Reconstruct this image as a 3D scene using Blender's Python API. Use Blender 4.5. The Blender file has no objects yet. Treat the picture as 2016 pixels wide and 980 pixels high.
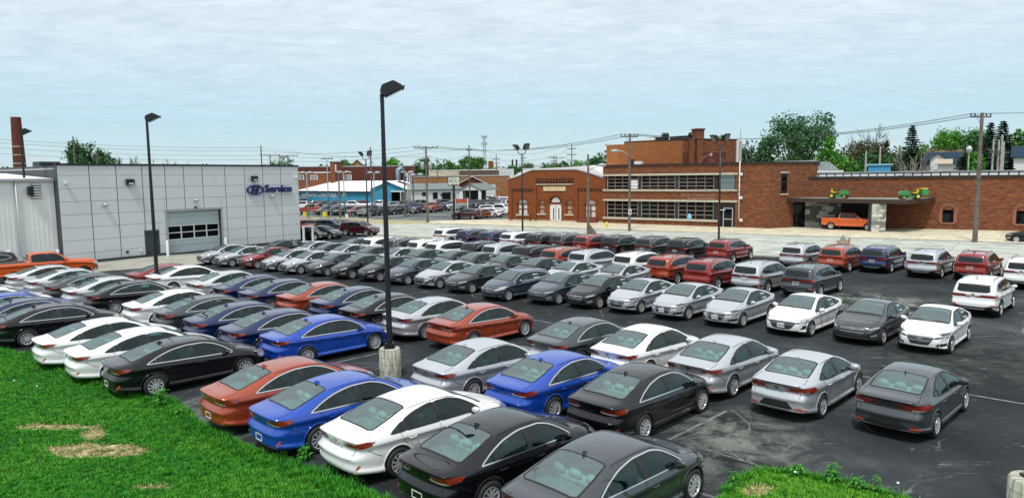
import bpy, bmesh, math, random
from math import sin, cos, pi, radians, sqrt, atan2, degrees
from mathutils import Vector, Matrix
from mathutils.bvhtree import BVHTree
from mathutils.geometry import delaunay_2d_cdt
random.seed(7)
S = bpy.context.scene
COL = S.collection

# ------------------------------------------------------------------ camera
F_PX, PITCH, ROLL, CAM_H = 1366.765, 0.1039559, -0.0118244, 6.5264
cam_d = bpy.data.cameras.new("camera"); cam = bpy.data.objects.new("camera", cam_d); COL.objects.link(cam)
cam_d.sensor_width = 36.0; cam_d.lens = 36.0 * F_PX / 2016.0
cam_d.clip_start = 0.1; cam_d.clip_end = 6000
def cam_axes():
    f = Vector((0, cos(PITCH), -sin(PITCH))); R = Vector((1, 0, 0)); U = R.cross(f)
    return R * cos(ROLL) + U * sin(ROLL), U * cos(ROLL) - R * sin(ROLL), f
_R, _U, _F = cam_axes()
cam.matrix_world = Matrix(((_R.x, _U.x, -_F.x, 0), (_R.y, _U.y, -_F.y, 0), (_R.z, _U.z, -_F.z, CAM_H), (0, 0, 0, 1)))
S.camera = cam

# ------------------------------------------------------------------ sky, sun, exposure
SUN_EL, SUN_AZ = radians(63), radians(198)      # azimuth clockwise from +Y: the sun stands high, behind and left of the camera
w = bpy.data.worlds.new("World"); S.world = w; w.use_nodes = True
nt = w.node_tree; nt.nodes.clear()
def N(nt, typ, **kw):
    n = nt.nodes.new(typ)
    for k, v in kw.items():
        if k.startswith('i_'):
            key = k[2:]; key = int(key) if key.isdigit() else key
            n.inputs[key].default_value = v
        else: setattr(n, k, v)
    return n
def ramp(n, stops):
    cr = n.color_ramp
    while len(cr.elements) < len(stops): cr.elements.new(0.5)
    for e, (p, c) in zip(cr.elements, stops):
        e.position = p; e.color = c if len(c) == 4 else (*c, 1)
L = nt.links.new
sky = N(nt, 'ShaderNodeTexSky', sky_type='NISHITA', sun_disc=False, sun_elevation=SUN_EL, sun_rotation=SUN_AZ, air_density=1.2, dust_density=0.4, ozone_density=3.0)
tc = N(nt, 'ShaderNodeTexCoord'); sep = N(nt, 'ShaderNodeSeparateXYZ'); L(tc.outputs['Generated'], sep.inputs[0])
# thin altocumulus sheet: project the view direction on a plane overhead
zc = N(nt, 'ShaderNodeMath', operation='MAXIMUM', i_1=0.03); L(sep.outputs[2], zc.inputs[0])
zz = N(nt, 'ShaderNodeMath', operation='ADD', i_1=0.10); L(zc.outputs[0], zz.inputs[0])
dx = N(nt, 'ShaderNodeMath', operation='DIVIDE'); L(sep.outputs[0], dx.inputs[0]); L(zz.outputs[0], dx.inputs[1])
dy = N(nt, 'ShaderNodeMath', operation='DIVIDE'); L(sep.outputs[1], dy.inputs[0]); L(zz.outputs[0], dy.inputs[1])
cb = N(nt, 'ShaderNodeCombineXYZ'); L(dx.outputs[0], cb.inputs[0]); L(dy.outputs[0], cb.inputs[1])
n1 = N(nt, 'ShaderNodeTexNoise', i_Scale=2.6, i_Detail=9.0, i_Roughness=0.62, i_Distortion=0.4); L(cb.outputs[0], n1.inputs['Vector'])
n2 = N(nt, 'ShaderNodeTexNoise', i_Scale=8.0, i_Detail=6.0, i_Roughness=0.6, i_Distortion=0.8)
mp = N(nt, 'ShaderNodeMapping'); mp.inputs['Scale'].default_value = (0.75, 1.2, 1); mp.inputs['Rotation'].default_value = (0, 0, 0.15)
L(cb.outputs[0], mp.inputs[0]); L(mp.outputs[0], n2.inputs['Vector'])
mx = N(nt, 'ShaderNodeMix', data_type='FLOAT', i_0=0.55); L(n1.outputs[0], mx.inputs[2]); L(n2.outputs[0], mx.inputs[3])
cr = N(nt, 'ShaderNodeValToRGB'); ramp(cr, [(0.36, (0.82, 0.82, 0.82)), (0.60, (1, 1, 1))]); L(mx.outputs[0], cr.inputs[0])
el = N(nt, 'ShaderNodeMapRange'); el.inputs[1].default_value = 0.0; el.inputs[2].default_value = 0.20; el.inputs[3].default_value = 0.80; el.inputs[4].default_value = 0.97
el.interpolation_type = 'SMOOTHSTEP'
L(sep.outputs[2], el.inputs[0])
fm = N(nt, 'ShaderNodeMath', operation='MULTIPLY'); L(cr.outputs[0], fm.inputs[0]); L(el.outputs[0], fm.inputs[1])
sk = N(nt, 'ShaderNodeMix', data_type='RGBA'); L(fm.outputs[0], sk.inputs[0]); L(sky.outputs[0], sk.inputs[6])
lowc = N(nt, 'ShaderNodeValToRGB'); ramp(lowc, [(0.0, (4.5, 6.1, 7.0)), (0.07, (4.1, 5.9, 6.95)), (0.15, (5.4, 6.5, 7.25)), (0.34, (6.9, 7.35, 7.75)), (1.0, (7.7, 7.9, 8.1))]); L(sep.outputs[2], lowc.inputs[0])
br0 = N(nt, 'ShaderNodeMapRange'); br0.inputs[1].default_value = .36; br0.inputs[2].default_value = .64; br0.inputs[3].default_value = .97; br0.inputs[4].default_value = 1.09; L(mx.outputs[0], br0.inputs[0])
sc0 = N(nt, 'ShaderNodeVectorMath', operation='SCALE'); L(lowc.outputs[0], sc0.inputs[0]); L(br0.outputs[0], sc0.inputs['Scale']); L(sc0.outputs[0], sk.inputs[7])
bg = N(nt, 'ShaderNodeBackground', i_Strength=0.10); L(sk.outputs[2], bg.inputs[0])
ow = N(nt, 'ShaderNodeOutputWorld'); L(bg.outputs[0], ow.inputs[0])
sd = bpy.data.lights.new("sun", 'SUN'); sd.energy = 2.2; sd.angle = radians(7); sd.color = (1, 0.975, 0.94)
sun = bpy.data.objects.new("sun", sd); COL.objects.link(sun)
sdir = Vector((sin(SUN_AZ) * cos(SUN_EL), cos(SUN_AZ) * cos(SUN_EL), sin(SUN_EL)))
sun.rotation_euler = sdir.to_track_quat('Z', 'Y').to_euler()
S.view_settings.view_transform = 'Standard'; S.view_settings.look = 'None'; S.view_settings.exposure = 0.32; S.view_settings.gamma = 1.0
S.view_settings.use_curve_mapping = False
S.cycles.max_bounces = 6; S.cycles.transparent_max_bounces = 10; S.cycles.diffuse_bounces = 3; S.cycles.glossy_bounces = 3
S.cycles.caustics_reflective = False; S.cycles.caustics_refractive = False

# ------------------------------------------------------------------ helpers
def mat(name, color=(0.5, 0.5, 0.5), rough=0.6, metal=0.0, spec=0.5, coat=0.0, var=0.0, scale=8.0, bump=0.0, color2=None, detail=5.0, coatr=0.03):
    m = bpy.data.materials.new(name); m.use_nodes = True; t = m.node_tree; b = t.nodes['Principled BSDF']
    b.inputs['Base Color'].default_value = (*color, 1); b.inputs['Roughness'].default_value = rough; b.inputs['Metallic'].default_value = metal
    b.inputs['Specular IOR Level'].default_value = spec; b.inputs['Coat Weight'].default_value = coat; b.inputs['Coat Roughness'].default_value = coatr
    if var or bump or color2:
        tcn = N(t, 'ShaderNodeTexCoord'); nz = N(t, 'ShaderNodeTexNoise', i_Scale=scale, i_Detail=detail, i_Roughness=0.6)
        t.links.new(tcn.outputs['Object'], nz.inputs['Vector'])
        r = N(t, 'ShaderNodeValToRGB')
        c2 = color2 or tuple(c * (1 + var) for c in color); c1 = color if color2 else tuple(c * (1 - var) for c in color)
        ramp(r, [(0.35, c1), (0.68, c2)]); t.links.new(nz.outputs[0], r.inputs[0]); t.links.new(r.outputs[0], b.inputs['Base Color'])
        if bump:
            bp = N(t, 'ShaderNodeBump', i_Strength=bump, i_Distance=0.02); t.links.new(nz.outputs[0], bp.inputs['Height']); t.links.new(bp.outputs[0], b.inputs['Normal'])
    return m
def newobj(name, me, parent=None, mats=None, loc=None):
    o = bpy.data.objects.new(name, me)
    if mats:
        for m in (mats if isinstance(mats, (list, tuple)) else [mats]): me.materials.append(m)
    COL.objects.link(o)
    if parent: o.parent = parent
    if loc is not None: o.location = loc
    return o
def mesh(name, verts, faces, smooth=False):
    me = bpy.data.meshes.new(name); me.from_pydata([tuple(v) for v in verts], [], faces); me.update()
    if smooth:
        me.polygons.foreach_set('use_smooth', [True] * len(me.polygons))
    return me
def tag(o, label=None, cat=None, group=None, kind=None):
    if label: o['label'] = label
    if cat: o['category'] = cat
    if group: o['group'] = group
    if kind: o['kind'] = kind
    return o
def empty(name, loc=(0, 0, 0), rz=0, parent=None):
    o = bpy.data.objects.new(name, None); COL.objects.link(o); o.location = loc; o.rotation_euler = (0, 0, rz); o.empty_display_size = 0.3
    if parent: o.parent = parent
    return o
class MB:
    """collects boxes, tubes and prisms into one mesh"""
    def __init__(s): s.v = []; s.f = []
    def add(s, vs, fs):
        n = len(s.v); s.v += [Vector(v) for v in vs]; s.f += [tuple(i + n for i in f) for f in fs]; return s
    def box(s, x0, x1, y0, y1, z0, z1, M=None):
        vs = [Vector((x, y, z)) for z in (z0, z1) for y in (y0, y1) for x in (x0, x1)]
        if M: vs = [M @ v for v in vs]
        return s.add(vs, [(0, 2, 3, 1), (4, 5, 7, 6), (0, 1, 5, 4), (2, 6, 7, 3), (0, 4, 6, 2), (1, 3, 7, 5)])
    def tube(s, pts, r, n=8, caps=True, r2=None):
        pts = [Vector(p) for p in pts]; m = len(pts); rings = []; up = Vector((0, 0, 1)); b = None
        for i, p in enumerate(pts):
            d = (pts[min(i + 1, m - 1)] - pts[max(i - 1, 0)]).normalized()
            a = d.cross(up if abs(d.z) < 0.95 else Vector((0, 1, 0))).normalized() if b is None else (b - d * b.dot(d)).normalized()
            b = a; c = d.cross(a); rr = r if r2 is None else r + (r2 - r) * i / (m - 1)
            rings.append([p + (a * cos(2 * pi * k / n) + c * sin(2 * pi * k / n)) * rr for k in range(n)])
        fs = [(i * n + k, i * n + (k + 1) % n, (i + 1) * n + (k + 1) % n, (i + 1) * n + k) for i in range(m - 1) for k in range(n)]
        if caps: fs += [tuple(range(n))[::-1], tuple((m - 1) * n + k for k in range(n))]
        return s.add([v for rg in rings for v in rg], fs)
    def prism(s, poly, h0, h1, M=None):
        """poly in xy, extruded along z"""
        n = len(poly); vs = [Vector((x, y, h)) for h in (h0, h1) for x, y in poly]
        if M: vs = [M @ v for v in vs]
        return s.add(vs, [tuple(range(n))[::-1], tuple(range(n, 2 * n))] + [(i, (i + 1) % n, n + (i + 1) % n, n + i) for i in range(n)])
    def lathe(s, prof, n=24, M=None):
        """prof (r,z) about z"""
        vs = [Vector((r * cos(2 * pi * k / n), r * sin(2 * pi * k / n), z)) for r, z in prof for k in range(n)]
        if M: vs = [M @ v for v in vs]
        m = len(prof)
        return s.add(vs, [(i * n + k, i * n + (k + 1) % n, (i + 1) * n + (k + 1) % n, (i + 1) * n + k) for i in range(m - 1) for k in range(n)])
    def build(s, name, mats, parent=None, smooth=False, loc=None, bevel=0):
        me = mesh(name, s.v, s.f)
        if bevel:
            bm = bmesh.new(); bm.from_mesh(me); bmesh.ops.bevel(bm, geom=bm.edges[:] , offset=bevel, segments=2, affect='EDGES', clamp_overlap=True); bm.to_mesh(me); bm.free()
        if smooth:
            me.polygons.foreach_set('use_smooth', [True] * len(me.polygons))
            if smooth is not True: me.set_sharp_from_angle(angle=radians(smooth))
        return newobj(name, me, parent, mats, loc)
def copy_tree(o, parent=None):
    c = o.copy(); COL.objects.link(c)
    if parent: c.parent = parent
    for ch in KIDS.get(o.name, ()): copy_tree(ch, c)
    return c
KIDS = {}
def index_tree(o):
    KIDS[o.name] = list(o.children)
    for ch in o.children: index_tree(ch)
def text_mesh(txt, size=1.0, extrude=0.0, bold=0.0, align='LEFT', spacing=1.0):
    c = bpy.data.curves.new("lettering", 'FONT'); c.body = txt; c.size = size; c.extrude = extrude; c.offset = bold; c.align_x = align; c.space_character = spacing; c.resolution_u = 4
    o = bpy.data.objects.new("lettering", c); COL.objects.link(o)
    dg = bpy.context.evaluated_depsgraph_get(); me = bpy.data.meshes.new_from_object(o.evaluated_get(dg))
    bpy.data.objects.remove(o); bpy.data.curves.remove(c)
    return me
# ------------------------------------------------------------------ car materials
def glassmat(name, tint, refl=(.84, 1, .99), opaque=None, ior=3.1):
    m = bpy.data.materials.new(name); m.use_nodes = True; t = m.node_tree; t.nodes.clear()
    o = N(t, 'ShaderNodeOutputMaterial'); g = N(t, 'ShaderNodeBsdfGlossy', i_Roughness=0.02); g.inputs[0].default_value = (*refl, 1)
    fr = N(t, 'ShaderNodeFresnel', i_IOR=ior); mx = N(t, 'ShaderNodeMixShader')
    tr = N(t, 'ShaderNodeBsdfTransparent'); tr.inputs[0].default_value = (*tint, 1)
    if opaque:
        df = N(t, 'ShaderNodeBsdfDiffuse'); df.inputs[0].default_value = (*opaque, 1); base = df
    else: base = tr
    t.links.new(fr.outputs[0], mx.inputs[0]); t.links.new(base.outputs[0], mx.inputs[1]); t.links.new(g.outputs[0], mx.inputs[2]); t.links.new(mx.outputs[0], o.inputs[0])
    return m
M_GLASS = glassmat("tinted_car_glass", (0.44, 0.84, 0.80))
M_SGLASS = glassmat("side_car_glass", (0.30, 0.56, 0.56), ior=1.55)
M_DGLASS = glassmat("privacy_glass", (0.1, 0.1, 0.1), opaque=(0.008, 0.010, 0.012), ior=1.5)
M_TRIM = mat("black_trim", (0.015, 0.015, 0.016), 0.45)
M_SEAM = mat("panel_gap", (0.006, 0.006, 0.007), 0.8)
M_CHROME = mat("chrome", (0.70, 0.71, 0.72), 0.12, 1.0)
M_BADGE = mat("badge_chrome", (0.30, 0.31, 0.32), 0.10, 1.0)
M_SHELF = mat("shelf_cloth", (0.20, 0.21, 0.20), 0.9)
M_TYRE = mat("tyre_rubber", (0.018, 0.018, 0.019), 0.75)
M_ALLOY = mat("alloy", (0.72, 0.73, 0.75), 0.25, 0.45, 0.5, 0.5)
M_DARKM = mat("brake_dark", (0.02, 0.02, 0.022), 0.5, 0.4)
M_SEAT = mat("pale_seat_cloth", (0.62, 0.63, 0.60), 0.9)
M_CABIN = mat("cabin_plastic", (0.22, 0.25, 0.25), 0.8)
M_DASH = mat("dash_plastic", (0.20, 0.24, 0.24), 0.7)
M_RED = mat("tail_lens_red", (0.22, 0.018, 0.006), 0.12, 0, 0.6, 1.0)
M_REDD = mat("tail_lens_dark", (0.10, 0.006, 0.006), 0.12, 0, 0.6, 1.0)
M_ORL = mat("reflector_orange", (0.55, 0.08, 0.015), 0.2, 0, 0.6, 0.5)
M_LENS = mat("clear_lamp_lens", (0.55, 0.57, 0.58), 0.12, 0.6, 0.6, 1.0)
M_LAMPD = mat("lamp_dark", (0.05, 0.055, 0.06), 0.2, 0.2, 0.6, 1.0)
M_PAPER = mat("sticker_paper", (0.62, 0.72, 0.70), 0.7)
M_INK = mat("print_ink", (0.03, 0.05, 0.06), 0.7)
M_WHITEPL = mat("white_plate", (0.75, 0.75, 0.73), 0.5)
M_UNDER = mat("underbody", (0.01, 0.01, 0.01), 0.9)
def paint(name, c, metal=0.0, rough=0.35):
    m = mat(name, c, rough, metal, 0.12, 1.0, coatr=.015); m.node_tree.nodes['Principled BSDF'].inputs['Coat IOR'].default_value = 1.5 if max(c) < .02 or max(c) > .7 else 1.65
    return m
PAINT = dict(
    white=paint("paint_white", (0.84, 0.85, 0.84)), silver=paint("paint_silver", (0.56, 0.585, 0.61), 0.55, 0.30),
    silverwarm=paint("paint_ice_silver", (0.64, 0.66, 0.66), 0.45, 0.34),
    grey=paint("paint_grey", (0.055, 0.065, 0.072), 0.5, 0.32), bluegrey=paint("paint_blue_grey", (0.06, 0.082, 0.115), 0.5, 0.32),
    black=paint("paint_black", (0.0035, 0.004, 0.006), 0.0, 0.3), darkteal=paint("paint_dark_teal", (0.018, 0.027, 0.031), 0.4, 0.3),
    navy=paint("paint_navy", (0.005, 0.018, 0.085), 0.2, 0.3), blue=paint("paint_blue", (0.005, 0.065, 0.42), 0.2, 0.3),
    orange=paint("paint_burnt_orange", (0.36, 0.055, 0.018), 0.25, 0.32), red=paint("paint_red", (0.26, 0.018, 0.014), 0.2, 0.3),
    truck=paint("paint_bright_orange", (0.62, 0.10, 0.008), 0.0, 0.35), maroon=paint("paint_maroon", (0.07, 0.008, 0.012), 0.3, 0.3),
    amber=paint("paint_amber", (0.45, 0.11, 0.02), 0.2, 0.3))

# ------------------------------------------------------------------ loft tools
def pchip(pts):
    xs = [p[0] for p in pts]; ys = [p[1] for p in pts]; n = len(xs)
    if n == 1: return lambda x: ys[0]
    h = [xs[i + 1] - xs[i] for i in range(n - 1)]; d = [(ys[i + 1] - ys[i]) / h[i] for i in range(n - 1)]
    m = [d[0]] + [0 if d[i - 1] * d[i] <= 0 else (h[i - 1] + h[i]) * 3 / ((2 * h[i] + h[i - 1]) / d[i - 1] + (h[i] + 2 * h[i - 1]) / d[i]) for i in range(1, n - 1)] + [d[-1]]
    def f(x):
        if x <= xs[0]: return ys[0]
        if x >= xs[-1]: return ys[-1]
        i = 0
        while x > xs[i + 1]: i += 1
        t = (x - xs[i]) / h[i]; t2 = t * t; t3 = t2 * t
        return (2 * t3 - 3 * t2 + 1) * ys[i] + (t3 - 2 * t2 + t) * h[i] * m[i] + (-2 * t3 + 3 * t2) * ys[i + 1] + (t3 - t2) * h[i] * m[i + 1]
    return f
def crom(P, seg, closed=False):
    out = []; n = len(P); rng = range(n if closed else n - 1)
    for i in rng:
        g = lambda k: P[k % n] if closed else P[max(0, min(n - 1, k))]
        p0, p1, p2, p3 = g(i - 1), g(i), g(i + 1), g(i + 2)
        s = seg[i] if isinstance(seg, (list, tuple)) else seg
        for k in range(s):
            t = k / s
            out.append(tuple(0.5 * (2 * b + (c - a) * t + (2 * a - 5 * b + 4 * c - d) * t * t + (3 * b - a - 3 * c + d) * t ** 3) for a, b, c, d in zip(p0, p1, p2, p3)))
    if not closed: out.append(tuple(P[-1]))
    return out
def sstep(t): t = max(0.0, min(1.0, t)); return t * t * (3 - 2 * t)
def inpoly(p, poly):
    x, y = p; c = False; j = len(poly) - 1
    for i in range(len(poly)):
        xi, yi = poly[i]; xj, yj = poly[j]
        if (yi > y) != (yj > y) and x < (xj - xi) * (y - yi) / (yj - yi) + xi: c = not c
        j = i
    return c
def nearest_on(poly, p):
    best = None; bd = 1e9; px, py = p; n = len(poly)
    for i in range(n):
        ax, ay = poly[i]; bx, by = poly[(i + 1) % n]; dx, dy = bx - ax, by - ay; l = dx * dx + dy * dy
        t = 0 if l == 0 else max(0, min(1, ((px - ax) * dx + (py - ay) * dy) / l)); qx, qy = ax + t * dx, ay + t * dy
        d = (qx - px) ** 2 + (qy - py) ** 2
        if d < bd: bd = d; best = (qx, qy)
    return best
def resample(poly, res, closed=True):
    out = []; n = len(poly)
    for i in range(n if closed else n - 1):
        a = poly[i]; b = poly[(i + 1) % n]; l = math.hypot(b[0] - a[0], b[1] - a[1]); k = max(1, int(math.ceil(l / res)))
        out += [(a[0] + (b[0] - a[0]) * j / k, a[1] + (b[1] - a[1]) * j / k) for j in range(k)]
    if not closed: out.append(poly[-1])
    return out
def loft(sp):
    L, W = sp['L'], sp['W']; top = pchip(sp['top']); belt = pchip(sp['belt']); plan = pchip(sp['plan']); sill = pchip(sp['sill'])
    Rr, Rf = pchip(sp['rear']), pchip(sp['front']); roofw = sp.get('roofw', 0.66); hmax = sp.get('hmax', 0.5)
    x0, x1 = -L / 2, L / 2; ns = sp.get('ns', 118)
    seg = [1, 2, 2, 3, 3, 3, 2, 3, 6, 6, 4, 3, 4]
    cr_, cf_ = sp.get('curve_r', 0.14), sp.get('curve_f', 0.30)
    def warp(x, y, z):
        a = sstep((x0 + 0.8 - x) / 0.8); b = sstep((x - (x1 - 0.9)) / 0.9); q = abs(y) / W
        return x + a * (Rr(z) + cr_ * q ** 2.6) - b * (Rf(z) + cf_ * q ** 2.4)
    rings = []
    for i in range(ns + 1):
        u = i / ns; u = u + 0.028 * sin(2 * pi * u) * -1.0       # denser at the ends
        x = x0 + (x1 - x0) * u
        zs, zb, zt = sill(x), belt(x), top(x); w = W * plan(x); h = zt - zb; k = max(0, min(1, h / hmax)); kk = k ** 0.75
        wb = w * sp.get('beltw', 0.95); wr = w * (0.90 + (roofw - 0.90) * kk); zr = zt - (0.03 + 0.045 * k)
        zr = max(zr, zb + 0.004)
        hb = zb - zs
        P = [(w * .92, zs), (w * .985, zs + .03), (w * .985, zs + .14 * hb), (w * .955, zs + .20 * hb), (w * .968, zs + .42 * hb), (w * .962, zs + .68 * hb), (w * .985, zb - .155), (w * 1.0, zb - .115), (wb, zb),
             (wb + (wr - wb) * .46 + .022 * k, zb + (zr - zb) * .52), (wr, zr), (wr * .80, zt - .38 * (zt - zr)), (wr * .42, zt - .09 * (zt - zr)), (0, zt)]
        h_ = crom(P, seg)
        half = [Vector((warp(x, y, z), y, z)) for y, z in h_]
        rings.append(half + [Vector((v.x, -v.y, v.z)) for v in half[-2::-1]])
    nb = sum(seg[:8]); m = len(rings[0])
    V = [v for r in rings for v in r]; F = []
    for i in range(ns):
        for j in range(m - 1):
            a = i * m + j; F.append((a, a + 1, a + m + 1, a + m))
    # end caps
    for end, ri in ((0, 0), (1, ns)):
        R = rings[ri]; cols = list(range(nb, m - nb)); yb = R[nb].y; zb = R[nb].z; grid = []
        for i in range(nb + 1):
            row = []
            for j in cols:
                if i == nb: row.append(ri * m + j); continue
                if j == cols[0]: row.append(ri * m + i); continue
                if j == cols[-1]: row.append(ri * m + m - 1 - i); continue
                y = R[j].y / yb * R[i].y; z = R[i].z + (R[j].z - zb) * (i / nb) ** 2
                x = warp(x0 if end == 0 else x1, y, z); V.append(Vector((x, y, z))); row.append(len(V) - 1)
            grid.append(row)
        for i in range(nb):
            for j in range(len(cols) - 1):
                q = (grid[i][j], grid[i][j + 1], grid[i + 1][j + 1], grid[i + 1][j])
                F.append(q if end == 0 else q[::-1])
    sills = [(r[0].copy(), r[-1].copy()) for r in rings]
    return V, F, sills
AX = {'S': (0, 2, 1), 'R': (1, 2, 0), 'F': (1, 2, 0), 'T': (0, 1, 2)}
class Shell:
    def __init__(s, sp):
        s.sp = sp; V, F, s.sills = loft(sp)
        me = mesh("shell", V, F); bm = bmesh.new(); bm.from_mesh(me); bmesh.ops.recalc_face_normals(bm, faces=bm.faces)
        bm.normal_update()
        # make sure normals point outwards
        f = max(bm.faces, key=lambda f: f.calc_center_median().z)
        if f.normal.z < 0:
            for g in bm.faces: g.normal_flip()
            bm.normal_update()
        bm.verts.ensure_lookup_table()
        s.V = [v.co.copy() for v in bm.verts]; s.NV = [v.normal.copy() for v in bm.verts]
        s.F = [tuple(v.index for v in f.verts) for f in bm.faces]; s.FN = [f.normal.copy() for f in bm.faces]; s.C = [f.calc_center_median() for f in bm.faces]
        bm.free(); bpy.data.meshes.remove(me)
        s.bvh = BVHTree.FromPolygons(s.V, s.F); s.reg = ['body'] * len(s.F)
    def ray(s, axis, p, side=1):
        if axis == 'S': o, d = Vector((p[0], 3 * side, p[1])), Vector((0, -side, 0))
        elif axis == 'R': o, d = Vector((-5, p[0], p[1])), Vector((1, 0, 0))
        elif axis == 'F': o, d = Vector((5, p[0], p[1])), Vector((-1, 0, 0))
        else: o, d = Vector((p[0], p[1], 4)), Vector((0, 0, -1))
        h, n, i, _ = s.bvh.ray_cast(o, d)
        if h is None:
            q = o + d * (3 - s.sp['W'] * 0.95 if axis == 'S' else (5 - s.sp['L'] / 2 if axis in 'RF' else 3.0))
            h, n, i, _ = s.bvh.find_nearest(q)
        f = s.F[i]; ws = [1 / ((s.V[v] - h).length + 1e-5) for v in f]; nn = Vector()
        for v, w_ in zip(f, ws): nn += s.NV[v] * w_
        return h, nn.normalized()
    def onface(s, k, axis, side=1):
        n = s.FN[k]; c = s.C[k]
        if axis == 'S': return c.y * side > 0 and n.y * side > 0.25
        if axis == 'R': return n.x < -0.25 and c.x < 0
        if axis == 'F': return n.x > 0.25 and c.x > 0
        return n.z > 0.12
    def assign(s, name, poly, axis, side=1, only='body'):
        a, b, _ = AX[axis]; bb = (min(p[0] for p in poly), max(p[0] for p in poly), min(p[1] for p in poly), max(p[1] for p in poly))
        for k, c in enumerate(s.C):
            if s.reg[k] != only: continue
            u, v = c[a], c[b]
            if bb[0] <= u <= bb[1] and bb[2] <= v <= bb[3] and s.onface(k, axis, side) and inpoly((u, v), poly): s.reg[k] = name
    def cut(s, poly, axis, side=1):
        """open a hole with its edge on poly"""
        a, b, c_ = AX[axis]; poly = [tuple(p) for p in poly]
        bb = (min(p[0] for p in poly), max(p[0] for p in poly), min(p[1] for p in poly), max(p[1] for p in poly))
        hit = set()
        for k, c in enumerate(s.C):
            u, v = c[a], c[b]
            if s.reg[k] != 'hole' and bb[0] <= u <= bb[1] and bb[2] <= v <= bb[3] and s.onface(k, axis, side) and inpoly((u, v), poly): hit.add(k)
        vin = {v for k in hit for v in s.F[k]}
        for k in hit: s.reg[k] = 'hole'
        vout = {v for k, f in enumerate(s.F) if s.reg[k] != 'hole' for v in f}
        for v in vin & vout:
            co = s.V[v]; q = nearest_on(poly, (co[a], co[b])); h, n = s.ray(axis, q, side)
            if (h - co).length < 0.12: s.V[v] = h
    def emit(s, parent, mats):
        """one mesh per region, with the whole shell's normals so that splits do not show"""
        out = {}
        for name in sorted(set(s.reg)):
            if name == 'hole': continue
            ks = [k for k, r in enumerate(s.reg) if r == name]; idx = {}; vs = []; fs = []
            for k in ks:
                f = []
                for v in s.F[k]:
                    if v not in idx: idx[v] = len(vs); vs.append(s.V[v])
                    f.append(idx[v])
                fs.append(f)
            base = name.split('#')[0]
            me = mesh(base, vs, fs, True)
            inv = [None] * len(vs)
            for v, i in idx.items(): inv[i] = tuple(s.NV[v])
            me.normals_split_custom_set_from_vertices(inv)
            out[name] = newobj(base, me, parent, mats)
        return out
    def patch(s, name, poly, axis, side, off, m, parent, thick=0.0, res=0.07, dens=None, lay=None):
        poly = resample(poly, res); n = len(poly); pts = [Vector(p) for p in poly]
        x0, x1 = min(p[0] for p in poly), max(p[0] for p in poly); y0, y1 = min(p[1] for p in poly), max(p[1] for p in poly)
        g = dens or res; nx, ny = int((x1 - x0) / g), int((y1 - y0) / g)
        for i in range(1, nx + 1):
            for j in range(1, ny + 1):
                p = (x0 + (x1 - x0) * i / (nx + 1), y0 + (y1 - y0) * j / (ny + 1))
                if inpoly(p, poly):
                    q = nearest_on(poly, p)
                    if math.hypot(q[0] - p[0], q[1] - p[1]) > g * 0.35: pts.append(Vector(p))
        vo, eo, fo, *_ = delaunay_2d_cdt(pts, [(i, (i + 1) % n) for i in range(n)], [], 1, 1e-5)
        V = []; NN = []
        for p in vo:
            h, nn = s.ray(axis, p, side); V.append(h + nn * off); NN.append(nn)
        F = [tuple(f) for f in fo]
        def nrm(f): return (V[f[1]] - V[f[0]]).cross(V[f[2]] - V[f[0]])
        F = [f if nrm(f).dot(NN[f[0]]) > 0 else f[::-1] for f in F]
        if thick:
            ed = {}
            for f in F:
                for i in range(len(f)): e = (f[i], f[(i + 1) % len(f)]); ed[e] = 1
            for (a, b) in list(ed):
                if (b, a) not in ed:
                    k = len(V); V += [V[a] - NN[a] * thick, V[b] - NN[b] * thick, V[a].copy(), V[b].copy()]; NN += [NN[a], NN[b], NN[a], NN[b]]
                    F.append((k + 3, k + 2, k, k + 1))
        me = mesh(name, V, F, True)
        if not thick: me.normals_split_custom_set_from_vertices([tuple(q) for q in NN])
        return newobj(name, me, parent, m)
    def strip(s, mb, path, width, axis, side, off, closed=False, res=0.06, thick=0.0):
        """a band that follows path; wdith may be (left,right)"""
        path = resample(path, res, closed); n = len(path); wl, wr = width if isinstance(width, tuple) else (width / 2, width / 2)
        A = []
        for i, p in enumerate(path):
            q0 = path[i - 1] if (closed or i) else p; q1 = path[(i + 1) % n] if (closed or i < n - 1) else p
            t = Vector((q1[0] - q0[0], q1[1] - q0[1])); t = t.normalized() if t.length else Vector((1, 0)); nn = Vector((-t.y, t.x))
            row = []
            for w_ in (wl, -wr):
                h, no = s.ray(axis, (p[0] + nn.x * w_, p[1] + nn.y * w_), side); row.append((h + no * off, h - no * thick, no))
            A.append(row)
        V = []; F = []
        for a, b in A: V += [a[1] if thick else a[0], a[0], b[0], b[1] if thick else b[0]]
        rng = range(n if closed else n - 1); nrm0 = A[0][0][2]
        flip = None
        for i in rng:
            j = (i + 1) % n
            for k in ((0, 1, 2) if thick else (1,)):
                f = (i * 4 + k, i * 4 + k + 1, j * 4 + k + 1, j * 4 + k)
                if flip is None and k == 1: flip = (V[f[1]] - V[f[0]]).cross(V[f[3]] - V[f[0]]).dot(nrm0) < 0
                F.append(f)
        if flip: F = [f[::-1] for f in F]
        mb.add(V, F); return mb

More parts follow.
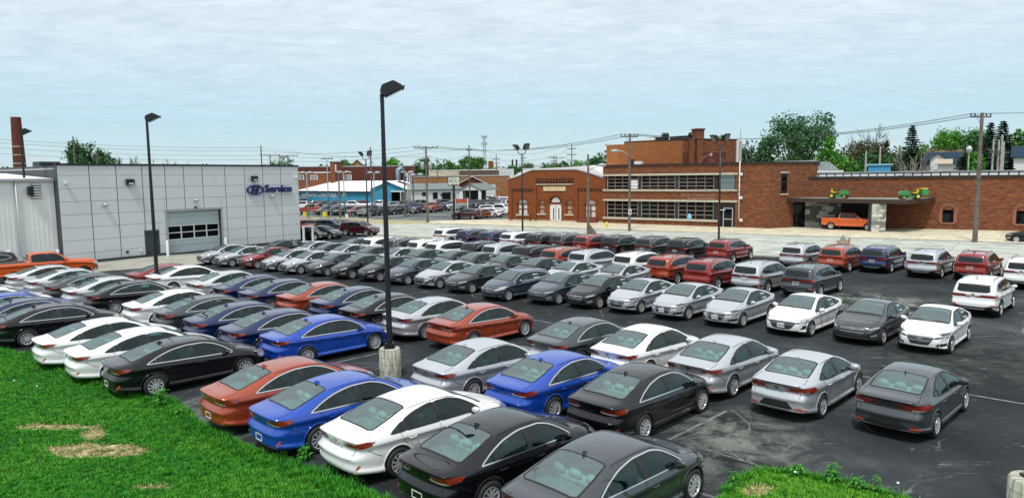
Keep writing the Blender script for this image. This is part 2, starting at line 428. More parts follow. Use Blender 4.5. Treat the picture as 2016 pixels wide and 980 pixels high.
# ------------------------------------------------------------------ wheels, mirrors, seats: shared meshes
def wheel_meshes(r, rim_r, w, spokes, style):
    A = Matrix.Rotation(radians(90), 4, 'X')      # axis z -> -y ; outer face points to -y
    t = MB(); rr = rim_r
    t.lathe([(rr - .005, -w / 2 + .02), (rr + .02, -w / 2), (r - .03, -w / 2 + .004), (r - .004, -w / 2 + .03), (r, 0), (r - .004, w / 2 - .03), (r - .03, w / 2 - .004), (rr + .02, w / 2), (rr - .005, w / 2 - .02), (rr - .03, w / 2 - .05)], 30, A)
    d = MB(); d.lathe([(0.001, -w * .1), (rr - .02, -w * .1), (rr - .006, w * .38)], 24, A)
    m = MB(); m.lathe([(rr - .028, w / 2 - .03), (rr - .018, w / 2 - .004), (rr, w / 2 + .001), (rr + .004, w / 2 - .02)], 30, A)
    m.lathe([(.055, w / 2 - .05), (.05, w / 2 - .012), (.0005, w / 2 - .008)], 12, A)
    for k in range(spokes):
        a = 2 * pi * k / spokes; R = Matrix.Rotation(a, 4, 'Y')
        if style == 'twin': offs, wd = (-.028, .028), .013
        elif style == 'cover': offs, wd = (0,), .034
        else: offs, wd = (0,), .019
        for o_ in offs:
            z0, z1 = w / 2 - .012, w / 2 - .022
            vs = []
            for (q, ww, o2, z) in ((.035, wd * .9, o_ * .6, w / 2 - .010), (rr - .018, wd * (1.25 if style != 'cover' else 1.4), o_ * 1.5, w / 2 - .006)):
                for sx in (-1, 1):
                    for dz in (0, -.03): vs.append(R @ Vector((o2 + sx * ww, -(z + dz), q)))
            m.add(vs, [(0, 2, 6, 4), (0, 4, 5, 1), (2, 3, 7, 6), (4, 6, 7, 5)])
    return (t, d, m)
_wc = {}
def add_wheel(parent, x, y, r, rim, side, spokes=10, style='plain', w=.21, M=None):
    key = (r, rim, spokes, style)
    if key not in _wc:
        t, d, m = wheel_meshes(r, rim, w, spokes, style)
        a = mesh('wheel', t.v, t.f, True); a.set_sharp_from_angle(angle=radians(50)); a.materials.append(M_TYRE)
        b = mesh('brake', d.v, d.f); b.materials.append(M_DARKM)
        c = mesh('rim', m.v, m.f); c.set_sharp_from_angle(angle=radians(30)); c.materials.append(M_ALLOY)
        _wc[key] = (a, b, c)
    a, b, c = _wc[key]
    o = newobj('wheel', a, parent); o.location = (x, side * y, r); o.rotation_euler = (0, 0, 0 if side < 0 else pi)
    newobj('rim', c, o); newobj('wheel_disc', b, o)
    return o
def rbox(name, sx, sy, sz, loc, m, parent, bev=0.04, rot=None, taper=None):
    bm = bmesh.new(); bmesh.ops.create_cube(bm, size=1)
    for v in bm.verts:
        if taper and v.co.z > 0: v.co.x *= taper[0]; v.co.y *= taper[1]
        v.co = Vector((v.co.x * sx, v.co.y * sy, v.co.z * sz))
    bmesh.ops.bevel(bm, geom=bm.edges[:], offset=min(bev, sx * .45, sy * .45, sz * .45), segments=2, affect='EDGES', clamp_overlap=True)
    me = bpy.data.meshes.new(name); bm.to_mesh(me); bm.free(); me.polygons.foreach_set('use_smooth', [True] * len(me.polygons))
    o = newobj(name, me, parent, m, loc)
    if rot: o.rotation_euler = rot
    return o
def oval_h(mapf, w=1.0):
    """2D faces of the oval badge with the leaning H: returns a list of polygons"""
    polys = []; n = 28
    for k in range(n):
        a, b = 2 * pi * k / n, 2 * pi * (k + 1) / n
        polys.append([(cos(a) * .5, sin(a) * .28), (cos(b) * .5, sin(b) * .28), (cos(b) * .43, sin(b) * .215), (cos(a) * .43, sin(a) * .215)])
    polys.append([(-.26, -.20), (-.14, -.235), (.02, .235), (-.12, .225)])
    polys.append([(-.02, -.235), (.12, -.225), (.26, .20), (.14, .235)])
    polys.append([(-.15, -.055), (.13, .005), (.17, .06), (-.11, .0)])
    return polys
# ------------------------------------------------------------------ survey helpers: photograph pixel -> place on the ground or on a wall
def cray(px, py): return (_F + _R * ((px - 1008) / F_PX) - _U * ((py - 490) / F_PX))
CAMP = Vector((0, 0, CAM_H))
def G(px, py, z=0.0):
    d = cray(px, py); return CAMP + d * ((z - CAM_H) / d.z)
def ztop(base, px, py):
    """height of the point above base seen at row py"""
    d = cray(px, py); k = (base.x * d.x + base.y * d.y) / (d.x * d.x + d.y * d.y); return CAM_H + d.z * k
def at(px, py, dist):
    """point on the ray at horizontal distance dist"""
    d = cray(px, py); return CAMP + d * (dist / math.hypot(d.x, d.y))
def P2(v): return (v.x, v.y)
def sheet(name, pts, z, m, kind='structure', smooth=False):
    n = len(pts); vo, eo, fo, *_ = delaunay_2d_cdt([Vector((p[0], p[1])) for p in pts], [(i, (i + 1) % n) for i in range(n)], [], 1, 1e-5)
    me = mesh(name, [(v.x, v.y, z) for v in vo], [tuple(f) for f in fo]); o = newobj(name, me, None, m)
    for p in me.polygons:
        if p.normal.z < 0: p.flip()
    return tag(o, kind=kind)
HDG = radians(45.146); UH = Vector((sin(HDG), cos(HDG), 0)); WH = Vector((cos(HDG), -sin(HDG), 0))   # along the parked cars, across them
def uw(u, w, z=0): v = UH * u + WH * w; return Vector((v.x, v.y, z))

# asphalt with chalky scuffs, tar seams, dust and worn pale areas
def asphalt(name, base, dust, scuff=1.0, spots=()):
    m = bpy.data.materials.new(name); m.use_nodes = True; t = m.node_tree; b = t.nodes['Principled BSDF']; K = t.links.new
    tcn = N(t, 'ShaderNodeTexCoord'); co = tcn.outputs['Object']
    big = N(t, 'ShaderNodeTexNoise', i_Scale=0.16, i_Detail=7.0, i_Roughness=0.62); K(co, big.inputs['Vector'])
    r1 = N(t, 'ShaderNodeValToRGB'); ramp(r1, [(0.40, tuple(c * .72 for c in base)), (0.56, tuple(c * 1.35 for c in base)), (0.70, dust)]); K(big.outputs[0], r1.inputs[0])
    fine = N(t, 'ShaderNodeTexNoise', i_Scale=45.0, i_Detail=3.0, i_Roughness=0.7); K(co, fine.inputs['Vector'])
    f1 = N(t, 'ShaderNodeMapRange'); f1.inputs[1].default_value = .3; f1.inputs[2].default_value = .75; f1.inputs[3].default_value = .5; f1.inputs[4].default_value = 1.8; K(fine.outputs[0], f1.inputs[0])
    mu = N(t, 'ShaderNodeMix', data_type='RGBA', blend_type='MULTIPLY', i_0=1.0); K(r1.outputs[0], mu.inputs[6]); K(f1.outputs[0], mu.inputs[7])
    for (cx_, cy_, rr_, k_) in spots:
        vd = N(t, 'ShaderNodeVectorMath', operation='DISTANCE'); vd.inputs[1].default_value = (cx_, cy_, 0); K(co, vd.inputs[0]); mr = N(t, 'ShaderNodeMapRange', interpolation_type='SMOOTHSTEP'); mr.inputs[1].default_value = rr_; mr.inputs[2].default_value = rr_ * .25; mr.inputs[3].default_value = 0; mr.inputs[4].default_value = 1.0; K(vd.outputs['Value'], mr.inputs[0])
        pn = N(t, 'ShaderNodeTexNoise', i_Scale=.9, i_Detail=10.0, i_Roughness=.72, i_Distortion=.6); K(co, pn.inputs['Vector']); pr = N(t, 'ShaderNodeMapRange'); pr.inputs[1].default_value = .44; pr.inputs[2].default_value = .62; K(pn.outputs[0], pr.inputs[0])
        pm = N(t, 'ShaderNodeMath', operation='MULTIPLY'); K(mr.outputs[0], pm.inputs[0]); K(pr.outputs[0], pm.inputs[1]); ps = N(t, 'ShaderNodeMath', operation='MULTIPLY', i_1=k_); K(pm.outputs[0], ps.inputs[0])
        m3 = N(t, 'ShaderNodeMix', data_type='RGBA'); K(ps.outputs[0], m3.inputs[0]); K(mu.outputs[2], m3.inputs[6]); m3.inputs[7].default_value = (.30, .325, .27, 1); mu = m3
    # scuffs: thin broken streaks
    mp = N(t, 'ShaderNodeMapping'); mp.inputs['Rotation'].default_value = (0, 0, .75); mp.inputs['Scale'].default_value = (.5, 2.6, 1); K(co, mp.inputs[0])
    s1 = N(t, 'ShaderNodeTexNoise', i_Scale=1.5, i_Detail=10.0, i_Roughness=0.72, i_Distortion=1.2); K(mp.outputs[0], s1.inputs['Vector'])
    q1 = N(t, 'ShaderNodeValToRGB'); ramp(q1, [(0.60, (0, 0, 0)), (0.665, (1, 1, 1))]); K(s1.outputs[0], q1.inputs[0])
    # cracks
    vo = N(t, 'ShaderNodeTexVoronoi', feature='DISTANCE_TO_EDGE', i_Scale=.22); wob = N(t, 'ShaderNodeTexNoise', i_Scale=1.2, i_Detail=6.0); K(co, wob.inputs['Vector'])
    ad = N(t, 'ShaderNodeMix', data_type='RGBA', blend_type='LINEAR_LIGHT', i_0=.35); K(co, ad.inputs[6]); K(wob.outputs['Color'], ad.inputs[7]); K(ad.outputs[2], vo.inputs['Vector'])
    q2 = N(t, 'ShaderNodeValToRGB'); ramp(q2, [(0.002, (1, 1, 1)), (0.007, (0, 0, 0))]); K(vo.outputs[0], q2.inputs[0])
    gate = N(t, 'ShaderNodeTexNoise', i_Scale=.35, i_Detail=3.0); K(co, gate.inputs['Vector']); g2 = N(t, 'ShaderNodeValToRGB'); ramp(g2, [(.5, (0, 0, 0)), (.62, (1, 1, 1))]); K(gate.outputs[0], g2.inputs[0])
    c2 = N(t, 'ShaderNodeMath', operation='MULTIPLY'); K(q2.outputs[0], c2.inputs[0]); K(g2.outputs[0], c2.inputs[1])
    mm = N(t, 'ShaderNodeMath', operation='MAXIMUM'); K(q1.outputs[0], mm.inputs[0]); K(c2.outputs[0], mm.inputs[1])
    ms = N(t, 'ShaderNodeMath', operation='MULTIPLY', i_1=.42 * scuff); K(mm.outputs[0], ms.inputs[0])
    fx = N(t, 'ShaderNodeMix', data_type='RGBA'); K(ms.outputs[0], fx.inputs[0]); K(mu.outputs[2], fx.inputs[6]); fx.inputs[7].default_value = (.34, .35, .34, 1)
    K(fx.outputs[2], b.inputs['Base Color']); b.inputs['Roughness'].default_value = .9; b.inputs['Specular IOR Level'].default_value = .15
    bp = N(t, 'ShaderNodeBump', i_Strength=.35, i_Distance=.01); K(fine.outputs[0], bp.inputs['Height']); K(bp.outputs[0], b.inputs['Normal'])
    return m
M_ASPH = asphalt("lot_asphalt", (.022, .0265, .0295), (.08, .087, .085), 1.0, [(*P2(G(1395, 868)), 3.6, .42), (*P2(G(1480, 840)), 2.6, .2), (*P2(G(1715, 597)), 4.6, .9), (*P2(G(372, 812)), 2.0, .6), (*P2(G(1900, 700)), 6, .12)])
M_FARASPH = asphalt("far_lot_asphalt", (.10, .11, .11), (.28, .28, .26), .8)
def concrete(name, c, joint=(4.5, 4.5), rot=0.0, dark=.45, crack=.5):
    m = bpy.data.materials.new(name); m.use_nodes = True; t = m.node_tree; b = t.nodes['Principled BSDF']; K = t.links.new
    tcn = N(t, 'ShaderNodeTexCoord'); co = tcn.outputs['Object']; nz = N(t, 'ShaderNodeTexNoise', i_Scale=.5, i_Detail=9.0, i_Roughness=.68); K(co, nz.inputs['Vector'])
    r = N(t, 'ShaderNodeValToRGB'); ramp(r, [(.36, tuple(v * .72 for v in c)), (.52, c), (.7, tuple(min(1, v * 1.16) for v in c))]); K(nz.outputs[0], r.inputs[0])
    mp = N(t, 'ShaderNodeMapping'); mp.inputs['Rotation'].default_value = (0, 0, rot); mp.inputs['Scale'].default_value = (.08, 1.1, 1); K(co, mp.inputs[0])
    st = N(t, 'ShaderNodeTexNoise', i_Scale=1.0, i_Detail=8.0, i_Roughness=.7, i_Distortion=.3); K(mp.outputs[0], st.inputs['Vector'])
    q = N(t, 'ShaderNodeValToRGB'); ramp(q, [(.36, (dark, dark, dark)), (.47, (1, 1, 1))]); K(st.outputs[0], q.inputs[0])
    mu = N(t, 'ShaderNodeMix', data_type='RGBA', blend_type='MULTIPLY', i_0=.75); K(r.outputs[0], mu.inputs[6]); K(q.outputs[0], mu.inputs[7])
    mj = N(t, 'ShaderNodeMapping'); mj.inputs['Rotation'].default_value = (0, 0, rot); K(co, mj.inputs[0])
    br = N(t, 'ShaderNodeTexBrick', offset=0.0, i_Scale=1.0); br.inputs['Mortar Size'].default_value = .028; br.inputs['Brick Width'].default_value = joint[0]; br.inputs['Row Height'].default_value = joint[1]
    br.inputs['Color1'].default_value = (1, 1, 1, 1); br.inputs['Color2'].default_value = (.90, .90, .88, 1); br.inputs['Mortar'].default_value = (crack, crack, crack, 1); K(mj.outputs[0], br.inputs['Vector'])
    m2 = N(t, 'ShaderNodeMix', data_type='RGBA', blend_type='MULTIPLY', i_0=1.0); K(mu.outputs[2], m2.inputs[6]); K(br.outputs[0], m2.inputs[7])
    K(m2.outputs[2], b.inputs['Base Color']); b.inputs['Roughness'].default_value = .85
    return m
FARH = radians(-52.485)      # direction of the street and the brick fronts, clockwise from +Y
srot = -(pi / 2 - FARH)      # turns world x,y so that x runs along the street
M_STREET = concrete("street_concrete", (.47, .50, .44), (6.0, 3.4), radians(37.5), .34, .36)
M_WALK = concrete("sidewalk_concrete", (.64, .58, .42), (1.6, 1.6), radians(37.5), .8, .6)
M_APRON = concrete("apron_concrete", (.36, .36, .30), (3.5, 3.5), radians(-36.8), .75, .6)
M_KERB = mat("kerb_concrete", (.42, .41, .36), .85, var=.2, scale=2)
M_EARTH = mat("far_ground", (.16, .17, .12), .95, color2=(.26, .26, .19), scale=.05)
M_LINE = mat("worn_line_paint", (.045, .046, .048), .8, color2=(.30, .31, .31), scale=2.2, detail=10)
sheet('ground', [(-2500, -60), (2500, -60), (2500, 3000), (-2500, 3000)], -.02, M_EARTH)
# the dealer's lot
nearkerb = [G(500, 452), G(740, 463.5), G(860, 470), G(1480, 504), G(2016, 531)]
d_ = (nearkerb[-1] - nearkerb[-2]).normalized(); nearkerb.append(nearkerb[-1] + d_ * 60)
lot = [(-75, 55), (-60, 20), (-40, 2), (60, 2), P2(nearkerb[-1])] + [P2(p) for p in nearkerb[::-1]] + [(-60, 130)]
sheet('parking_lot', lot, 0.0, M_ASPH)
# street: near side, far side
farkerb = [G(300, 436.5), G(592, 438.5), G(842, 440.5), G(985, 445), G(1400, 460), G(1920, 477), G(2016, 481)]
farkerb.append(farkerb[-1] + (farkerb[-1] - farkerb[-2]).normalized() * 60)
nk = [Vector((p.x, p.y, 0)) for p in nearkerb]
street = [P2(p) for p in farkerb] + [P2(p) for p in nk[::-1]] + [P2(nk[0] + (nk[0] - nk[1]).normalized() * 40)]
sheet('street', street, .004, M_STREET)
# strips beyond
def offset_line(pts, d):
    out = []
    for i, p in enumerate(pts):
        a = pts[max(0, i - 1)]; b = pts[min(len(pts) - 1, i + 1)]; t = (b - a).normalized(); out.append(p + Vector((-t.y, t.x, 0)) * d)
    return out
def kerb(name, pts, w, h, m):
    a = pts; b = offset_line(pts, w); vs = []; fs = []
    for p, q in zip(a, b): vs += [(p.x, p.y, -.02), (p.x, p.y, h), (q.x, q.y, h), (q.x, q.y, -.02)]
    for i in range(len(a) - 1):
        for k in range(3): fs.append((4 * i + k, 4 * i + k + 1, 4 * i + k + 5, 4 * i + k + 4))
    return tag(newobj(name, mesh(name, vs, fs), None, m), kind='structure')
fk = [Vector((p.x, p.y, 0)) for p in farkerb]
kerb('street_kerb', fk[2:], .18, .12, M_KERB)
kerb('lot_kerb', [p for p in nk[1:]], -.16, .12, M_KERB)
walkback = [G(842, 437.0), G(1000, 434), G(1190, 438.5), G(1516, 451), G(1600, 447), G(1743, 450), G(2016, 456)]
walkback.append(walkback[-1] + (walkback[-1] - walkback[-2]).normalized() * 60)
sheet('sidewalk', [P2(p) for p in fk[2:]] + [P2(Vector((p.x, p.y, 0)) + Vector((.3, 1.5, 0))) for p in walkback[::-1]], .11, M_WALK)
# verge on the far side of the street and the other dealer's lot
verge = [G(300, 426), G(592, 427.5), G(705, 429), G(735, 432), G(842, 434.5)]
sheet('verge', [P2(p) for p in fk[:3]] + [P2(p) for p in verge[::-1]], .008, mat("dry_verge", (.30, .27, .15), .95, color2=(.42, .36, .20), scale=.8))
sheet('far_lot', [P2(p) for p in verge] + [P2(G(842, 437.0)), P2(G(1000, 440))] + [P2(G(1010, 395)), P2(G(590, 398)), P2(G(300, 398))], .004, M_FARASPH)
sheet('apron', [P2(p) for p in (G(120, 520), G(187, 517), G(320, 503), G(440, 495), G(600, 474), G(640, 476), G(470, 508), G(385, 520), G(200, 534), G(90, 548))], .004, M_APRON)
# near-side strip between lot and street
sheet('kerb_verge', [P2(p) for p in nk[1:4]] + [P2(p) for p in offset_line(nk[1:4], -1.5)[::-1]], .006, M_WALK)
# painted lines: the row fronts and the stall lines
def line(a, b, w, z, mb):
    d = (b - a).normalized(); n = Vector((-d.y, d.x, 0)) * w / 2; mb.add([a + n + Vector((0, 0, z)), a - n + Vector((0, 0, z)), b - n + Vector((0, 0, z)), b + n + Vector((0, 0, z))], [(0, 1, 2, 3)])
# ------------------------------------------------------------------ building tools
def brickmat(name, c1, c2, mortar, streak=.35, sc=1.0):
    m = bpy.data.materials.new(name); m.use_nodes = True; t = m.node_tree; b = t.nodes['Principled BSDF']; K = t.links.new
    tcn = N(t, 'ShaderNodeTexCoord'); s = N(t, 'ShaderNodeSeparateXYZ'); K(tcn.outputs['Object'], s.inputs[0])
    ad = N(t, 'ShaderNodeMath', operation='ADD'); K(s.outputs[0], ad.inputs[0]); K(s.outputs[1], ad.inputs[1])
    cb = N(t, 'ShaderNodeCombineXYZ'); K(ad.outputs[0], cb.inputs[0]); K(s.outputs[2], cb.inputs[1])
    br = N(t, 'ShaderNodeTexBrick', i_Scale=1.0 / sc); br.inputs['Brick Width'].default_value = .30; br.inputs['Row Height'].default_value = .10; br.inputs['Mortar Size'].default_value = .016; br.inputs['Bias'].default_value = -.1
    br.inputs['Color1'].default_value = (*c1, 1); br.inputs['Color2'].default_value = (*c2, 1); br.inputs['Mortar'].default_value = (*mortar, 1); K(cb.outputs[0], br.inputs['Vector'])
    mp = N(t, 'ShaderNodeMapping'); mp.inputs['Scale'].default_value = (.9, 3.4, 1); K(cb.outputs[0], mp.inputs[0])
    nz = N(t, 'ShaderNodeTexNoise', i_Scale=1.4, i_Detail=9.0, i_Roughness=.75, i_Distortion=.5); K(mp.outputs[0], nz.inputs['Vector'])
    r = N(t, 'ShaderNodeValToRGB'); ramp(r, [(.32, (1 - streak,) * 3), (.5, (1, 1, 1)), (.68, (1 + streak * 1.3, 1 + streak * 1.25, 1 + streak * 1.1))]); K(nz.outputs[0], r.inputs[0])
    mu = N(t, 'ShaderNodeMix', data_type='RGBA', blend_type='MULTIPLY', i_0=1.0); K(br.outputs[0], mu.inputs[6]); K(r.outputs[0], mu.inputs[7])
    K(mu.outputs[2], b.inputs['Base Color']); b.inputs['Roughness'].default_value = .9; b.inputs['Specular IOR Level'].default_value = .2
    bp = N(t, 'ShaderNodeBump', i_Strength=.5, i_Distance=.02); K(br.outputs['Fac'], bp.inputs['Height']); bp.invert = True; K(bp.outputs[0], b.inputs['Normal'])
    return m
B_OR = brickmat("orange_brick", (.36, .125, .036), (.28, .090, .026), (.27, .13, .06), .25)
B_BR = brickmat("brown_brick", (.20, .058, .022), (.10, .028, .014), (.25, .125, .07), .55)
B_RED = brickmat("painted_red_brick", (.235, .075, .018), (.20, .058, .016), (.20, .06, .03), .22)
B_DK = brickmat("dark_red_brick", (.13, .028, .016), (.09, .02, .012), (.14, .07, .05), .3)
M_STONE = mat("pale_limestone", (.50, .46, .36), .8, var=.12, scale=2)
M_WHITEW = mat("white_siding", (.72, .73, .72), .7, var=.05, scale=1.5)
M_ROOFW = mat("white_roof_membrane", (.80, .80, .79), .6, var=.04, scale=.5)
M_ROOFG = mat("gravel_roof", (.20, .21, .19), .9, color2=(.30, .31, .27), scale=.6)
M_DARK = mat("dark_opening", (.008, .008, .010), .9)
M_WGLASS = glassmat("window_glass_dark", (.1, .1, .1), opaque=(.006, .007, .009), ior=1.33)
M_FRAME = mat("window_frame_pale", (.34, .30, .25), .6)
M_MULL = mat("mullion_rust", (.22, .12, .08), .7)
M_CORN = mat("dark_cornice", (.018, .014, .013), .6)
M_PANEL = mat("aluminium_panel", (.63, .66, .665), .5, .05, var=.035, scale=.35)
M_JOINT = mat("panel_joint", (.06, .07, .08), .8)
M_RIB = mat("ribbed_white_metal", (.82, .84, .81), .6, .0, var=.05, scale=.6)
M_GREYD = mat("grey_door_paint", (.045, .06, .075), .5)
M_GARAGE = mat("garage_door_paint", (.42, .50, .51), .5, var=.04, scale=1.0)
M_STEEL = mat("galvanised_steel", (.42, .44, .44), .5, .4)
M_BLUEL = mat("sign_blue", (.006, .012, .12), .35, 0, .5, .4)
M_CYAN = mat("cyan_painted_wall", (.045, .30, .44), .7, var=.15, scale=.6)
M_TILE = mat("roof_shingle_grey", (.12, .15, .15), .9, color2=(.22, .26, .25), scale=3)
M_BLUEROOF = mat("roof_shingle_blue", (.028, .048, .075), .95, 0, .1, var=.3, scale=4)
M_BROWNROOF = mat("roof_shingle_brown", (.22, .15, .11), .9, var=.3, scale=3)
M_BLACKM = mat("black_painted_steel", (.008, .009, .012), .4)
M_WOOD = mat("pole_wood", (.10, .085, .07), .9, color2=(.19, .165, .14), scale=2.0)
class Fac:
    """a building front: local x runs along it to the right, y away from the viewer, z up"""
    def __init__(s, name, label, cat, a, b, group=None):
        s.p = Vector((a.x, a.y, 0)); d = Vector((b.x - a.x, b.y - a.y, 0)); s.L = d.length; s.d = d.normalized(); s.n = Vector((-s.d.y, s.d.x, 0))
        s.o = empty(name, s.p, atan2(s.d.y, s.d.x)); tag(s.o, label, cat, group)
    def uv(s, px, py, depth=0.0):
        o = s.p + s.n * depth; r = cray(px, py); k = (o - CAMP).dot(s.n) / r.dot(s.n); h = CAMP + r * k
        return ((h - s.p).dot(s.d), h.z)
    def at(s, u, v, z): return s.p + s.d * u + s.n * v + Vector((0, 0, z))
def wall_mesh(outline, holes, depth, back=None, y=0.0):
    """front at y; hole reveals go back by depth"""
    pts = list(outline); n = len(pts); E = [(i, (i + 1) % n) for i in range(n)]
    for h in holes:
        k = len(pts); pts += h; m = len(h); E += [(k + i, k + (i + 1) % m) for i in range(m)]
    vo, eo, fo, *_ = delaunay_2d_cdt([Vector(p) for p in pts], E, [], 0, 1e-5)
    V = [Vector((v.x, y, v.y)) for v in vo]; F = []
    for f in fo:
        c = (sum(vo[i].x for i in f) / len(f), sum(vo[i].y for i in f) / len(f))
        if inpoly(c, outline) and not any(inpoly(c, h) for h in holes):
            a, b, c_ = (V[i] for i in f[:3]); F.append(tuple(f) if (b - a).cross(c_ - a).y < 0 else tuple(f)[::-1])
    def skirt(poly, d, inner):
        m = len(poly); k = len(V)
        for p in poly: V.append(Vector((p[0], y, p[1]))); V.append(Vector((p[0], y + d, p[1])))
        for i in range(m):
            j = (i + 1) % m; F.append((k + 2 * i, k + 2 * j, k + 2 * j + 1, k + 2 * i + 1))
    for h in holes: skirt(h, depth, True)
    if back: skirt(outline, back, False)
    return V, F
def mkwall(fac, outline, holes, depth, m, back=None, y=0.0, name='wall', parent=None):
    V, F = wall_mesh(outline, holes, depth, back, y); return newobj(name, mesh(name, V, F), parent or fac.o, m)
def rect(x0, x1, z0, z1): return [(x0, z0), (x1, z0), (x1, z1), (x0, z1)]
def bx(name, par, m, x0, x1, y0, y1, z0, z1, bevel=0): return MB().box(x0, x1, y0, y1, z0, z1).build(name, m, par, bevel=bevel)

# ------------------------------------------------------------------ service building
SV = Fac('service_building', "grey panelled service building with a garage door and blue sign", 'building', G(187.7, 514), G(592.6, 473.6))
u0 = SV.uv(118, 420)[0]; u1 = SV.uv(589, 400)[0]; H1 = SV.uv(352, 327)[1]
seams = [SV.uv(x, y)[0] for x, y in ((176, 360), (229, 360), (280, 360), (325, 360), (361, 350), (398, 350), (442.5, 350), (481, 350), (517, 350), (552, 350))]
us = [u0] + seams + [u1]
gx0, gx1 = SV.uv(329.5, 450)[0], SV.uv(436, 450)[0]; gz = SV.uv(330, 416.5)[1]
dx0, dx1 = SV.uv(287, 480)[0], SV.uv(312.5, 480)[0]; dz = SV.uv(287, 455.5)[1]
zs = [.12, 1.13, 2.10, 3.07, 4.04, 5.01, 5.98, 6.95, H1]
k_ = (H1 - .12) / 7.35
zs = [.12] + [H1 - k_ * .75 - k_ * i for i in range(6, -1, -1)] + [H1]; zs = sorted(set(round(z, 3) for z in zs if z >= .12))
holes = [rect(gx0, gx1, .02, gz), rect(dx0, dx1, .02, dz)]
mkwall(SV, rect(u0, u1, -.02, H1 - .02), holes, .35, M_JOINT, back=22)
def clip_rect(x0, x1, z0, z1, hs):
    """rectangle minus door rectangles: list of rectangles"""
    out = [(x0, x1, z0, z1)]
    for h in hs:
        a0, a1, b0, b1 = h[0][0], h[1][0], h[0][1], h[2][1]; nx = []
        for (p, q, r, s_) in out:
            if q <= a0 or p >= a1 or s_ <= b0 or r >= b1: nx.append((p, q, r, s_)); continue
            if p < a0: nx.append((p, a0, r, s_))
            if q > a1: nx.append((a1, q, r, s_))
            if s_ > b1: nx.append((max(p, a0), min(q, a1), b1, s_))
            if r < b0: nx.append((max(p, a0), min(q, a1), r, b0))
        out = nx
    return [r for r in out if r[1] - r[0] > .12 and r[3] - r[2] > .12]
cols = list(zip(us, us[1:]))
for ci, (a, b) in enumerate(cols):
    if b - a < .3: continue
    for ri, (c, d) in enumerate(zip(zs, zs[1:])):
        for (p, q, r, s_) in clip_rect(a, b, c, d, [rect(gx0 - .15, gx1 + .15, 0, gz + .15), rect(dx0 - .08, dx1 + .08, 0, dz + .08)]):
            bx('wall_panel', SV.o, M_PANEL, p + (.035 if p == a else .012), q - (.035 if q == b else .012), -.05, 0, r + .012, s_ - .012)
bx('parapet_cap', SV.o, M_CORN, u0 - .06, u1 + .06, -.12, .3, H1 - .0, H1 + .16)
bx('roof', SV.o, M_ROOFW, u0, u1, .3, 22, H1 - .3, H1 - .2)
bx('plinth', SV.o, M_JOINT, u0, gx0 - .1, -.03, 0, -.02, .11)
# garage door, small door
gd = empty('garage_door', (0, 0, 0), 0, SV.o); wz0, wz1 = SV.uv(331, 473)[1], SV.uv(331, 446)[1]
V, F = wall_mesh(rect(gx0 + .08, gx1 - .08, .02, gz - .05), [rect(gx0 + .15, gx1 - .15, wz0, wz1)], .05, .06, .22); newobj('door_leaf', mesh('door_leaf', V, F), gd, M_GARAGE)
bx('door_leaf', gd, M_DARK, gx0 + .1, gx1 - .1, .34, .36, .03, gz - .1)
nc = 4; cw = (gx1 - gx0 - .30) / nc; rh = (wz1 - wz0) / 2
for i in range(nc):
    for j in range(2): bx('window_pane', gd, M_WGLASS, gx0 + .15 + i * cw + .05, gx0 + .15 + (i + 1) * cw - .05, .25, .265, wz0 + j * rh + .04, wz0 + (j + 1) * rh - .04)
for i in range(nc + 1): bx('window_bar', gd, M_WHITEPL, gx0 + .15 + i * cw - .05, gx0 + .15 + i * cw + .05, .21, .27, wz0 - .05, wz1 + .05)
for j in range(3): bx('window_bar', gd, M_WHITEPL, gx0 + .2, gx1 - .2, .205, .275, wz0 + j * rh - .035, wz0 + j * rh + .035)
for z in (.65, 1.25, gz - .55): bx('door_rib', gd, M_JOINT, gx0 + .1, gx1 - .1, .216, .222, z, z + .02)
bx('door_frame', gd, M_STEEL, gx0 - .14, gx0, -.08, .2, .02, gz); bx('door_frame', gd, M_STEEL, gx1, gx1 + .14, -.08, .2, .02, gz); bx('door_frame', gd, M_STEEL, gx0 - .14, gx1 + .14, -.10, .2, gz, gz + .14)
sdr = empty('side_door', (0, 0, 0), 0, SV.o); bx('door_leaf', sdr, M_GREYD, dx0 + .06, dx1 - .06, .10, .16, .04, dz - .06); bx('door_frame', sdr, M_GREYD, dx0 - .06, dx0 + .06, -.07, .12, .02, dz); bx('door_frame', sdr, M_GREYD, dx1 - .06, dx1 + .06, -.07, .12, .02, dz); bx('door_frame', sdr, M_GREYD, dx0 - .06, dx1 + .06, -.08, .12, dz - .06, dz + .06)
bx('door_handle', sdr, M_STEEL, dx1 - .22, dx1 - .12, .04, .09, .98, 1.06)
def wall_fix(fac, name, px, py, w, h, d, m, parts=None):
    u, z = fac.uv(px, py); e = empty(name, (u, 0, z), 0, fac.o); bx('housing', e, m, -w / 2, w / 2, -d - .05, -.05, -h / 2, h / 2, bevel=.02)
    if parts: bx('lens', e, parts, -w * .34, w * .34, -d - .062, -d - .045, -h * .42, -h * .12)
    return e
for px, py in ((254, 358.5), (498.5, 351.5)): wall_fix(SV, 'wall_light', px, py, .62, .5, .35, M_BLACKM, M_LENS)
for px, py in ((127.5, 360), (581.5, 349)): wall_fix(SV, 'security_camera', px, py, .22, .2, .3, M_WHITEPL)
for px, py in ((205, 403.5), (384.5, 394.5), (533.5, 386.5)):
    u, z = SV.uv(px, py); e = empty('wall_light', (u, 0, z), 0, SV.o); b = MB(); b.lathe([(.001, .16), (.12, .14), (.2, .02), (.2, -.04), (.1, -.1), (.001, -.1)], 14, Matrix.Translation((0, -.25, 0))); b.build('lamp_dome', M_STEEL, e, True); bx('bracket', e, M_BLACKM, -.04, .04, -.2, -.05, -.06, .1)
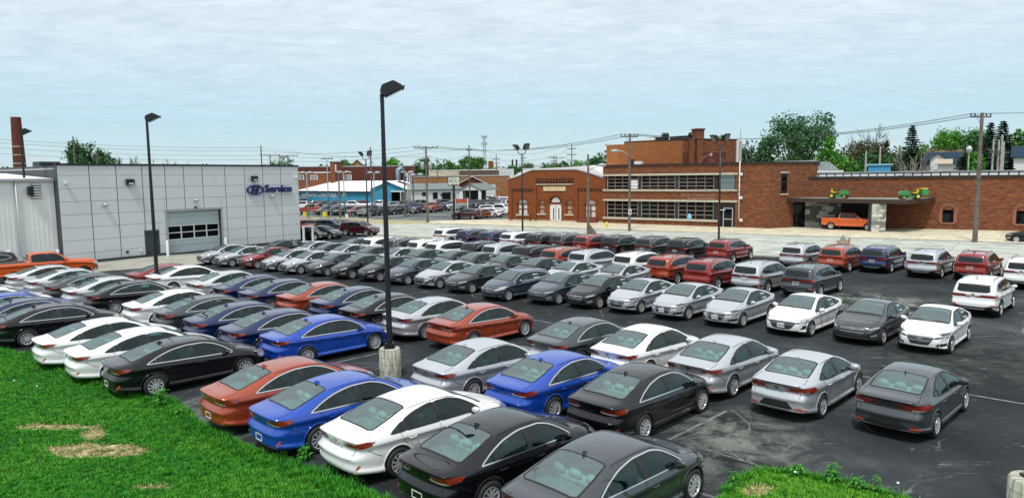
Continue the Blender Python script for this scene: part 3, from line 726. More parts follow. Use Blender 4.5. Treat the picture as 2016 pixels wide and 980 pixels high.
for px, py in ((250, 495.5), (277, 492.5), (300, 449.5), (384, 408)):
    u, z = SV.uv(px, py); e = MB().box(-.09, .09, -.16, -.05, -.09, .09).build('wall_outlet', M_BLACKM if px < 260 or px > 380 else M_WHITEPL, SV.o, loc=(u, 0, z))
# sign: badge and lettering, raised off the wall
sg = empty('service_sign', (0, 0, 0), 0, SV.o); (sa, sza), (sb, szb) = SV.uv(484, 374), SV.uv(517.5, 373.5); cu, cz = (sa + sb) / 2, (sza + szb) / 2; bw = (sb - sa) * 1.0; bh = (SV.uv(500, 364)[1] - SV.uv(500, 383.5)[1])
b = MB()
for pl in oval_h(None): b.prism([(cu + x * bw, cz + y / .56 * bh) for x, y in pl], .05, .24, Matrix(((1, 0, 0, 0), (0, 0, -1, 0), (0, 1, 0, 0), (0, 0, 0, 1))))
b.build('badge', M_BLUEL, sg)
for i in range(1): pass
ta, tb = SV.uv(520, 378), SV.uv(572.5, 376); th = SV.uv(540, 365)[1] - SV.uv(540, 380)[1]
tx = 0
tm = text_mesh("Service", th * 1.32, .09, .022, 'LEFT', 1.0); wdt = max(v.co.x for v in tm.vertices); k = (tb[0] - ta[0]) / wdt
for v in tm.vertices: v.co = Vector((v.co.x * k, -.15 - v.co.z, v.co.y))
newobj('lettering', tm, sg, M_BLUEL, (ta[0], 0, ta[1] - .02))
# bollards and the white posts
def bollard(px, py, h, r, label, m=M_WHITEPL):
    p = G(px, py); b = MB(); b.lathe([(r, -.01), (r, h - r * .6), (r * .7, h - r * .2), (.001, h)], 14); return tag(b.build('bollard', m, None, True, p), label, 'bollard', 'bollards around the service building')
bollard(331, 506, 1.45, .11, "pale bollard at the left of the garage door"); bollard(445, 493, 1.2, .10, "pale bollard at the right of the garage door")
bollard(20, 531, 1.5, .14, "white bollard beside the black suv at the ribbed wall"); bollard(116, 520, 1.2, .12, "low white bollard behind the orange pickup")
pf = empty('post_frame', G(600, 482), atan2(SV.d.y, SV.d.x)); tag(pf, "white goal-shaped post frame at the corner of the service building", 'post frame')
for x in (-.15, .95): bx('post', pf, M_WHITEPL, x, x + .16, -.08, .08, -.01, 1.75)
bx('crossbar', pf, M_WHITEPL, -.15, 1.11, -.075, .075, 1.75, 1.9)
# the ribbed wing on the left
WG = Fac('ribbed_metal_wing', "low white ribbed metal wing left of the grey service building", 'building', SV.at(u0 - 26, .6, 0), SV.at(u0 - .05, .6, 0)); HW = WG.uv(100, 355)[1]
bx('wall', WG.o, M_RIB, 0, WG.L, 0, 18, -.02, HW); bx('gutter', WG.o, M_STEEL, 0, WG.L - .05, -.22, .0, HW - .06, HW + .14); zr_w = WG.uv(60, 341.5, 9)[1]; MB().prism([(-.15, HW + .14), (9, zr_w), (18, HW + .14)], 0, WG.L - .05, Matrix(((0, 0, 1, 0), (1, 0, 0, 0), (0, 1, 0, 0), (0, 0, 0, 1)))).build('roof', M_ROOFW, WG.o)
nr = int(WG.L / .32)
rb = mesh('wall_rib', MB().box(-.02, .02, -.02, 0, .05, HW - .08).v, MB().box(-.02, .02, -.02, 0, .05, HW - .08).f); rb.materials.append(M_RIB)
for i in range(1, nr): newobj('wall_rib', rb, WG.o, None, (i * .32, 0, 0))
for px in (34, 122): 
    u, z = WG.uv(px, 420); b = MB(); b.tube([(u, -.12, HW), (u, -.12, 1.0), (u + .25, -.3, .7), (u + .3, -.3, .0)], .08, 8); b.build('downpipe', M_STEEL, WG.o, True)
u, z = WG.uv(71, 376); v = empty('wall_vent', (u, 0, z), 0, WG.o); bx('vent_frame', v, M_JOINT, -.35, .35, -.06, -.036, -.6, .6)
for k in range(6): bx('louvre', v, M_WHITEPL, -.33, .33, -.1, -.06, -.55 + k * .2, -.44 + k * .2)
wall_fix(WG, 'wall_light', 58, 376, .35, .7, .3, M_BLACKM)
# things on the wing's roof
def roof_unit(px, py, dist, w, d, h, label, m=M_GREYD, z=None):
    p = at(px, py, dist); p.z = z if z is not None else p.z; e = empty('roof_unit', p, atan2(SV.d.y, SV.d.x)); tag(e, label, 'air conditioner', 'roof equipment')
    bx('casing', e, m, -w / 2, w / 2, -d / 2, d / 2, .15, h, bevel=.03)
    for s_ in (-1, 1): bx('leg', e, M_STEEL, s_ * w * .4 - .05, s_ * w * .4 + .05, -d * .4, d * .4, 0, .15)
    bx('fan_grille', e, M_BLACKM, -w * .4, w * .4, -d / 2 - .02, -d / 2 - .001, .25, h * .9); return e
roof_unit(93, 340, 76, 1.7, 1.5, 1.35, "dark square air conditioner on the white wing roof", z=zr_w - .3)
for k, px in enumerate((58, 69)):
    p = at(px, 338, 76); p.z = zr_w - .35; e = empty('roof_vent', p); tag(e, ("left" if k == 0 else "right") + " small mushroom vent on the ribbed wing roof", 'roof vent', 'roof equipment'); b = MB(); b.lathe([(.14, 0), (.14, .6), (.4, .7), (.36, .85), (.05, .95), (.001, .95)], 12); b.build('cowl', M_STEEL, e, True)
# stack far behind on the left
p = at(40, 340, 120); p.z = 0; stk = empty('brick_chimney', p); tag(stk, "tall dark red brick chimney behind the left lamp post", 'chimney')
ht = ztop(p, 32, 231); b = MB(); b.lathe([(1.0, 0), (.62, ht), (.45, ht), (.45, ht - .5)], 16); b.build('shaft', B_DK, stk, 30)
for q in (.585, .66, .735): b = MB(); r = 1.0 - .38 * q + .03; b.lathe([(r, ht * q), (r, ht * q + .12)], 16); b.build('band', M_STONE, stk)

# ------------------------------------------------------------------ two-storey brick building (front C)
C0, C1 = G(1187, 440), G(1516, 451.5)
FC = Fac('office_building', "two-storey brown brick building with two long bands of windows", 'building', C0, C1); HC = FC.uv(1400, 324)[1]; LC = FC.L
def U(px, py=400): return FC.uv(px, py)[0]
def Zc(px, py): return FC.uv(px, py)[1]
zl1, zs1 = Zc(1195, 346.5), Zc(1195, 373.0); zl2, zs2 = Zc(1195, 395), Zc(1195, 427)
ua, ub = U(1192), U(1447); ub2 = U(1413)
pd0, pd1 = U(1424), U(1442)
holes = [rect(ua, ub, zs1, zl1), rect(ua, ub2, zs2, zl2), rect(ub2 + .05, ub, .12, zl2)]
mkwall(FC, rect(0, LC, -.02, HC), holes, .45, B_BR, back=14)
bx('cornice', FC.o, M_CORN, -.1, LC + .1, -.15, 14.1, HC, HC + .22)
for z, e in ((zl1, ub), (zl2, ub)): bx('lintel_band', FC.o, M_STONE, ua - .35, e + .3, -.14, -.003, z - .02, z + .22)
bx('sill_band', FC.o, M_STONE, ua - .35, ub + .3, -.16, -.003, zs1 - .22, zs1 + .02); bx('sill_band', FC.o, M_STONE, ua - .35, ub2 + .05, -.16, -.003, zs2 - .24, zs2 + .02)
bx('inner_wall', FC.o, M_DARK, .2, LC - .2, .7, .72, .1, HC - .2)
def ribbon(z0, z1, rows, groups, tag_):
    win = empty('window_band', (0, 0, 0), 0, FC.o)
    for gi, (xa, xb, ncol) in enumerate(groups):
        cw = (xb - xa) / ncol; rh = (z1 - z0) / rows
        for i in range(ncol):
            for j in range(rows): bx('window_pane', win, M_WGLASS, xa + i * cw + .05, xa + (i + 1) * cw - .05, .20, .22, z0 + j * rh + .035, z0 + (j + 1) * rh - .035)
        for i in range(ncol + 1): bx('mullion', win, M_MULL if 0 < i < ncol else M_FRAME, xa + i * cw - .055, xa + i * cw + .055, .14, .24, z0, z1)
        for j in range(rows): bx('glazing_bar', win, M_FRAME, xa, xb, .16, .23, z0 + j * rh - .03, z0 + j * rh + .03)
g_ = [(U(1195), U(1255), 4), (U(1262), U(1328), 4), (U(1335), U(1404), 4)]
ribbon(zs1, zl1, 4, g_, 'up'); ribbon(zs2, zl2, 4, g_, 'low')
for a, b in ((1255.5, 1261.5), (1328.5, 1334.5), (1404.5, 1412)):
    for z0, z1 in ((zs1, zl1), (zs2, zl2)): bx('pier', FC.o, M_CORN, U(a), U(b), .08, .4, z0, z1)
# blind in one upper window, curtains lower
bx('window_blind', FC.o, M_WHITEPL, U(1241), U(1254), .17, .19, zs1 + .1, zs1 + (zl1 - zs1) * .68)
# glass block panel with its own blocks
gb = empty('glass_block_panel', (0, 0, 0), 0, FC.o); xa, xb = U(1417), U(1445); M_GB = mat("glass_block", (.20, .27, .27), .15, 0, .8, .5, var=.4, scale=5); nx, nz = 9, 9
bm_ = MB().box(0, (xb - xa) / nx - .03, 0, .1, 0, (zl1 - zs1) / nz - .03); bme = mesh('glass_block', bm_.v, bm_.f); bme.materials.append(M_GB)
for i in range(nx):
    for j in range(nz): newobj('glass_block', bme, gb, None, (xa + i * (xb - xa) / nx, .1, zs1 + j * (zl1 - zs1) / nz))
bx('grout', gb, M_JOINT, xa - .05, xb + .05, .15, .19, zs1, zl1)
# entrance
en = empty('entrance_door', (0, 0, 0), 0, FC.o); zd = Zc(1430, 410)
bx('door_frame', en, M_STEEL, pd0 - .06, pd0 + .06, .1, .25, .12, zd); bx('door_frame', en, M_STEEL, pd1 - .06, pd1 + .06, .1, .25, .12, zd); bx('door_frame', en, M_STEEL, pd0, pd1, .1, .25, zd - .06, zd + .06); bx('door_rail', en, M_STEEL, pd0, pd1, .12, .2, 1.0, 1.12); bx('door_glass', en, M_WGLASS, pd0, pd1, .17, .19, .15, zd)
bx('door_glass', en, M_WGLASS, ub2 + .1, pd0 - .07, .17, .19, .15, zd); bx('transom_panel', en, M_CORN, ub2 + .1, ub, .12, .3, zd + .08, zl2 - .03); bx('door_push_bar', en, M_WHITEPL, U(1417), U(1428), .02, .08, zd - .25, zd - .17)
# window display: pale blue shape on a stand
u, z = FC.uv(1356, 424); dsp = empty('window_display', (u, .5, zs2 + .05), 0, FC.o); b = MB(); b.lathe([(.45, 0), (.4, .5), (.16, .9), (.05, 1.0)], 14); b.build('blue_drape', mat("pale_blue_cloth", (.2, .5, .65), .7), dsp, True); MB().lathe([(.04, 1.0), (.04, 1.25), (.12, 1.3), (.12, 1.5), (.001, 1.55)], 10).build('stand', M_STEEL, dsp)
# conduit pipe and fittings
u = U(1456.0); b = MB(); ztp = FC.uv(1456, 256)[1]; b.tube([(u, -.18, 1.1), (u, -.18, HC + .3)], .065, 8); b.build('conduit', M_WHITEPL, FC.o, True); b = MB(); b.tube([(u, -.18, HC + .3), (u, -.18, ztp)], .05, 6); b.build('conduit_mast', M_STEEL, FC.o)
for py in (343, 389, 433): uu, z = FC.uv(1458, py); bx('conduit_box', FC.o, M_WHITEPL, uu - .05, uu + .3, -.3, -.12, z - .16, z + .16)
# faint painted lettering between the storeys
for i, (txt, px, py, pxe) in enumerate((("Strength in Community Action", 1342, 385.3, 1409), ("Bringing the Future Home", 1354, 392.3, 1408))):
    a = FC.uv(px, py); e = FC.uv(pxe, py); tm = text_mesh(txt, .42, .004, 0, 'LEFT', 1.05); wd = max(v.co.x for v in tm.vertices); k = (e[0] - a[0]) / wd
    for v in tm.vertices: v.co = Vector((v.co.x * k, -.012 - v.co.z, v.co.y))
    newobj('painted_lettering', tm, FC.o, mat("faded_white_paint%d" % i, (.42, .27, .18), .9), (a[0], 0, a[1]))
# side wall going back on the right is the box's own back skirt; link block (1516..1594)
lk0 = FC.at(LC, 0, 0)
LK = Fac('link_block', "plain brown brick side block right of the window bands", 'building', lk0 + FC.n * .02 + FC.d * .02, G(1600, 446.5)); HL = LK.uv(1590, 318.5)[1]
mkwall(LK, rect(0, LK.L + .5, -.02, HC - .01), [], .3, B_DK if False else B_BR, back=-.3 if False else None)
bx('cornice', LK.o, M_CORN, 0, LK.L + .5, -.12, .0, HC - .01, HC + .20)
u, z = LK.uv(1543.5, 360); nw = empty('narrow_window', (u, 0, 0), 0, LK.o); z0, z1 = LK.uv(1543.5, 381)[1], LK.uv(1543.5, 341)[1]; bx('window_pane', nw, M_WGLASS, -.45, .45, -.05, -.01, z0, z1); bx('lintel', nw, M_STONE, -.65, .65, -.12, -.002, z1, z1 + .18); bx('sill', nw, M_STONE, -.65, .65, -.12, -.002, z0 - .15, z0)

# ------------------------------------------------------------------ tall block E behind it
pe = at(1343, 330, 103); pe.z = 0
e_l = pe - FC.d * 30
FE = Fac('upper_brick_block', "plain orange brick upper block behind the two-storey building, with a chimney", 'building', e_l, pe); HE = FE.uv(1343, 275.5)[1]; le = FE.L
x0 = FE.uv(1194, 300)[0]; xs_ = FE.uv(1228.5, 300)[0]
mkwall(FE, [(x0, 0), (le, 0), (le, HE), (xs_, HE), (xs_, HE - .28), (x0, HE - .30)], [], .3, B_OR, back=12)  # lighter brick puts the sunlit front into the colour
bx('coping', FE.o, M_CORN, xs_, le + .05, -.06, .3, HE, HE + .12)
FE2 = Fac('brick_side_block', "darker brick side of the upper block under the chimney", 'building', pe + FC.n * .01, pe + (FC.d * .62 + FC.n * .785) * 13.0); L2 = FE2.uv(1453, 300)[0]
mkwall(FE2, rect(0, L2, 0, HE - .01), [], .3, B_BR, back=.4); bx('coping', FE2.o, M_CORN, 0, L2, -.06, .4, HE - .01, HE + .10)  # darker brick puts this side's shade into the colour
for px, w in ((1359.5, .8), (1375, 1.0)):
    u, z = FE2.uv(px, 300); h = HE + (.05 if px < 1370 else 0); bx('pilaster', FE2.o, B_BR, u - w / 2, u + w / 2, -.5, -.001, 0, h)
u, z = FE2.uv(1375.5, 253.5); chm = empty('chimney', (u, 0, 0), 0, FE2.o); bx('stack', chm, B_BR, -.62, .62, -.5, .8, HE + .1, z - .2); bx('cap', chm, B_DK, -.72, .72, -.6, .9, z - .2, z)
bx('downpipe', FE2.o, M_WHITEPL, L2 - .35, L2 - .1, -.25, 0, 0, HE); bx('pale_side', FE2.o, mat("pale_render", (.42, .38, .27), .8), L2 + .02, L2 + .7, .1, .5, 0, HE - .1)
bx('darker_patch', FE2.o, B_DK, .05, L2 - 2.0, -.03, -.001, 0, FE2.uv(1380, 300)[1])
for px in (1401.5, 1421.5, 1435.5): u, z = FE2.uv(px, 318); bx('bricked_window', FE2.o, B_BR, u - .5, u + .5, -.06, -.031, 0, z + .4)
# equipment on the roof of E
def vent_hood(px, py, r, label):
    p = at(px, py, 106); p.z = HE; e = empty('roof_fan', p); tag(e, label, 'roof fan', 'roof equipment'); b = MB(); b.lathe([(r * .7, 0), (r * .7, .5), (r, .6), (r, .9), (r * .6, 1.2), (.001, 1.25)], 14); b.build('hood', M_BLACKM, e, True); return e
vent_hood(1361, 272, .5, "domed black roof fan left of the square brick chimney")
for k, px in enumerate((1306.5, 1313)): vent_hood(px, 272, .34, ("left" if k == 0 else "right") + " one of the paired dark fans on the orange brick roof")
for k, (px, w, h, m, lb) in enumerate(((1279, 1.1, .35, M_WHITEPL, "low pale roof hatch on the orange brick block"), (1295, 1.4, .42, M_BLACKM, "long flat black unit left of the paired fans"), (1333, .8, .5, M_BLACKM, "small dark roof box above the brick corner"), (1347, 1.0, .55, M_BLACKM, "square dark roof unit beside the domed fan"))):
    p = at(px, 273, 106); p.z = HE; e = empty('roof_unit', p, atan2(FC.d.y, FC.d.x)); tag(e, lb, 'roof unit', 'roof equipment'); bx('casing', e, m, -w, w, -.8, .8, 0, h + .15, bevel=.03)
# things on roof C: lamp, boxes
for k, (px, w, h, m, lb) in enumerate(((1244, .35, .7, M_CORN, "narrow dark roof vent beside the wooden pole"), (1257, .5, .42, M_WHITEPL, "small white roof box right of the wooden pole"))):
    u, z = FC.uv(px, 324, 1.2); e = empty('roof_vent', FC.at(u, 1.2, HC + .22), atan2(FC.d.y, FC.d.x)); tag(e, lb, 'roof vent', 'roof equipment'); bx('casing', e, m, -w, w, -.3, .3, 0, h)
u, z = FC.uv(1388, 315, .5); e = empty('floodlight', FC.at(u, .5, HC + .22), 0); tag(e, "rusty floodlight on the parapet beside the twin lamp post", 'floodlight'); b = MB(); b.tube([(-.6, 0, 0), (-.3, 0, .6), (.4, 0, .9)], .1, 6); b.build('arm', mat("rusty_metal", (.2, .07, .05), .8), e); MB().lathe([(.12, 0), (.32, .25), (.30, .3), (.001, .3)], 12, Matrix.Translation((.5, 0, .95)) @ Matrix.Rotation(radians(100), 4, 'Y')).build('lamp_head', mat("faded_pink_metal", (.35, .2, .2), .6), e, True)

# ------------------------------------------------------------------ arched red brick hall (front B)
FB = Fac('arched_brick_hall', "single-storey painted red brick hall with arched windows and white double door", 'building', G(1000.5, 435.5), G(1188.0, 439.8)); LB = FB.L
def q(px, py): return FB.uv(px, py)
prof = [q(1000, 353), q(1012, 350.5), q(1024, 346), q(1036, 340), q(1048.6, 335.5), q(1134, 334.5), q(1150, 338.5), q(1168, 344.5), q(1187.0, 351)]
ol = [(0, -.02), (LB, -.02), (LB, prof[-1][1])] + prof[::-1][1:-1] + [(0, prof[0][1])]
def arch(px0, px1, pyb, pys, pyt, n=9):
    """opening outline: sill row, spring row, crown row"""
    a = q(px0, pyb); b = q(px1, pyb); s = q((px0 + px1) / 2, pys)[1]; t = q((px0 + px1) / 2, pyt)[1]; cx = (a[0] + b[0]) / 2; w = (b[0] - a[0]) / 2
    return [(a[0], a[1]), (b[0], b[1])] + [(cx + w * cos(pi * k / n), s + (t - s) * sin(pi * k / n)) for k in range(n + 1)]
Wn = [arch(1019, 1039, 421.5, 401, 393), arch(1060.5, 1072.5, 420, 402, 394.5), arch(1082.5, 1105, 435.8, 397, 386), arch(1114.5, 1127, 421.5, 403, 395), arch(1151, 1173.5, 427.5, 403, 394)]
Wn[2][0] = (Wn[2][0][0], .14); Wn[2][1] = (Wn[2][1][0], .14)
mkwall(FB, ol, Wn, .3, B_RED, back=20)
bx('inner_wall', FB.o, M_DARK, .1, LB - .1, .5, .52, .1, 4)
M_BLIND = mat("pale_blind", (.62, .62, .58), .8); M_TAN = mat("tan_blind", (.42, .30, .18), .8); M_RUST = mat("rust_frame", (.16, .04, .02), .7)
for wi, w in enumerate(Wn):
    xa, xb = w[0][0], w[1][0]; zb = w[0][1]; zt = max(p[1] for p in w); cx = (xa + xb) / 2; zsn = w[2][1]
    e = empty('arched_door' if wi == 2 else 'arched_window', (0, 0, 0), 0, FB.o)
    # surround of voussoirs proud of the wall
    n = 14; r1 = (xb - xa) / 2; vsr = MB()
    for k in range(n):
        a0, a1 = pi * k / n + .02, pi * (k + 1) / n - .02; rr = 1.0; hz = zt - zsn
        P = [(cx + (r1 + .05) * cos(a0), zsn + (hz + .05) * sin(a0)), (cx + (r1 + .45) * cos(a0), zsn + (hz + .45) * sin(a0)), (cx + (r1 + .45) * cos(a1), zsn + (hz + .45) * sin(a1)), (cx + (r1 + .05) * cos(a1), zsn + (hz + .05) * sin(a1))]
        MB().prism([(x, z) for x, z in P], 0, .07, Matrix(((1, 0, 0, 0), (0, 0, -1, 0), (0, 1, 0, 0), (0, 0, 0, 1)))).build('arch_brick', B_RED, e)
    if wi != 2:
        bx('sill', e, M_RUST if wi == 4 else M_STONE, xa - .2, xb + .2, -.15, .1, zb - .2, zb)
        V, F = wall_mesh(w, [], .02, None, .24); newobj('window_glass', mesh('window_glass', V, F), e, M_BLIND if wi in (0, 4) else M_TAN)
        bx('window_frame', e, M_RUST, xa, xb, .14, .22, zsn - .12, zsn + .08); bx('window_frame', e, M_RUST, xa, xa + .14, .14, .22, zb, zsn + .1); bx('window_frame', e, M_RUST, xb - .14, xb, .14, .22, zb, zsn + .1)
        if wi in (0, 4): bx('window_frame', e, M_RUST, cx - .1, cx + .1, .13, .23, zb, zsn)
        bx('window_frame', e, M_RUST, xa, xb, .15, .22, (zb + zsn) / 2 - .05, (zb + zsn) / 2 + .05)
    else:
        zt2 = q(1093, 404)[1]
        for s_ in (-1, 1):
            x1, x2 = sorted((cx + s_ * .05, cx + s_ * (r1 - .12))); d = bx('door_leaf', e, M_WHITEW, x1, x2, .12, .18, .15, zt2 - .12); bx('door_glass', d, M_WGLASS, x1 + .35, x1 + .5, .10, .12, .4, zt2 - .4)
        bx('door_frame', e, M_WHITEW, xa, xa + .12, .08, .2, .14, zt2); bx('door_frame', e, M_WHITEW, xb - .12, xb, .08, .2, .14, zt2); bx('door_frame', e, M_WHITEW, xa, xb, .08, .2, zt2 - .12, zt2 + .05); bx('transom', e, M_RUST, xa, xb, .1, .2, zt2 + .05, zt2 + .35)
        for k in range(6):
            a0, a1 = pi * k / 6 + .05, pi * (k + 1) / 6 - .05; zc = zt2 + .4; hh = (zt - zc) * .85
            MB().prism([(cx, zc), (cx + r1 * .75 * cos(a0), zc + hh * sin(a0)), (cx + r1 * .75 * cos(a1), zc + hh * sin(a1))], 0, .04, Matrix(((1, 0, 0, 0), (0, 0, -1, .2), (0, 1, 0, 0), (0, 0, 0, 1)))).build('fanlight_pane', M_BLIND, e)
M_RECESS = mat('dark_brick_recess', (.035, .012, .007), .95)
# corbel arcades: flat arched plates, dark to paint the shade of recesses
def arcade(px0, px1, pyt, pyb, n):
    a = q(px0, pyt); b = q(px1, pyt); z1 = a[1]; z0 = q(px0, pyb)[1]; st = (b[0] - a[0]) / n; e = empty('corbel_arcade', (0, 0, 0), 0, FB.o); w = st * .27
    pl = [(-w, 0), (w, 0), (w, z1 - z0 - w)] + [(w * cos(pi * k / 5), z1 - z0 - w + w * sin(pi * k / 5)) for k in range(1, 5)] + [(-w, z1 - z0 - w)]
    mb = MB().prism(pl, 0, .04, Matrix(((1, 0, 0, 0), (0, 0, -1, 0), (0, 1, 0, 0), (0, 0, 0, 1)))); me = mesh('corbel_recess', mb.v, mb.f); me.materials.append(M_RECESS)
    mb = MB().box(-st * .16, st * .16, -.14, 0, (z1 - z0) * .25, z1 - z0); m2 = mesh('corbel', mb.v, mb.f); m2.materials.append(B_RED)
    for i in range(n): newobj('corbel_recess', me, e, None, (a[0] + (i + .5) * st, 0, z0))
    for i in range(n + 1): newobj('corbel', m2, e, None, (a[0] + i * st, 0, z0))
arcade(1055, 1129, 351.5, 361.5, 13); arcade(1007, 1049, 371, 377, 8); arcade(1137, 1185, 370.5, 376.5, 8)
bx('string_course', FB.o, M_STONE, q(1055, 363)[0], q(1129, 363)[0], -.12, -.002, q(1090, 363.8)[1], q(1090, 362)[1])
for px in (1007.5, 1055.5, 1137): u = q(px, 400)[0]; bx('pilaster', FB.o, B_RED, u - .22, u + .05, -.14, -.001, .2, q(px, 362 if px == 1055.5 else 371)[1]); bx('pilaster_shadow_gap', FB.o, B_DK, u + .06, u + .16, -.02, -.001, .2, q(px, 371)[1])  # dark brick strip painted in as the pilaster's shadow
bx('foundation', FB.o, M_STONE, -.05, Wn[2][0][0] - .1, -.1, -.002, -.02, .28); bx('foundation', FB.o, M_STONE, Wn[2][1][0] + .1, LB, -.1, -.002, -.02, .28); bx('door_step', FB.o, M_STONE, Wn[2][0][0] - .2, Wn[2][1][0] + .2, -.5, -.0, -.02, .2)
cp = MB()
for a, b in zip(prof, prof[1:]):
    cp.add([(a[0], -.1, a[1]), (b[0], -.1, b[1]), (b[0], .35, b[1]), (a[0], .35, a[1]), (a[0], -.1, a[1] + .14), (b[0], -.1, b[1] + .14), (b[0], .35, b[1] + .14), (a[0], .35, a[1] + .14)], [(0, 1, 5, 4), (4, 5, 6, 7), (3, 7, 6, 2), (0, 4, 7, 3), (1, 2, 6, 5)])
cp.build('coping', M_STEEL, FB.o)
# white barrel roof behind the parapet
rp = [FB.uv(*p_, 1.0) for p_ in ((1006, 352), (1020, 341), (1034, 334.5), (1060, 332), (1120, 329), (1165, 325.5), (1187, 346))]
MB().prism([(rp[0][0], 0)] + rp + [(rp[-1][0], 0)], 0, 20, Matrix(((1, 0, 0, 0), (0, 0, 1, .9), (0, 1, 0, 0), (0, 0, 0, 1)))).build('roof', M_ROOFW, FB.o)
# name plaque
a = q(1070.5, 375.6); b_ = q(1113.5, 376); hh = q(1090, 367.6)[1] - q(1090, 375.6)[1]; pq = empty('name_plaque', (0, 0, 0), 0, FB.o); bx('plaque_slab', pq, mat("cream_plaque", (.66, .56, .34), .7), a[0], b_[0], -.12, -.002, a[1], a[1] + hh)
tm = text_mesh("THE PAUL LAUNDRY CO.", .5, .004, .0, 'LEFT', 1.0); wd = max(v.co.x for v in tm.vertices); k = (b_[0] - a[0]) * .86 / wd
for v in tm.vertices: v.co = Vector((v.co.x * k, -.126 - v.co.z, v.co.y * 1.0))
newobj('plaque_lettering', tm, pq, mat("worn_lettering", (.28, .22, .12), .8), (a[0] + (b_[0] - a[0]) * .07, 0, a[1] + hh * .30))
u, z = q(1045, 419); bx('standpipe', FB.o, M_RUST, u - .08, u + .08, -.35, -.2, .12, z + 0.0); u, z = q(1160, 435); bx('planter', FB.o, M_RUST, u - 1.4, u + 1.4, -.9, -.35, .12, .62)

# ------------------------------------------------------------------ long low brick building (front D) with canopy
FD = Fac('long_brick_building', "long low brown brick building with a flat canopy and arched windows", 'building', G(1600, 447.3), G(2016, 456.8)); HD_ = FD.uv(1800, 350.5)[1]
uL = FD.uv(1552, 352)[0]; uR = FD.L + 25
def ar(px0, px1, pyb, pyt):
    a = FD.uv(px0, pyb); b = FD.uv(px1, pyb); t = FD.uv((px0 + px1) / 2, pyt)[1]; cx = (a[0] + b[0]) / 2; w = (b[0] - a[0]) / 2; s = t - w * .8; return [a, b] + [(cx + w * cos(pi * k / 8), s + (t - s) * sin(pi * k / 8)) for k in range(9)]
DW = [rect(FD.uv(1855, 438)[0], FD.uv(1876, 438)[0], FD.uv(1865, 438)[1], FD.uv(1865, 413)[1]), rect(FD.uv(2000, 441)[0], FD.uv(2024, 441)[0], FD.uv(2010, 441)[1], FD.uv(2010, 415)[1])]
op = [rect(FD.uv(1602, 440)[0], FD.uv(1712, 440)[0], .14, FD.uv(1660, 402)[1])]
mkwall(FD, rect(uL, uR, -.02, HD_), DW, .3, B_BR, back=16)
bx('cornice', FD.o, M_CORN, uL, uR, -.14, .3, HD_, HD_ + .22); bx('roof', FD.o, M_ROOFG, uL, uR, .3, 16, HD_ - .02, HD_ + .02)
M_JAMB = mat('rosy_brick_trim', (.27, .12, .075), .9, var=.2, scale=5)
for r_ in DW:
    e = empty('arched_window', (0, 0, 0), 0, FD.o); x0_, x1_, z0_, z1_ = r_[0][0], r_[1][0], r_[0][1], r_[2][1]; cx = (x0_ + x1_) / 2; w = (x1_ - x0_) / 2
    bx('window_glass', e, M_WGLASS, x0_, x1_, .2, .22, z0_, z1_); bx('sill', e, M_JAMB, x0_ - .2, x1_ + .2, -.1, -.002, z0_ - .18, z0_)
    for s_ in (-1, 1): bx('jamb', e, M_JAMB, cx + s_ * (w + .2) - .16, cx + s_ * (w + .2) + .16, -.08, -.002, z0_, z1_)
    for k in range(12):
        a0, a1 = pi * k / 12 + .03, pi * (k + 1) / 12 - .03
        MB().prism([(cx + (w + .05) * cos(a0), z1_ + .8 * w * sin(a0)), (cx + (w + .38) * cos(a0), z1_ + .03 + (.8 * w + .35) * sin(a0)), (cx + (w + .38) * cos(a1), z1_ + .03 + (.8 * w + .35) * sin(a1)), (cx + (w + .05) * cos(a1), z1_ + .8 * w * sin(a1))], 0, .08, Matrix(((1, 0, 0, 0), (0, 0, -1, 0), (0, 1, 0, 0), (0, 0, 0, 1)))).build('arch_brick', M_JAMB, e)
# clerestory of white and dark panels along the rear roof
n_cl = 46; cz0, cz1 = FD.uv(1800, 346.0, 15.0)[1], FD.uv(1800, 339.0, 15.0)[1]; ca = FD.uv(1597, 342, 15)[0]; cbv = uR
bx('clerestory_wall', FD.o, M_CORN, ca, cbv, 15.0, 15.3, HD_ - .1, cz1)
stp = (cbv - ca) / n_cl; mb = MB().box(.0, stp * .86, -.06, 0, 0, cz1 - cz0 - .12); mec = mesh('clerestory_panel', mb.v, mb.f); mec.materials.append(M_WHITEW)
for i in range(n_cl): newobj('clerestory_panel', mec, FD.o, None, (ca + i * stp, 15.0, cz0))
bx('clerestory_cap', FD.o, M_STEEL, ca, cbv, 14.8, 15.5, cz1, cz1 + .12)
# canopy
zcan = ztop(G(1728, 458), 1728, 400.5); c0 = G(1488, 396, zcan); c1 = G(1790, 402, zcan)
CN = Fac('entrance_canopy', "flat dark canopy over the drive-through, carrying two green mowers", 'canopy', c0, c1); cl = CN.L; ft = (ztop(G(1728, 458), 1728, 393.0) - zcan)
dpt = 9.5
bx('roof_slab', CN.o, M_CORN, 0, cl, 0.12, dpt, zcan + .05, zcan + ft); fas = mat("brown_fascia", (.045, .024, .017), .6, var=.2, scale=2)
bx('fascia', CN.o, fas, -.02, cl + .02, -.06, .118, zcan, zcan + ft + .05); bx('fascia', CN.o, fas, cl - .1, cl + .06, .12, dpt, zcan, zcan + ft + .05); bx('fascia', CN.o, fas, -.06, .1, .12, dpt, zcan, zcan + ft + .05)
bx('roof_covering', CN.o, M_ROOFG, .12, cl - .12, .14, dpt, zcan + ft + .002, zcan + ft + .03)
bx('soffit', CN.o, M_CORN, .1, cl - .1, .13, dpt, zcan + .0, zcan + .045)
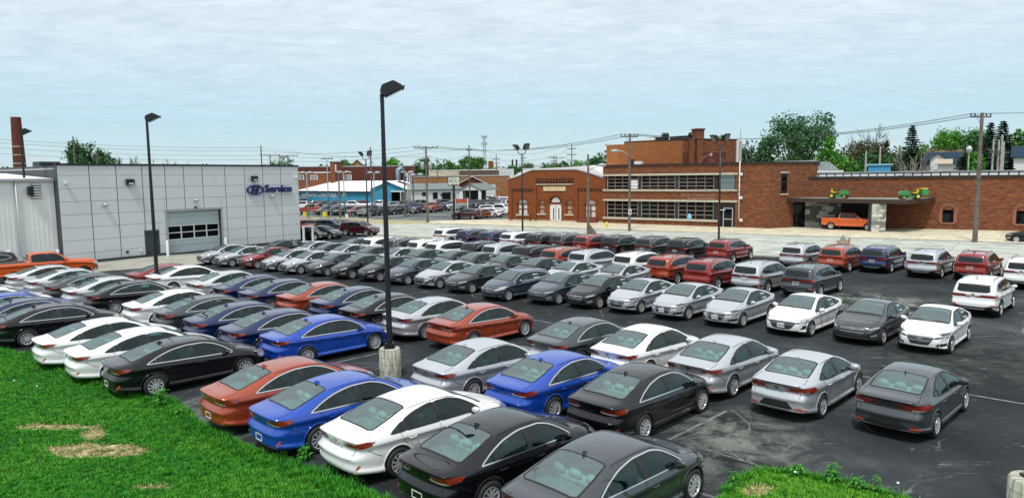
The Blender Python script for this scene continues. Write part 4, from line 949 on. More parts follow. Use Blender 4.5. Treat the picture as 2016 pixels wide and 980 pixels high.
# stone column and stone wall: every stone a piece
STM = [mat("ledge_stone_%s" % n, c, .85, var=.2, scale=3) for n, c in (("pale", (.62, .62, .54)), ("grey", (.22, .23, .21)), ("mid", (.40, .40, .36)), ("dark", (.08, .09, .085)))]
def stone_face(fac, par, x0_, x1_, y, z0_, z1_, row, wmin, wmax, mats, rnd, dep=.12):
    z = z0_; n = 0
    while z < z1_ - .05:
        h = min(row * rnd.uniform(.75, 1.3), z1_ - z); x = x0_
        while x < x1_ - .03:
            w = min(rnd.uniform(wmin, wmax), x1_ - x); pr = rnd.uniform(.0, .07); m = rnd.choice(mats)
            newobj('stone', mesh('stone', *(lambda q_: (q_.v, q_.f))(MB().box(x + .012, x + w - .012, y - pr - dep, y, z + .012, z + h - .012))), par, m); x += w; n += 1
        z += h
    return n
rnd = random.Random(5)
cpx0, cpx1 = G(1714.5, 458.5), G(1742.5, 458.5); SC = Fac('stone_column', "pale ledge-stone column holding up the canopy's front", 'column', cpx0, cpx1)
bx('core', SC.o, M_JOINT, .06, SC.L - .06, .06, 1.2, 0, zcan - .001); stone_face(SC, SC.o, 0, SC.L, .06, .0, zcan - .005, .26, .35, .95, STM[:3] + [STM[0]], rnd, .1)
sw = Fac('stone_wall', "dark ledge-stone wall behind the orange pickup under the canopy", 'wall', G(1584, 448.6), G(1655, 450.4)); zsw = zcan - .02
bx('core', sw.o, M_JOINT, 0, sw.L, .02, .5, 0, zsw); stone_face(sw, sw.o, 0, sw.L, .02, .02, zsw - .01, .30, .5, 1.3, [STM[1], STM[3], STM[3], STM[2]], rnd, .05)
# dark glazed front in the shade, left of the stone wall
dk = Fac('shaded_shopfront', "dark glazed shopfront in the shade left of the stone wall", 'shopfront', G(1551, 449), G(1584, 448.5)); bx('glass', dk.o, M_WGLASS, 0, dk.L, 0, .05, .15, zcan - .1)
for x in (0, dk.L / 2, dk.L): bx('mullion', dk.o, M_CORN, x - .06, x + .06, -.04, .06, .12, zcan - .1)
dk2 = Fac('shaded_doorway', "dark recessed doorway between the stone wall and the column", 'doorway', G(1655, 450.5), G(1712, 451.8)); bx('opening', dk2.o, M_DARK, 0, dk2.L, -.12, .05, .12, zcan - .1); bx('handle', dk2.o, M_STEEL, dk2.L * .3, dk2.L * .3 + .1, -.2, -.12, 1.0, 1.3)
# ------------------------------------------------------------------ the far dealer's buildings and the town behind
def gp(px, py): p = G(px, py); p.z = 0; return p
def gable(fac, x0, x1, y0, y1, ze, zr, m, over=.4, name='roof', th=.15, axis='x'):
    """pitched roof; ridge along x (axis x) or y"""
    mb = MB()
    if axis == 'x':
        ym = (y0 + y1) / 2
        for a, b in ((y0 - over, ym), (y1 + over, ym)):
            za = ze - over * (zr - ze) / (ym - y0); mb.add([(x0 - over, a, za), (x1 + over, a, za), (x1 + over, b, zr), (x0 - over, b, zr), (x0 - over, a, za + th), (x1 + over, a, za + th), (x1 + over, b, zr + th), (x0 - over, b, zr + th)], [(0, 1, 2, 3), (4, 7, 6, 5), (0, 4, 5, 1), (1, 5, 6, 2), (2, 6, 7, 3), (3, 7, 4, 0)])
    else:
        xm = (x0 + x1) / 2
        for a, b in ((x0 - over, xm), (x1 + over, xm)):
            za = ze - over * (zr - ze) / (xm - x0); mb.add([(a, y0 - over, za), (a, y1 + over, za), (b, y1 + over, zr), (b, y0 - over, zr), (a, y0 - over, za + th), (a, y1 + over, za + th), (b, y1 + over, zr + th), (b, y0 - over, zr + th)], [(0, 1, 2, 3), (4, 7, 6, 5), (0, 4, 5, 1), (1, 5, 6, 2), (2, 6, 7, 3), (3, 7, 4, 0)])
    return mb.build(name, m, fac.o if isinstance(fac, Fac) else fac)
def pent(par, x0, x1, ze, zr, y0, y1, m, name='gable_wall'):
    xm = (x0 + x1) / 2; return MB().prism([(x0, 0), (x1, 0), (x1, ze), (xm, zr), (x0, ze)], 0, y1 - y0, Matrix(((1, 0, 0, 0), (0, 0, -1, y1), (0, 1, 0, 0), (0, 0, 0, 1)))).build(name, m, par)
# blue showroom: long wall with its lettering, gable end to the right
GB = Fac('blue_showroom', "long cyan-painted car showroom with white roof and script lettering", 'building', gp(560, 403.5), gp(731, 410.0)); hb = GB.uv(660, 376.5)[1]; lb = GB.L
bx('wall', GB.o, M_CYAN, 0, lb, 0, 14, -.02, hb); bx('eave', GB.o, M_CORN, 0, lb, -.5, 0, hb - .12, hb + .05)
hr = GB.uv(660, 356.5, 7.5)[1]; mb = MB(); mb.add([(0, -.5, hb + .05), (lb + .5, -.5, hb + .05), (lb + .5, 7.5, hr), (0, 7.5, hr), (0, 15, hb), (lb + .5, 15, hb)], [(0, 1, 2, 3), (3, 2, 5, 4)]); mb.build('roof', M_ROOFW, GB.o)
a = GB.uv(594.5, 392); b_ = GB.uv(664, 392); sc_ = GB.uv(600, 377)[1] - GB.uv(600, 386)[1]
tm = text_mesh("Genuine Chevrolet", sc_ * 1.6, .03, .016, 'LEFT', .95); wd = max(v.co.x for v in tm.vertices); k = (b_[0] - a[0]) / wd
for v in tm.vertices: v.co = Vector((v.co.x * k, -.06 - v.co.z, v.co.y))
newobj('wall_lettering', tm, GB.o, M_WHITEW, (a[0], 0, GB.uv(600, 386.2)[1]))
u, z = GB.uv(678, 383); bw_ = (GB.uv(683.5, 383)[0] - GB.uv(672.5, 383)[0])
bt = MB(); I_ = Matrix(((1, 0, 0, u), (0, 0, -1, 0), (0, 1, 0, z), (0, 0, 0, 1)))
bt.prism([(-bw_ * .5, -bw_ * .09), (bw_ * .40, -bw_ * .09), (bw_ * .5, bw_ * .09), (-bw_ * .40, bw_ * .09)], .03, .09, I_); bt.prism([(-bw_ * .20, -bw_ * .2), (bw_ * .12, -bw_ * .2), (bw_ * .20, bw_ * .2), (-bw_ * .12, bw_ * .2)], .032, .092, I_)
bt.build('emblem', mat("gold_emblem", (.70, .58, .20), .5), GB.o)
u0_, z0_ = GB.uv(585, 392); u1_, z1_ = GB.uv(608.5, 387); bx('banner', GB.o, M_BLUEL, u0_, u1_, -.5, -.4, GB.uv(600, 392.5)[1], GB.uv(600, 386.8)[1])
tm = text_mesh("IT'S CERTIFIED", .55, .01, .01, 'LEFT', 1.0); wd = max(v.co.x for v in tm.vertices); k = (u1_ - u0_) * .9 / wd
for v in tm.vertices: v.co = Vector((v.co.x * k, -.52 - v.co.z, v.co.y))
newobj('banner_lettering', tm, GB.o, M_WHITEW, (u0_ + .2, 0, GB.uv(600, 391)[1]))
GG = Fac('blue_service_bay', "cyan gabled service bay with a dark open doorway", 'building', gp(733, 410.0), gp(797, 409.5)); ge = GG.uv(734, 372)[1]; gr = GG.uv(765, 357.5)[1]; lg = GG.L
od = [rect(GG.uv(771, 400)[0], GG.uv(796, 400)[0], .02, GG.uv(780, 378)[1])]
V, F = wall_mesh([(0, 0), (lg, 0), (lg, ge), (lg / 2, gr), (0, ge)], od, .3); newobj('wall', mesh('wall', V, F), GG.o, M_CYAN)
bx('side_wall', GG.o, M_CYAN, .0, .2, .01, 14, 0, ge); bx('inside', GG.o, M_DARK, .3, lg - .1, 3.5, 3.6, 0, ge); gable(GG, 0, lg, 0, 14, ge, gr, M_ROOFW, .5, axis='y')
bx('door_post', GG.o, M_WHITEW, od[0][0][0] + (od[0][1][0] - od[0][0][0]) * .72, od[0][0][0] + (od[0][1][0] - od[0][0][0]) * .72 + .15, -.2, .0, 0, od[0][2][1]); bx('door_lintel', GG.o, M_WHITEW, od[0][0][0] - .1, od[0][1][0] + .1, -.2, -.002, od[0][2][1], od[0][2][1] + .25)
# white garage building with gabled front
WH_ = Fac('white_block_garage', "white painted block building with a grey shingle roof", 'building', gp(797, 409), gp(910, 405)); hw = WH_.uv(850, 373.2)[1]; hr2 = WH_.uv(850, 362, 6)[1]
M_WBLK = mat("flaking_white_paint", (.70, .71, .70), .8, color2=(.80, .80, .79), scale=1.2)
bx('wall', WH_.o, M_WBLK, 0, WH_.L, 0, 12, 0, hw); gable(WH_, 0, WH_.L, 0, 12, hw, hr2, M_TILE, .4)
for px, w, pt, pb in ((835.5, 1.3, 378, 386), (856.5, 1.3, 378, 392), (870, .8, 381, 387), (878.5, 2.3, 378, 393), (893, .9, 380, 389)):
    u, z1_ = WH_.uv(px, pt); z0_ = WH_.uv(px, pb)[1]; e = bx('window_frame', WH_.o, M_STEEL, u - w / 2, u + w / 2, -.08, -.002, z0_, z1_); bx('window_pane', e, M_WGLASS, u - w / 2 + .12, u + w / 2 - .12, -.10, -.082, z0_ + .12, z1_ - .12)
GF = Fac('white_gabled_garage', "white gabled garage front with a dark open bay, right of the block building", 'garage', gp(905, 408), gp(948, 408)); gfe = GF.uv(906, 374)[1]; gfr = GF.uv(926, 362.5)[1]
od = [rect(GF.uv(911, 400)[0], GF.uv(942, 400)[0], .02, GF.uv(925, 374.5)[1])]
V, F = wall_mesh([(0, 0), (GF.L, 0), (GF.L, gfe), (GF.L / 2, gfr), (0, gfe)], od, .3); newobj('wall', mesh('wall', V, F), GF.o, M_WBLK); gable(GF, 0, GF.L, 0, 12, gfe, gfr, M_TILE, .3, axis='y'); bx('inside', GF.o, mat("dim_interior", (.06, .07, .07), .9), .2, GF.L - .2, 4, 4.1, 0, gfe); bx('side_wall', GF.o, M_WBLK, .01, .2, .3, 12, 0, gfe)
# brick gabled building behind it, with the long orange brick range
def farblock(name, label, cat, px0, px1, pyt, dist, m, pyb=None, depth=12, rot=0.0, group=None, roof=None, cornice=True):
    a = at(px0, 380, dist); b = at(px1, 380, dist * (1 + rot)); a.z = b.z = 0; f = Fac(name, label, cat, a, b, group); h = f.uv((px0 + px1) / 2, pyt)[1]
    bx('wall', f.o, m, 0, f.L, 0, depth, -.02, h)
    if cornice: bx('roof_edge', f.o, roof or M_STEEL, -.1, f.L + .1, -.12, depth + .1, h, h + .25)
    f.H = h; return f
f = farblock('brick_range', "long orange brick range behind the white garage", 'building', 813, 1004, 347.5, 185, brickmat("far_orange_brick", (.34, .13, .04), (.26, .09, .03), (.3, .2, .12), .25, 3), None, 14)
u, z = f.uv(856, 360); bx('small_door', f.o, M_DARK, u - .8, u + .8, -.1, -.002, f.uv(856, 360)[1] - 2, z)
f2 = farblock('cream_warehouse', "cream clad warehouse wall behind the orange brick range", 'warehouse', 845, 905, 336.5, 215, mat("cream_cladding", (.62, .56, .40), .7), roof=M_ROOFW)
f3 = farblock('glazed_factory', "low factory with a long dark window band and brown roof", 'factory', 905, 983, 335.5, 213, mat("brown_clad", (.12, .075, .05), .8), roof=M_ROOFW)
z1_, z0_ = f3.uv(940, 338.6)[1], f3.uv(940, 347.5)[1]
for i in range(9):
    w = f3.L / 9; e = bx('window_frame', f3.o, M_FRAME, i * w + .1, (i + 1) * w - .1, -.1, -.002, z0_ - .6, z1_ - .9); bx('window_pane', e, M_WGLASS, i * w + .25, (i + 1) * w - .25, -.14, -.102, z0_ - .45, z1_ - 1.05)
bg = Fac('brick_gable_shop', "dark brick gabled building with white bargeboards behind the white garage", 'building', *(lambda a, b: (Vector((a.x, a.y, 0)), Vector((b.x, b.y, 0))))(at(905, 380, 172), at(955, 380, 172))); be = bg.uv(907, 361)[1]; bk = bg.uv(929, 348)[1]
pent(bg.o, 0, bg.L, be, bk, 0, 10, B_DK); gable(bg, 0, bg.L, 0, 10, be, bk, M_WHITEW, .4, axis='y'); 
for px, w, m in ((963.5, 3.0, M_WHITEW),): u, z = f.uv(px, 366); bx('roller_door', f.o, m, u - 1.6, u + 1.6, -.15, -.002, 0, z + .3)
# rows of flat roofs and vents right of them
for k, (px0, px1, py, d, lb) in enumerate(((975, 1010, 338.5, 235, "white flat-roofed shed nearest the arched hall"), (958, 1012, 334.2, 260, "long white roof behind the factory window band"), (1030, 1130, 332.5, 250, "low white roof seen over the arched brick hall"))):
    farblock('flat_roof_shed', lb, 'shed', px0, px1, py, d, M_WHITEW, roof=M_ROOFW, group='white flat roofs beyond the brick range')
# dark brick factory left
DF = farblock('old_brick_factory', "long dark red brick factory behind the blue showroom", 'factory', 575, 818, 328.5, 190, B_DK, depth=14, roof=M_STEEL)
DF2 = farblock('brick_front_wing', "lighter orange brick wing with small paned windows above the white roof", 'building', 585, 692, 340.5, 180, brickmat("wing_brick", (.27, .085, .035), (.2, .055, .025), (.2, .1, .06), .35, 2), depth=6, roof=M_ROOFW)
for px in (591, 618, 668.5, 685):
    u, z1_ = DF2.uv(px, 344.5); z0_ = DF2.uv(px, 354.5)[1]; e = bx('window_frame', DF2.o, M_WHITEW, u - .85, u + .85, -.1, -.002, z0_, z1_)
    for i in range(2):
        for j in range(4): bx('window_pane', e, M_WGLASS, u - .72 + i * .76, u - .72 + i * .76 + .66, -.13, -.101, z0_ + .1 + j * (z1_ - z0_ - .1) / 4, z0_ + j * (z1_ - z0_ - .1) / 4 + (z1_ - z0_) * .2)
TW = farblock('brick_tower', "square dark brick stair tower above the paned-window wing", 'tower', 652, 676, 320.5, 178, B_DK, depth=5, roof=M_CORN)
u, z = TW.uv(657, 326); bx('window_frame', TW.o, M_WHITEW, u - .6, u + .6, -.1, -.002, z - 1.6, z + .3); u = TW.uv(662, 326)[0]; bx('corner_pilaster', TW.o, B_BR, 0, u * .8, -.25, -.002, 0, TW.H)
f = farblock('brown_barn', "tan gabled roof house behind the brick factory", 'house', 692, 718, 326, 225, mat("tan_boards", (.40, .24, .09), .8), cornice=False); pent(f.o, 0, f.L, f.H, f.uv(705, 315)[1], -.1, 8, mat("tan_gable", (.45, .27, .10), .8)); gable(f, 0, f.L, 0, 8, f.H, f.uv(705, 315)[1], M_BROWNROOF, .6, axis='y')
# silver duct and ladder on the factory wall
u, z = DF.uv(784, 345); b = MB(); b.tube([(u, -1, 0), (u, -1, DF.uv(784, 334)[1]), (u + 1.2, -1, DF.uv(784, 331)[1])], .75, 10); b.build('silver_duct', mat("blue_grey_duct", (.25, .36, .42), .4, .5), DF.o, True)
u, z = DF.uv(803, 350); e = bx('window_frame', DF.o, M_WHITEW, u - 1, u + 1, -.1, -.002, z - 1.2, z + 1.4)
for i in range(3):
    for j in range(3): bx('window_pane', e, M_WGLASS, u - .85 + i * .6, u - .85 + i * .6 + .48, -.14, -.101, z - 1.0 + j * .78, z - 1.0 + j * .78 + .62)
# white cupola tower and stacks on the skyline
p = at(966.5, 330, 420); p.z = 0; e = empty('brick_cupola', p); tag(e, "small red brick cupola with a pale green cap on the skyline", 'cupola'); zb_, zt_ = at(966, 322, 420).z, at(966, 313, 420).z
bx('drum', e, B_RED, -1.5, 1.5, -1.5, 1.5, 0, zb_ + 1.5); MB().lathe([(1.6, zb_ + 1.5), (1.2, zt_ - 1), (.1, zt_), (.1, zt_ + 3)], 10).build('cap', mat("verdigris", (.3, .55, .5), .7), e)
for k, px in enumerate((1009, 1017)):
    p = at(px, 330, 500); p.z = 0; e = empty('smoke_stack', p); tag(e, ("left" if k == 0 else "right") + " thin dark stack on the skyline left of the twin lamp post", 'smoke stack', 'thin stacks on the skyline'); MB().lathe([(.9, 0), (.6, at(px, 314, 500).z)], 10).build('shaft', M_CORN, e)
# houses on the right
def house(label, px0, px1, pye, pyr, dist, wallm, roofm, axis, depth=9, rot=0.0, z0=0.0):
    a = at(px0, 340, dist); b = at(px1, 340, dist * (1 + rot)); a.z = b.z = 0; f = Fac('house', label, 'house', a, b, 'houses behind the long brick building'); m = (px0 + px1) / 2; ze = f.uv(m, pye)[1]; zr = f.uv(m, pyr, depth / 2 if axis == 'x' else 0)[1]
    if axis == 'y': pent(f.o, 0, f.L, ze, zr, 0, depth, wallm, 'wall'); gable(f, 0, f.L, 0, depth, ze, zr, roofm, .4, axis='y')
    else: bx('wall', f.o, wallm, 0, f.L, 0, depth, 0, ze); gable(f, 0, f.L, 0, depth, ze, zr, roofm, .5); pe_ = f
    return f
h1 = house("white gabled house with grey shingle roof just behind the brick building's corner", 1596, 1614, 327, 317.5, 125, M_WHITEW, M_TILE, 'y', depth=14, rot=.03)
u, z = h1.uv(1602.5, 331); bx('window', h1.o, M_RUST, u - .55, u + .55, -.1, -.002, z - .7, z + .7)
h1b = farblock('house_annex', "white lean-to beside the grey-roofed gabled house", 'annex', 1596, 1659, 335.5, 123, M_WHITEW, depth=3, cornice=False)
sl = MB(); z_a, z_b = h1b.H, h1b.uv(1630, 317.5)[1]; sl.add([(h1b.uv(1612, 330)[0], 3, z_a), (h1b.uv(1653, 330)[0], 3, z_a + .1), (h1b.uv(1633, 330)[0], 5.5, z_b), (h1b.uv(1605, 330)[0], 5.5, z_b)], [(0, 1, 2, 3)]); sl.build('roof_slope', M_TILE, h1b.o)
h2 = house("large house with a blue-grey roof and white front gable", 1826, 1886, 321, 301, 150, M_WHITEW, M_BLUEROOF, 'x', 9)
h2b = house("small white gable in front of the blue-grey roofed house", 1831, 1858, 313, 302.5, 146, M_WHITEW, M_BLUEROOF, 'y', 5)
h2c = house("narrow white porch gable with tan roof by the blue-roofed house", 1846, 1868, 322, 315, 141, M_WHITEW, mat("tan_shingle", (.42, .36, .27), .9), 'x', 4)
h3 = house("brown-roofed house behind the blue-grey roofed house", 1820, 1900, 302, 294, 185, M_WHITEW, M_BROWNROOF, 'x', 10)
h4 = house("dark-roofed white house at the right edge behind the pines", 1994, 2060, 308, 288, 150, M_WHITEW, M_BLUEROOF, 'x', 9)
h5 = house("low brown-roofed bungalow right of the blue shed", 1744, 1786, 332, 327, 170, mat("brown_boards", (.2, .12, .07), .8), M_BROWNROOF, 'x', 8)
p = FD.at(FD.uv(1731, 341, 17)[0], 17, 0); zsb = ztop(p, 1731, 342.5); p.z = HD_ - .02
sh_ = empty('blue_shed', p, atan2(FD.d.y, FD.d.x)); tag(sh_, "bright blue box shed on stilts behind the flat roof", 'shed'); ht_ = ztop(Vector((p.x, p.y, 0)), 1731, 323) - p.z; bsm = mat("bright_blue_boards", (.07, .35, .62), .6, var=.15, scale=4)
for i in range(7): bx('board', sh_, bsm, -1.35 + i * .386, -1.35 + i * .386 + .37, 0, .05, .0, ht_ - .15)
bx('body', sh_, bsm, -1.34, 1.34, .051, 2.4, 0, ht_ - .15); bx('lid', sh_, mat("pale_blue_lid", (.35, .62, .72), .6), -1.6, 1.6, -.2, 2.6, ht_ - .15, ht_); bx('hatch', sh_, M_BLUEL, -.4, .4, -.03, 0, .0, .55)
# skyline lattice mast
def lattice(px, pyb, pyt, dist, label, w0=3.0, w1=.8, name='radio_mast'):
    p = at(px, 340, dist); p.z = 0; e = empty(name, p); tag(e, label, 'mast'); h = at(px, pyt, dist).z; b = MB(); n = 18
    cor = lambda t: [Vector((sx * (w0 + (w1 - w0) * t) / 2, sy * (w0 + (w1 - w0) * t) / 2, h * t)) for sx, sy in ((1, 1), (-1, 1), (-1, -1), (1, -1))]
    for k in range(4): b.tube([cor(0)[k], cor(1)[k]], .13, 4, False)
    for i in range(n):
        a, c = cor(i / n), cor((i + 1) / n)
        for k in range(4): b.tube([a[k], c[(k + 1) % 4]], .06, 3, False); b.tube([a[k], a[(k + 1) % 4]], .06, 3, False)
    b.build('lattice', M_STEEL, e)
    for t in (.99, .86, .52):
        m = MB()
        for k in range(6): a = pi * k / 3; m.box(-.15 + 1.2 * cos(a), .15 + 1.2 * cos(a), -.1 + 1.2 * sin(a), .1 + 1.2 * sin(a), h * t - .8, h * t + .8)
        m.build('antenna_panel', M_STEEL, e); MB().lathe([(1.0, h * t - .15), (1.3, h * t - .1), (1.3, h * t + .1), (1.0, h * t + .15)], 10).build('platform', M_STEEL, e)
lattice(954.5, 340, 268, 330, "tall lattice telephone mast on the skyline", 2.2, .6)

# ------------------------------------------------------------------ poles, lamps, signs, wires
def lamp_head(par, M, w=.62, l=.95, m=M_BLACKM):
    """shoebox floodlight: wedge body with a visor; local x points out from the pole"""
    b = MB(); P = [(.0, -.02), (.0, .22), (.16, .40), (l * .72, .40), (l, .08), (l, -.04), (.12, -.10)]
    T = M @ Matrix(((1, 0, 0, 0), (0, 0, 1, 0), (0, 1, 0, 0), (0, 0, 0, 1))); b.prism(P, -w / 2, w / 2, T); o = b.build('lamp_housing', m, par, bevel=.02)
    b = MB(); b.prism([(.10, -.13), (.95 * l, -.065), (1.02 * l, -.10), (1.10 * l, .02), (1.04 * l, .05), (.96 * l, -.045)], -w / 2 - .03, w / 2 + .03, T); b.build('visor', m, par)
    b = MB(); b.prism([(.15, -.135), (.9 * l, -.075), (.9 * l, -.085), (.15, -.145)], -w / 2 + .05, w / 2 - .05, T); b.build('lamp_glass', M_LAMPD, par)
def lot_lamp(px, py, pxt, pyt, label, yaw, base='round', r=.10, hscale=1.0):
    p = gp(px, py); h = ztop(p, pxt, pyt); e = empty('lot_lamp', p); tag(e, label, 'lamp post', 'single-head lamp posts in the car lot')
    if base: b = MB(); rr = .35; b.lathe([(rr, -.02), (rr, .93), (rr - .03, .97), (.001, .97)], 32); bb = b.build('concrete_base', M_BASE, e, 40); bx('base_plate', e, M_BLACKM, -.17, .17, -.17, .17, .97, 1.02); bx('base_cover', e, M_BLACKM, -.15, .15, -.15, .15, 1.02, 1.14, bevel=.02)
    b = MB(); b.tube([(0, 0, 1.0 if base else 0), (0, 0, h - .1)], r, 14, True, r * .62); b.build('pole', M_BLACKM, e, 40)
    T = Matrix.Translation((0, 0, h - .02)) @ Matrix.Rotation(yaw, 4, 'Z') @ Matrix.Rotation(radians(-22), 4, 'Y'); b = MB(); b.tube([(0, 0, h - .25), T @ Vector((0, 0, .02)), T @ Vector((.18, 0, .05))], .07, 8); b.build('arm', M_BLACKM, e)
    lamp_head(e, T @ Matrix.Scale(hscale * .74, 4)); return e
M_BASE = bpy.data.materials.new("mossy_concrete"); M_BASE.use_nodes = True; t_ = M_BASE.node_tree; b_n = t_.nodes['Principled BSDF']; K_ = t_.links.new
tcn = N(t_, 'ShaderNodeTexCoord'); s_n = N(t_, 'ShaderNodeSeparateXYZ'); K_(tcn.outputs['Object'], s_n.inputs[0]); at_ = N(t_, 'ShaderNodeMath', operation='ARCTAN2'); K_(s_n.outputs[0], at_.inputs[0]); K_(s_n.outputs[1], at_.inputs[1])
cb_ = N(t_, 'ShaderNodeCombineXYZ'); K_(at_.outputs[0], cb_.inputs[0]); K_(s_n.outputs[2], cb_.inputs[1])
br_ = N(t_, 'ShaderNodeTexBrick', i_Scale=1.0); br_.inputs['Brick Width'].default_value = .55; br_.inputs['Row Height'].default_value = .235; br_.inputs['Mortar Size'].default_value = .006; br_.inputs['Color1'].default_value = (.55, .55, .48, 1); br_.inputs['Color2'].default_value = (.46, .47, .41, 1); br_.inputs['Mortar'].default_value = (.16, .16, .13, 1); K_(cb_.outputs[0], br_.inputs['Vector'])
mp_ = N(t_, 'ShaderNodeMapping'); mp_.inputs['Scale'].default_value = (3, .9, 1); K_(cb_.outputs[0], mp_.inputs[0]); nz_ = N(t_, 'ShaderNodeTexNoise', i_Scale=1.6, i_Detail=8.0, i_Roughness=.7); K_(mp_.outputs[0], nz_.inputs['Vector'])
rr_ = N(t_, 'ShaderNodeValToRGB'); ramp(rr_, [(.42, (.30, .36, .20)), (.56, (1, 1, 1))]); K_(nz_.outputs[0], rr_.inputs[0]); mu_ = N(t_, 'ShaderNodeMix', data_type='RGBA', blend_type='MULTIPLY', i_0=.8); K_(br_.outputs[0], mu_.inputs[6]); K_(rr_.outputs[0], mu_.inputs[7]); K_(mu_.outputs[2], b_n.inputs['Base Color']); b_n.inputs['Roughness'].default_value = .9
lot_lamp(769, 741, 752, 187, "tall black lamp post on a mossy round concrete base in mid-lot", radians(12))
lot_lamp(311, 575, 292, 238, "black lamp post in front of the grey service building's side door", radians(12), r=.11)
lot_lamp(62, 522, 43, 264, "black lamp post at the far left beside the orange pickup", radians(20), r=.12)
# the near concrete base at the right edge with its pole's plate
p = gp(2030, 1035); cbz = ztop(p, 2030, 940); e = empty('lamp_base', p); tag(e, "round concrete lamp base cut by the right edge of the photo", 'lamp base'); MB().lathe([(.40, -.02), (.40, cbz - .04), (.37, cbz), (.001, cbz)], 32).build('concrete_base', M_BASE, e, 40); bx('base_plate', e, M_BLACKM, -.16, .16, -.16, .16, cbz, cbz + .05); b = MB(); b.tube([(0, 0, cbz + .05), (0, 0, 9.2)], .085, 12, True, .06); b.build('pole', M_BLACKM, e, True)
def twin_lamp(px, py, pxt, pyt, label, m=M_BLACKM, yaw=0.0, r=.11, dist=None, hs=.74, group='twin floodlight posts'):
    p = gp(px, py) if dist is None else at(px, 380, dist); p.z = 0; h = ztop(p, pxt, pyt); e = empty('twin_lamp', p, yaw); tag(e, label, 'lamp post', group)
    b = MB(); b.tube([(0, 0, 0), (0, 0, h)], r, 10, True, r * .7); b.build('pole', m, e, True)
    a = MB(); a.tube([(-.62 * hs, 0, h + .62 * hs), (-.58 * hs, 0, h + .2 * hs), (-.35 * hs, 0, h + .02), (0, 0, h - .02), (.35 * hs, 0, h + .02), (.58 * hs, 0, h + .2 * hs), (.62 * hs, 0, h + .62 * hs)], .05 * max(hs, .9), 8); a.build('yoke', m, e, True)
    for s_, rz, tl in ((-1, radians(200), -48), (1, radians(-60), -62)):
        T = Matrix.Translation((s_ * .62 * hs, 0, h + .6 * hs)) @ Matrix.Rotation(rz, 4, 'Z') @ Matrix.Rotation(radians(tl), 4, 'Y') @ Matrix.Scale(hs, 4); lamp_head(e, T, .8, 1.0, m)
    return e
twin_lamp(1029, 459, 1027.5, 303, "twin floodlight post in front of the arched brick hall")
twin_lamp(1415, 472, 1417, 287, "twin floodlight post in front of the two-storey building")
twin_lamp(724.5, 446, 718.5, 314, "twin floodlight post on the street verge by the maroon car")
LBL = mat("pale_blue_pole", (.12, .30, .42), .5)
for px, pyt, d, lb in ((605, 342, 122, "pale blue lot lamp at the left end of the showroom lettering"), (677.5, 341, 122, "pale blue lot lamp before the gold emblem"), (646, 314, 128, "tallest pale blue lot lamp at the middle of the showroom"), (737, 342, 122, "pale blue lot lamp at the showroom's right corner"), (803, 341, 120, "pale lot lamp left of the white block building"), (807.5, 346, 128, "shorter pale lot lamp beside the white block building")):
    p = at(px, 380, d); p.z = 0; h = ztop(p, px, pyt); e = empty('lot_floodlight', p); tag(e, lb, 'lamp post', 'pale lamps of the far car lot'); b = MB(); b.tube([(0, 0, 0), (0, 0, h)], .11, 8, True, .08); b.build('pole', LBL if px < 790 else M_STEEL, e, True); b = MB(); b.box(-.35, .35, -.06, .06, h, h + .1); b.build('arm', M_STEEL, e)
    for s_ in (-1, 1):
        mb = MB(); mb.lathe([(.001, .26), (.32, .22), (.45, .1), (.42, -.06), (.001, -.1)], 12, Matrix.Translation((s_ * .62, 0, h + .12)) @ Matrix.Scale(1.15, 4, (1, 0, 0))); mb.build('lamp_housing', M_STEEL, e, True)
# utility poles
ARMW = {}
def upole(px, py, pxt, pyt, label, arms=(), r=.17, dist=None, m=None, yaw=None, trans=0, insul=True, group='wooden utility poles'):
    p = gp(px, py) if dist is None else at(px, 380, dist); p.z = 0; h = ztop(p, pxt, pyt); yaw = yaw if yaw is not None else atan2(FC.d.y, FC.d.x) + radians(60)
    e = empty('utility_pole', p, yaw); tag(e, label, 'utility pole', group); b = MB(); b.tube([(0, 0, -.05), (0, 0, h)], r, 10, True, r * .62); b.build('pole', m or M_WOOD, e, 40)
    for dz_, half_ in arms:
        b = MB(); b.box(-half_, half_, .08, .18, h - dz_ - .07, h - dz_ + .07); a = b.build('crossarm', M_WOOD, e)
        b = MB(); b.tube([(-half_ * .45, .13, h - dz_), (0, .1, h - dz_ - .6)], .03, 4); b.tube([(half_ * .45, .13, h - dz_), (0, .1, h - dz_ - .6)], .03, 4); b.build('brace', M_STEEL, a)
        if insul:
            for t in (-.95, -.55, .55, .95):
                MB().lathe([(.03, h - dz_ + .07), (.05, h - dz_ + .12), (.07, h - dz_ + .2), (.04, h - dz_ + .28), (.001, h - dz_ + .29)], 8, Matrix.Translation((half_ * t, .13, 0))).build('insulator', M_CORN, e)
    for k in range(trans):
        s_ = (-1, 1, 0)[k]; MB().lathe([(.001, h - 3.3), (.28, h - 3.28), (.30, h - 2.4), (.2, h - 2.25), (.001, h - 2.2)], 12, Matrix.Translation((s_ * .55, .1 if s_ else .5, 0))).build('transformer', M_STEEL, e, True)
    return e, h
def wpt(eh, x, dz, y=.13): e, h = eh; c, s_ = cos(e.rotation_euler.z), sin(e.rotation_euler.z); return e.location + Vector((c * x - s_ * y, s_ * x + c * y, h - dz))
yw = 0.15
UPa = upole(1239, 455, 1236, 263, "tall wooden utility pole before the two-storey building, with a notice", [(.35, 1.05)], yaw=yw)
UPb = upole(1158, 460, 1160, 304, "shorter wooden pole between the arched hall and the office building", [], yaw=yw)
UPc = upole(1919, 477, 1937, 222, "large wooden utility pole at the right before the long brick wall", [(.35, 1.05)], r=.22, yaw=yw)
UPd = upole(842, 438, 840.5, 288, "wooden utility pole with two transformers before the white block garage", [(.25, 1.7)], yaw=yw, trans=2)
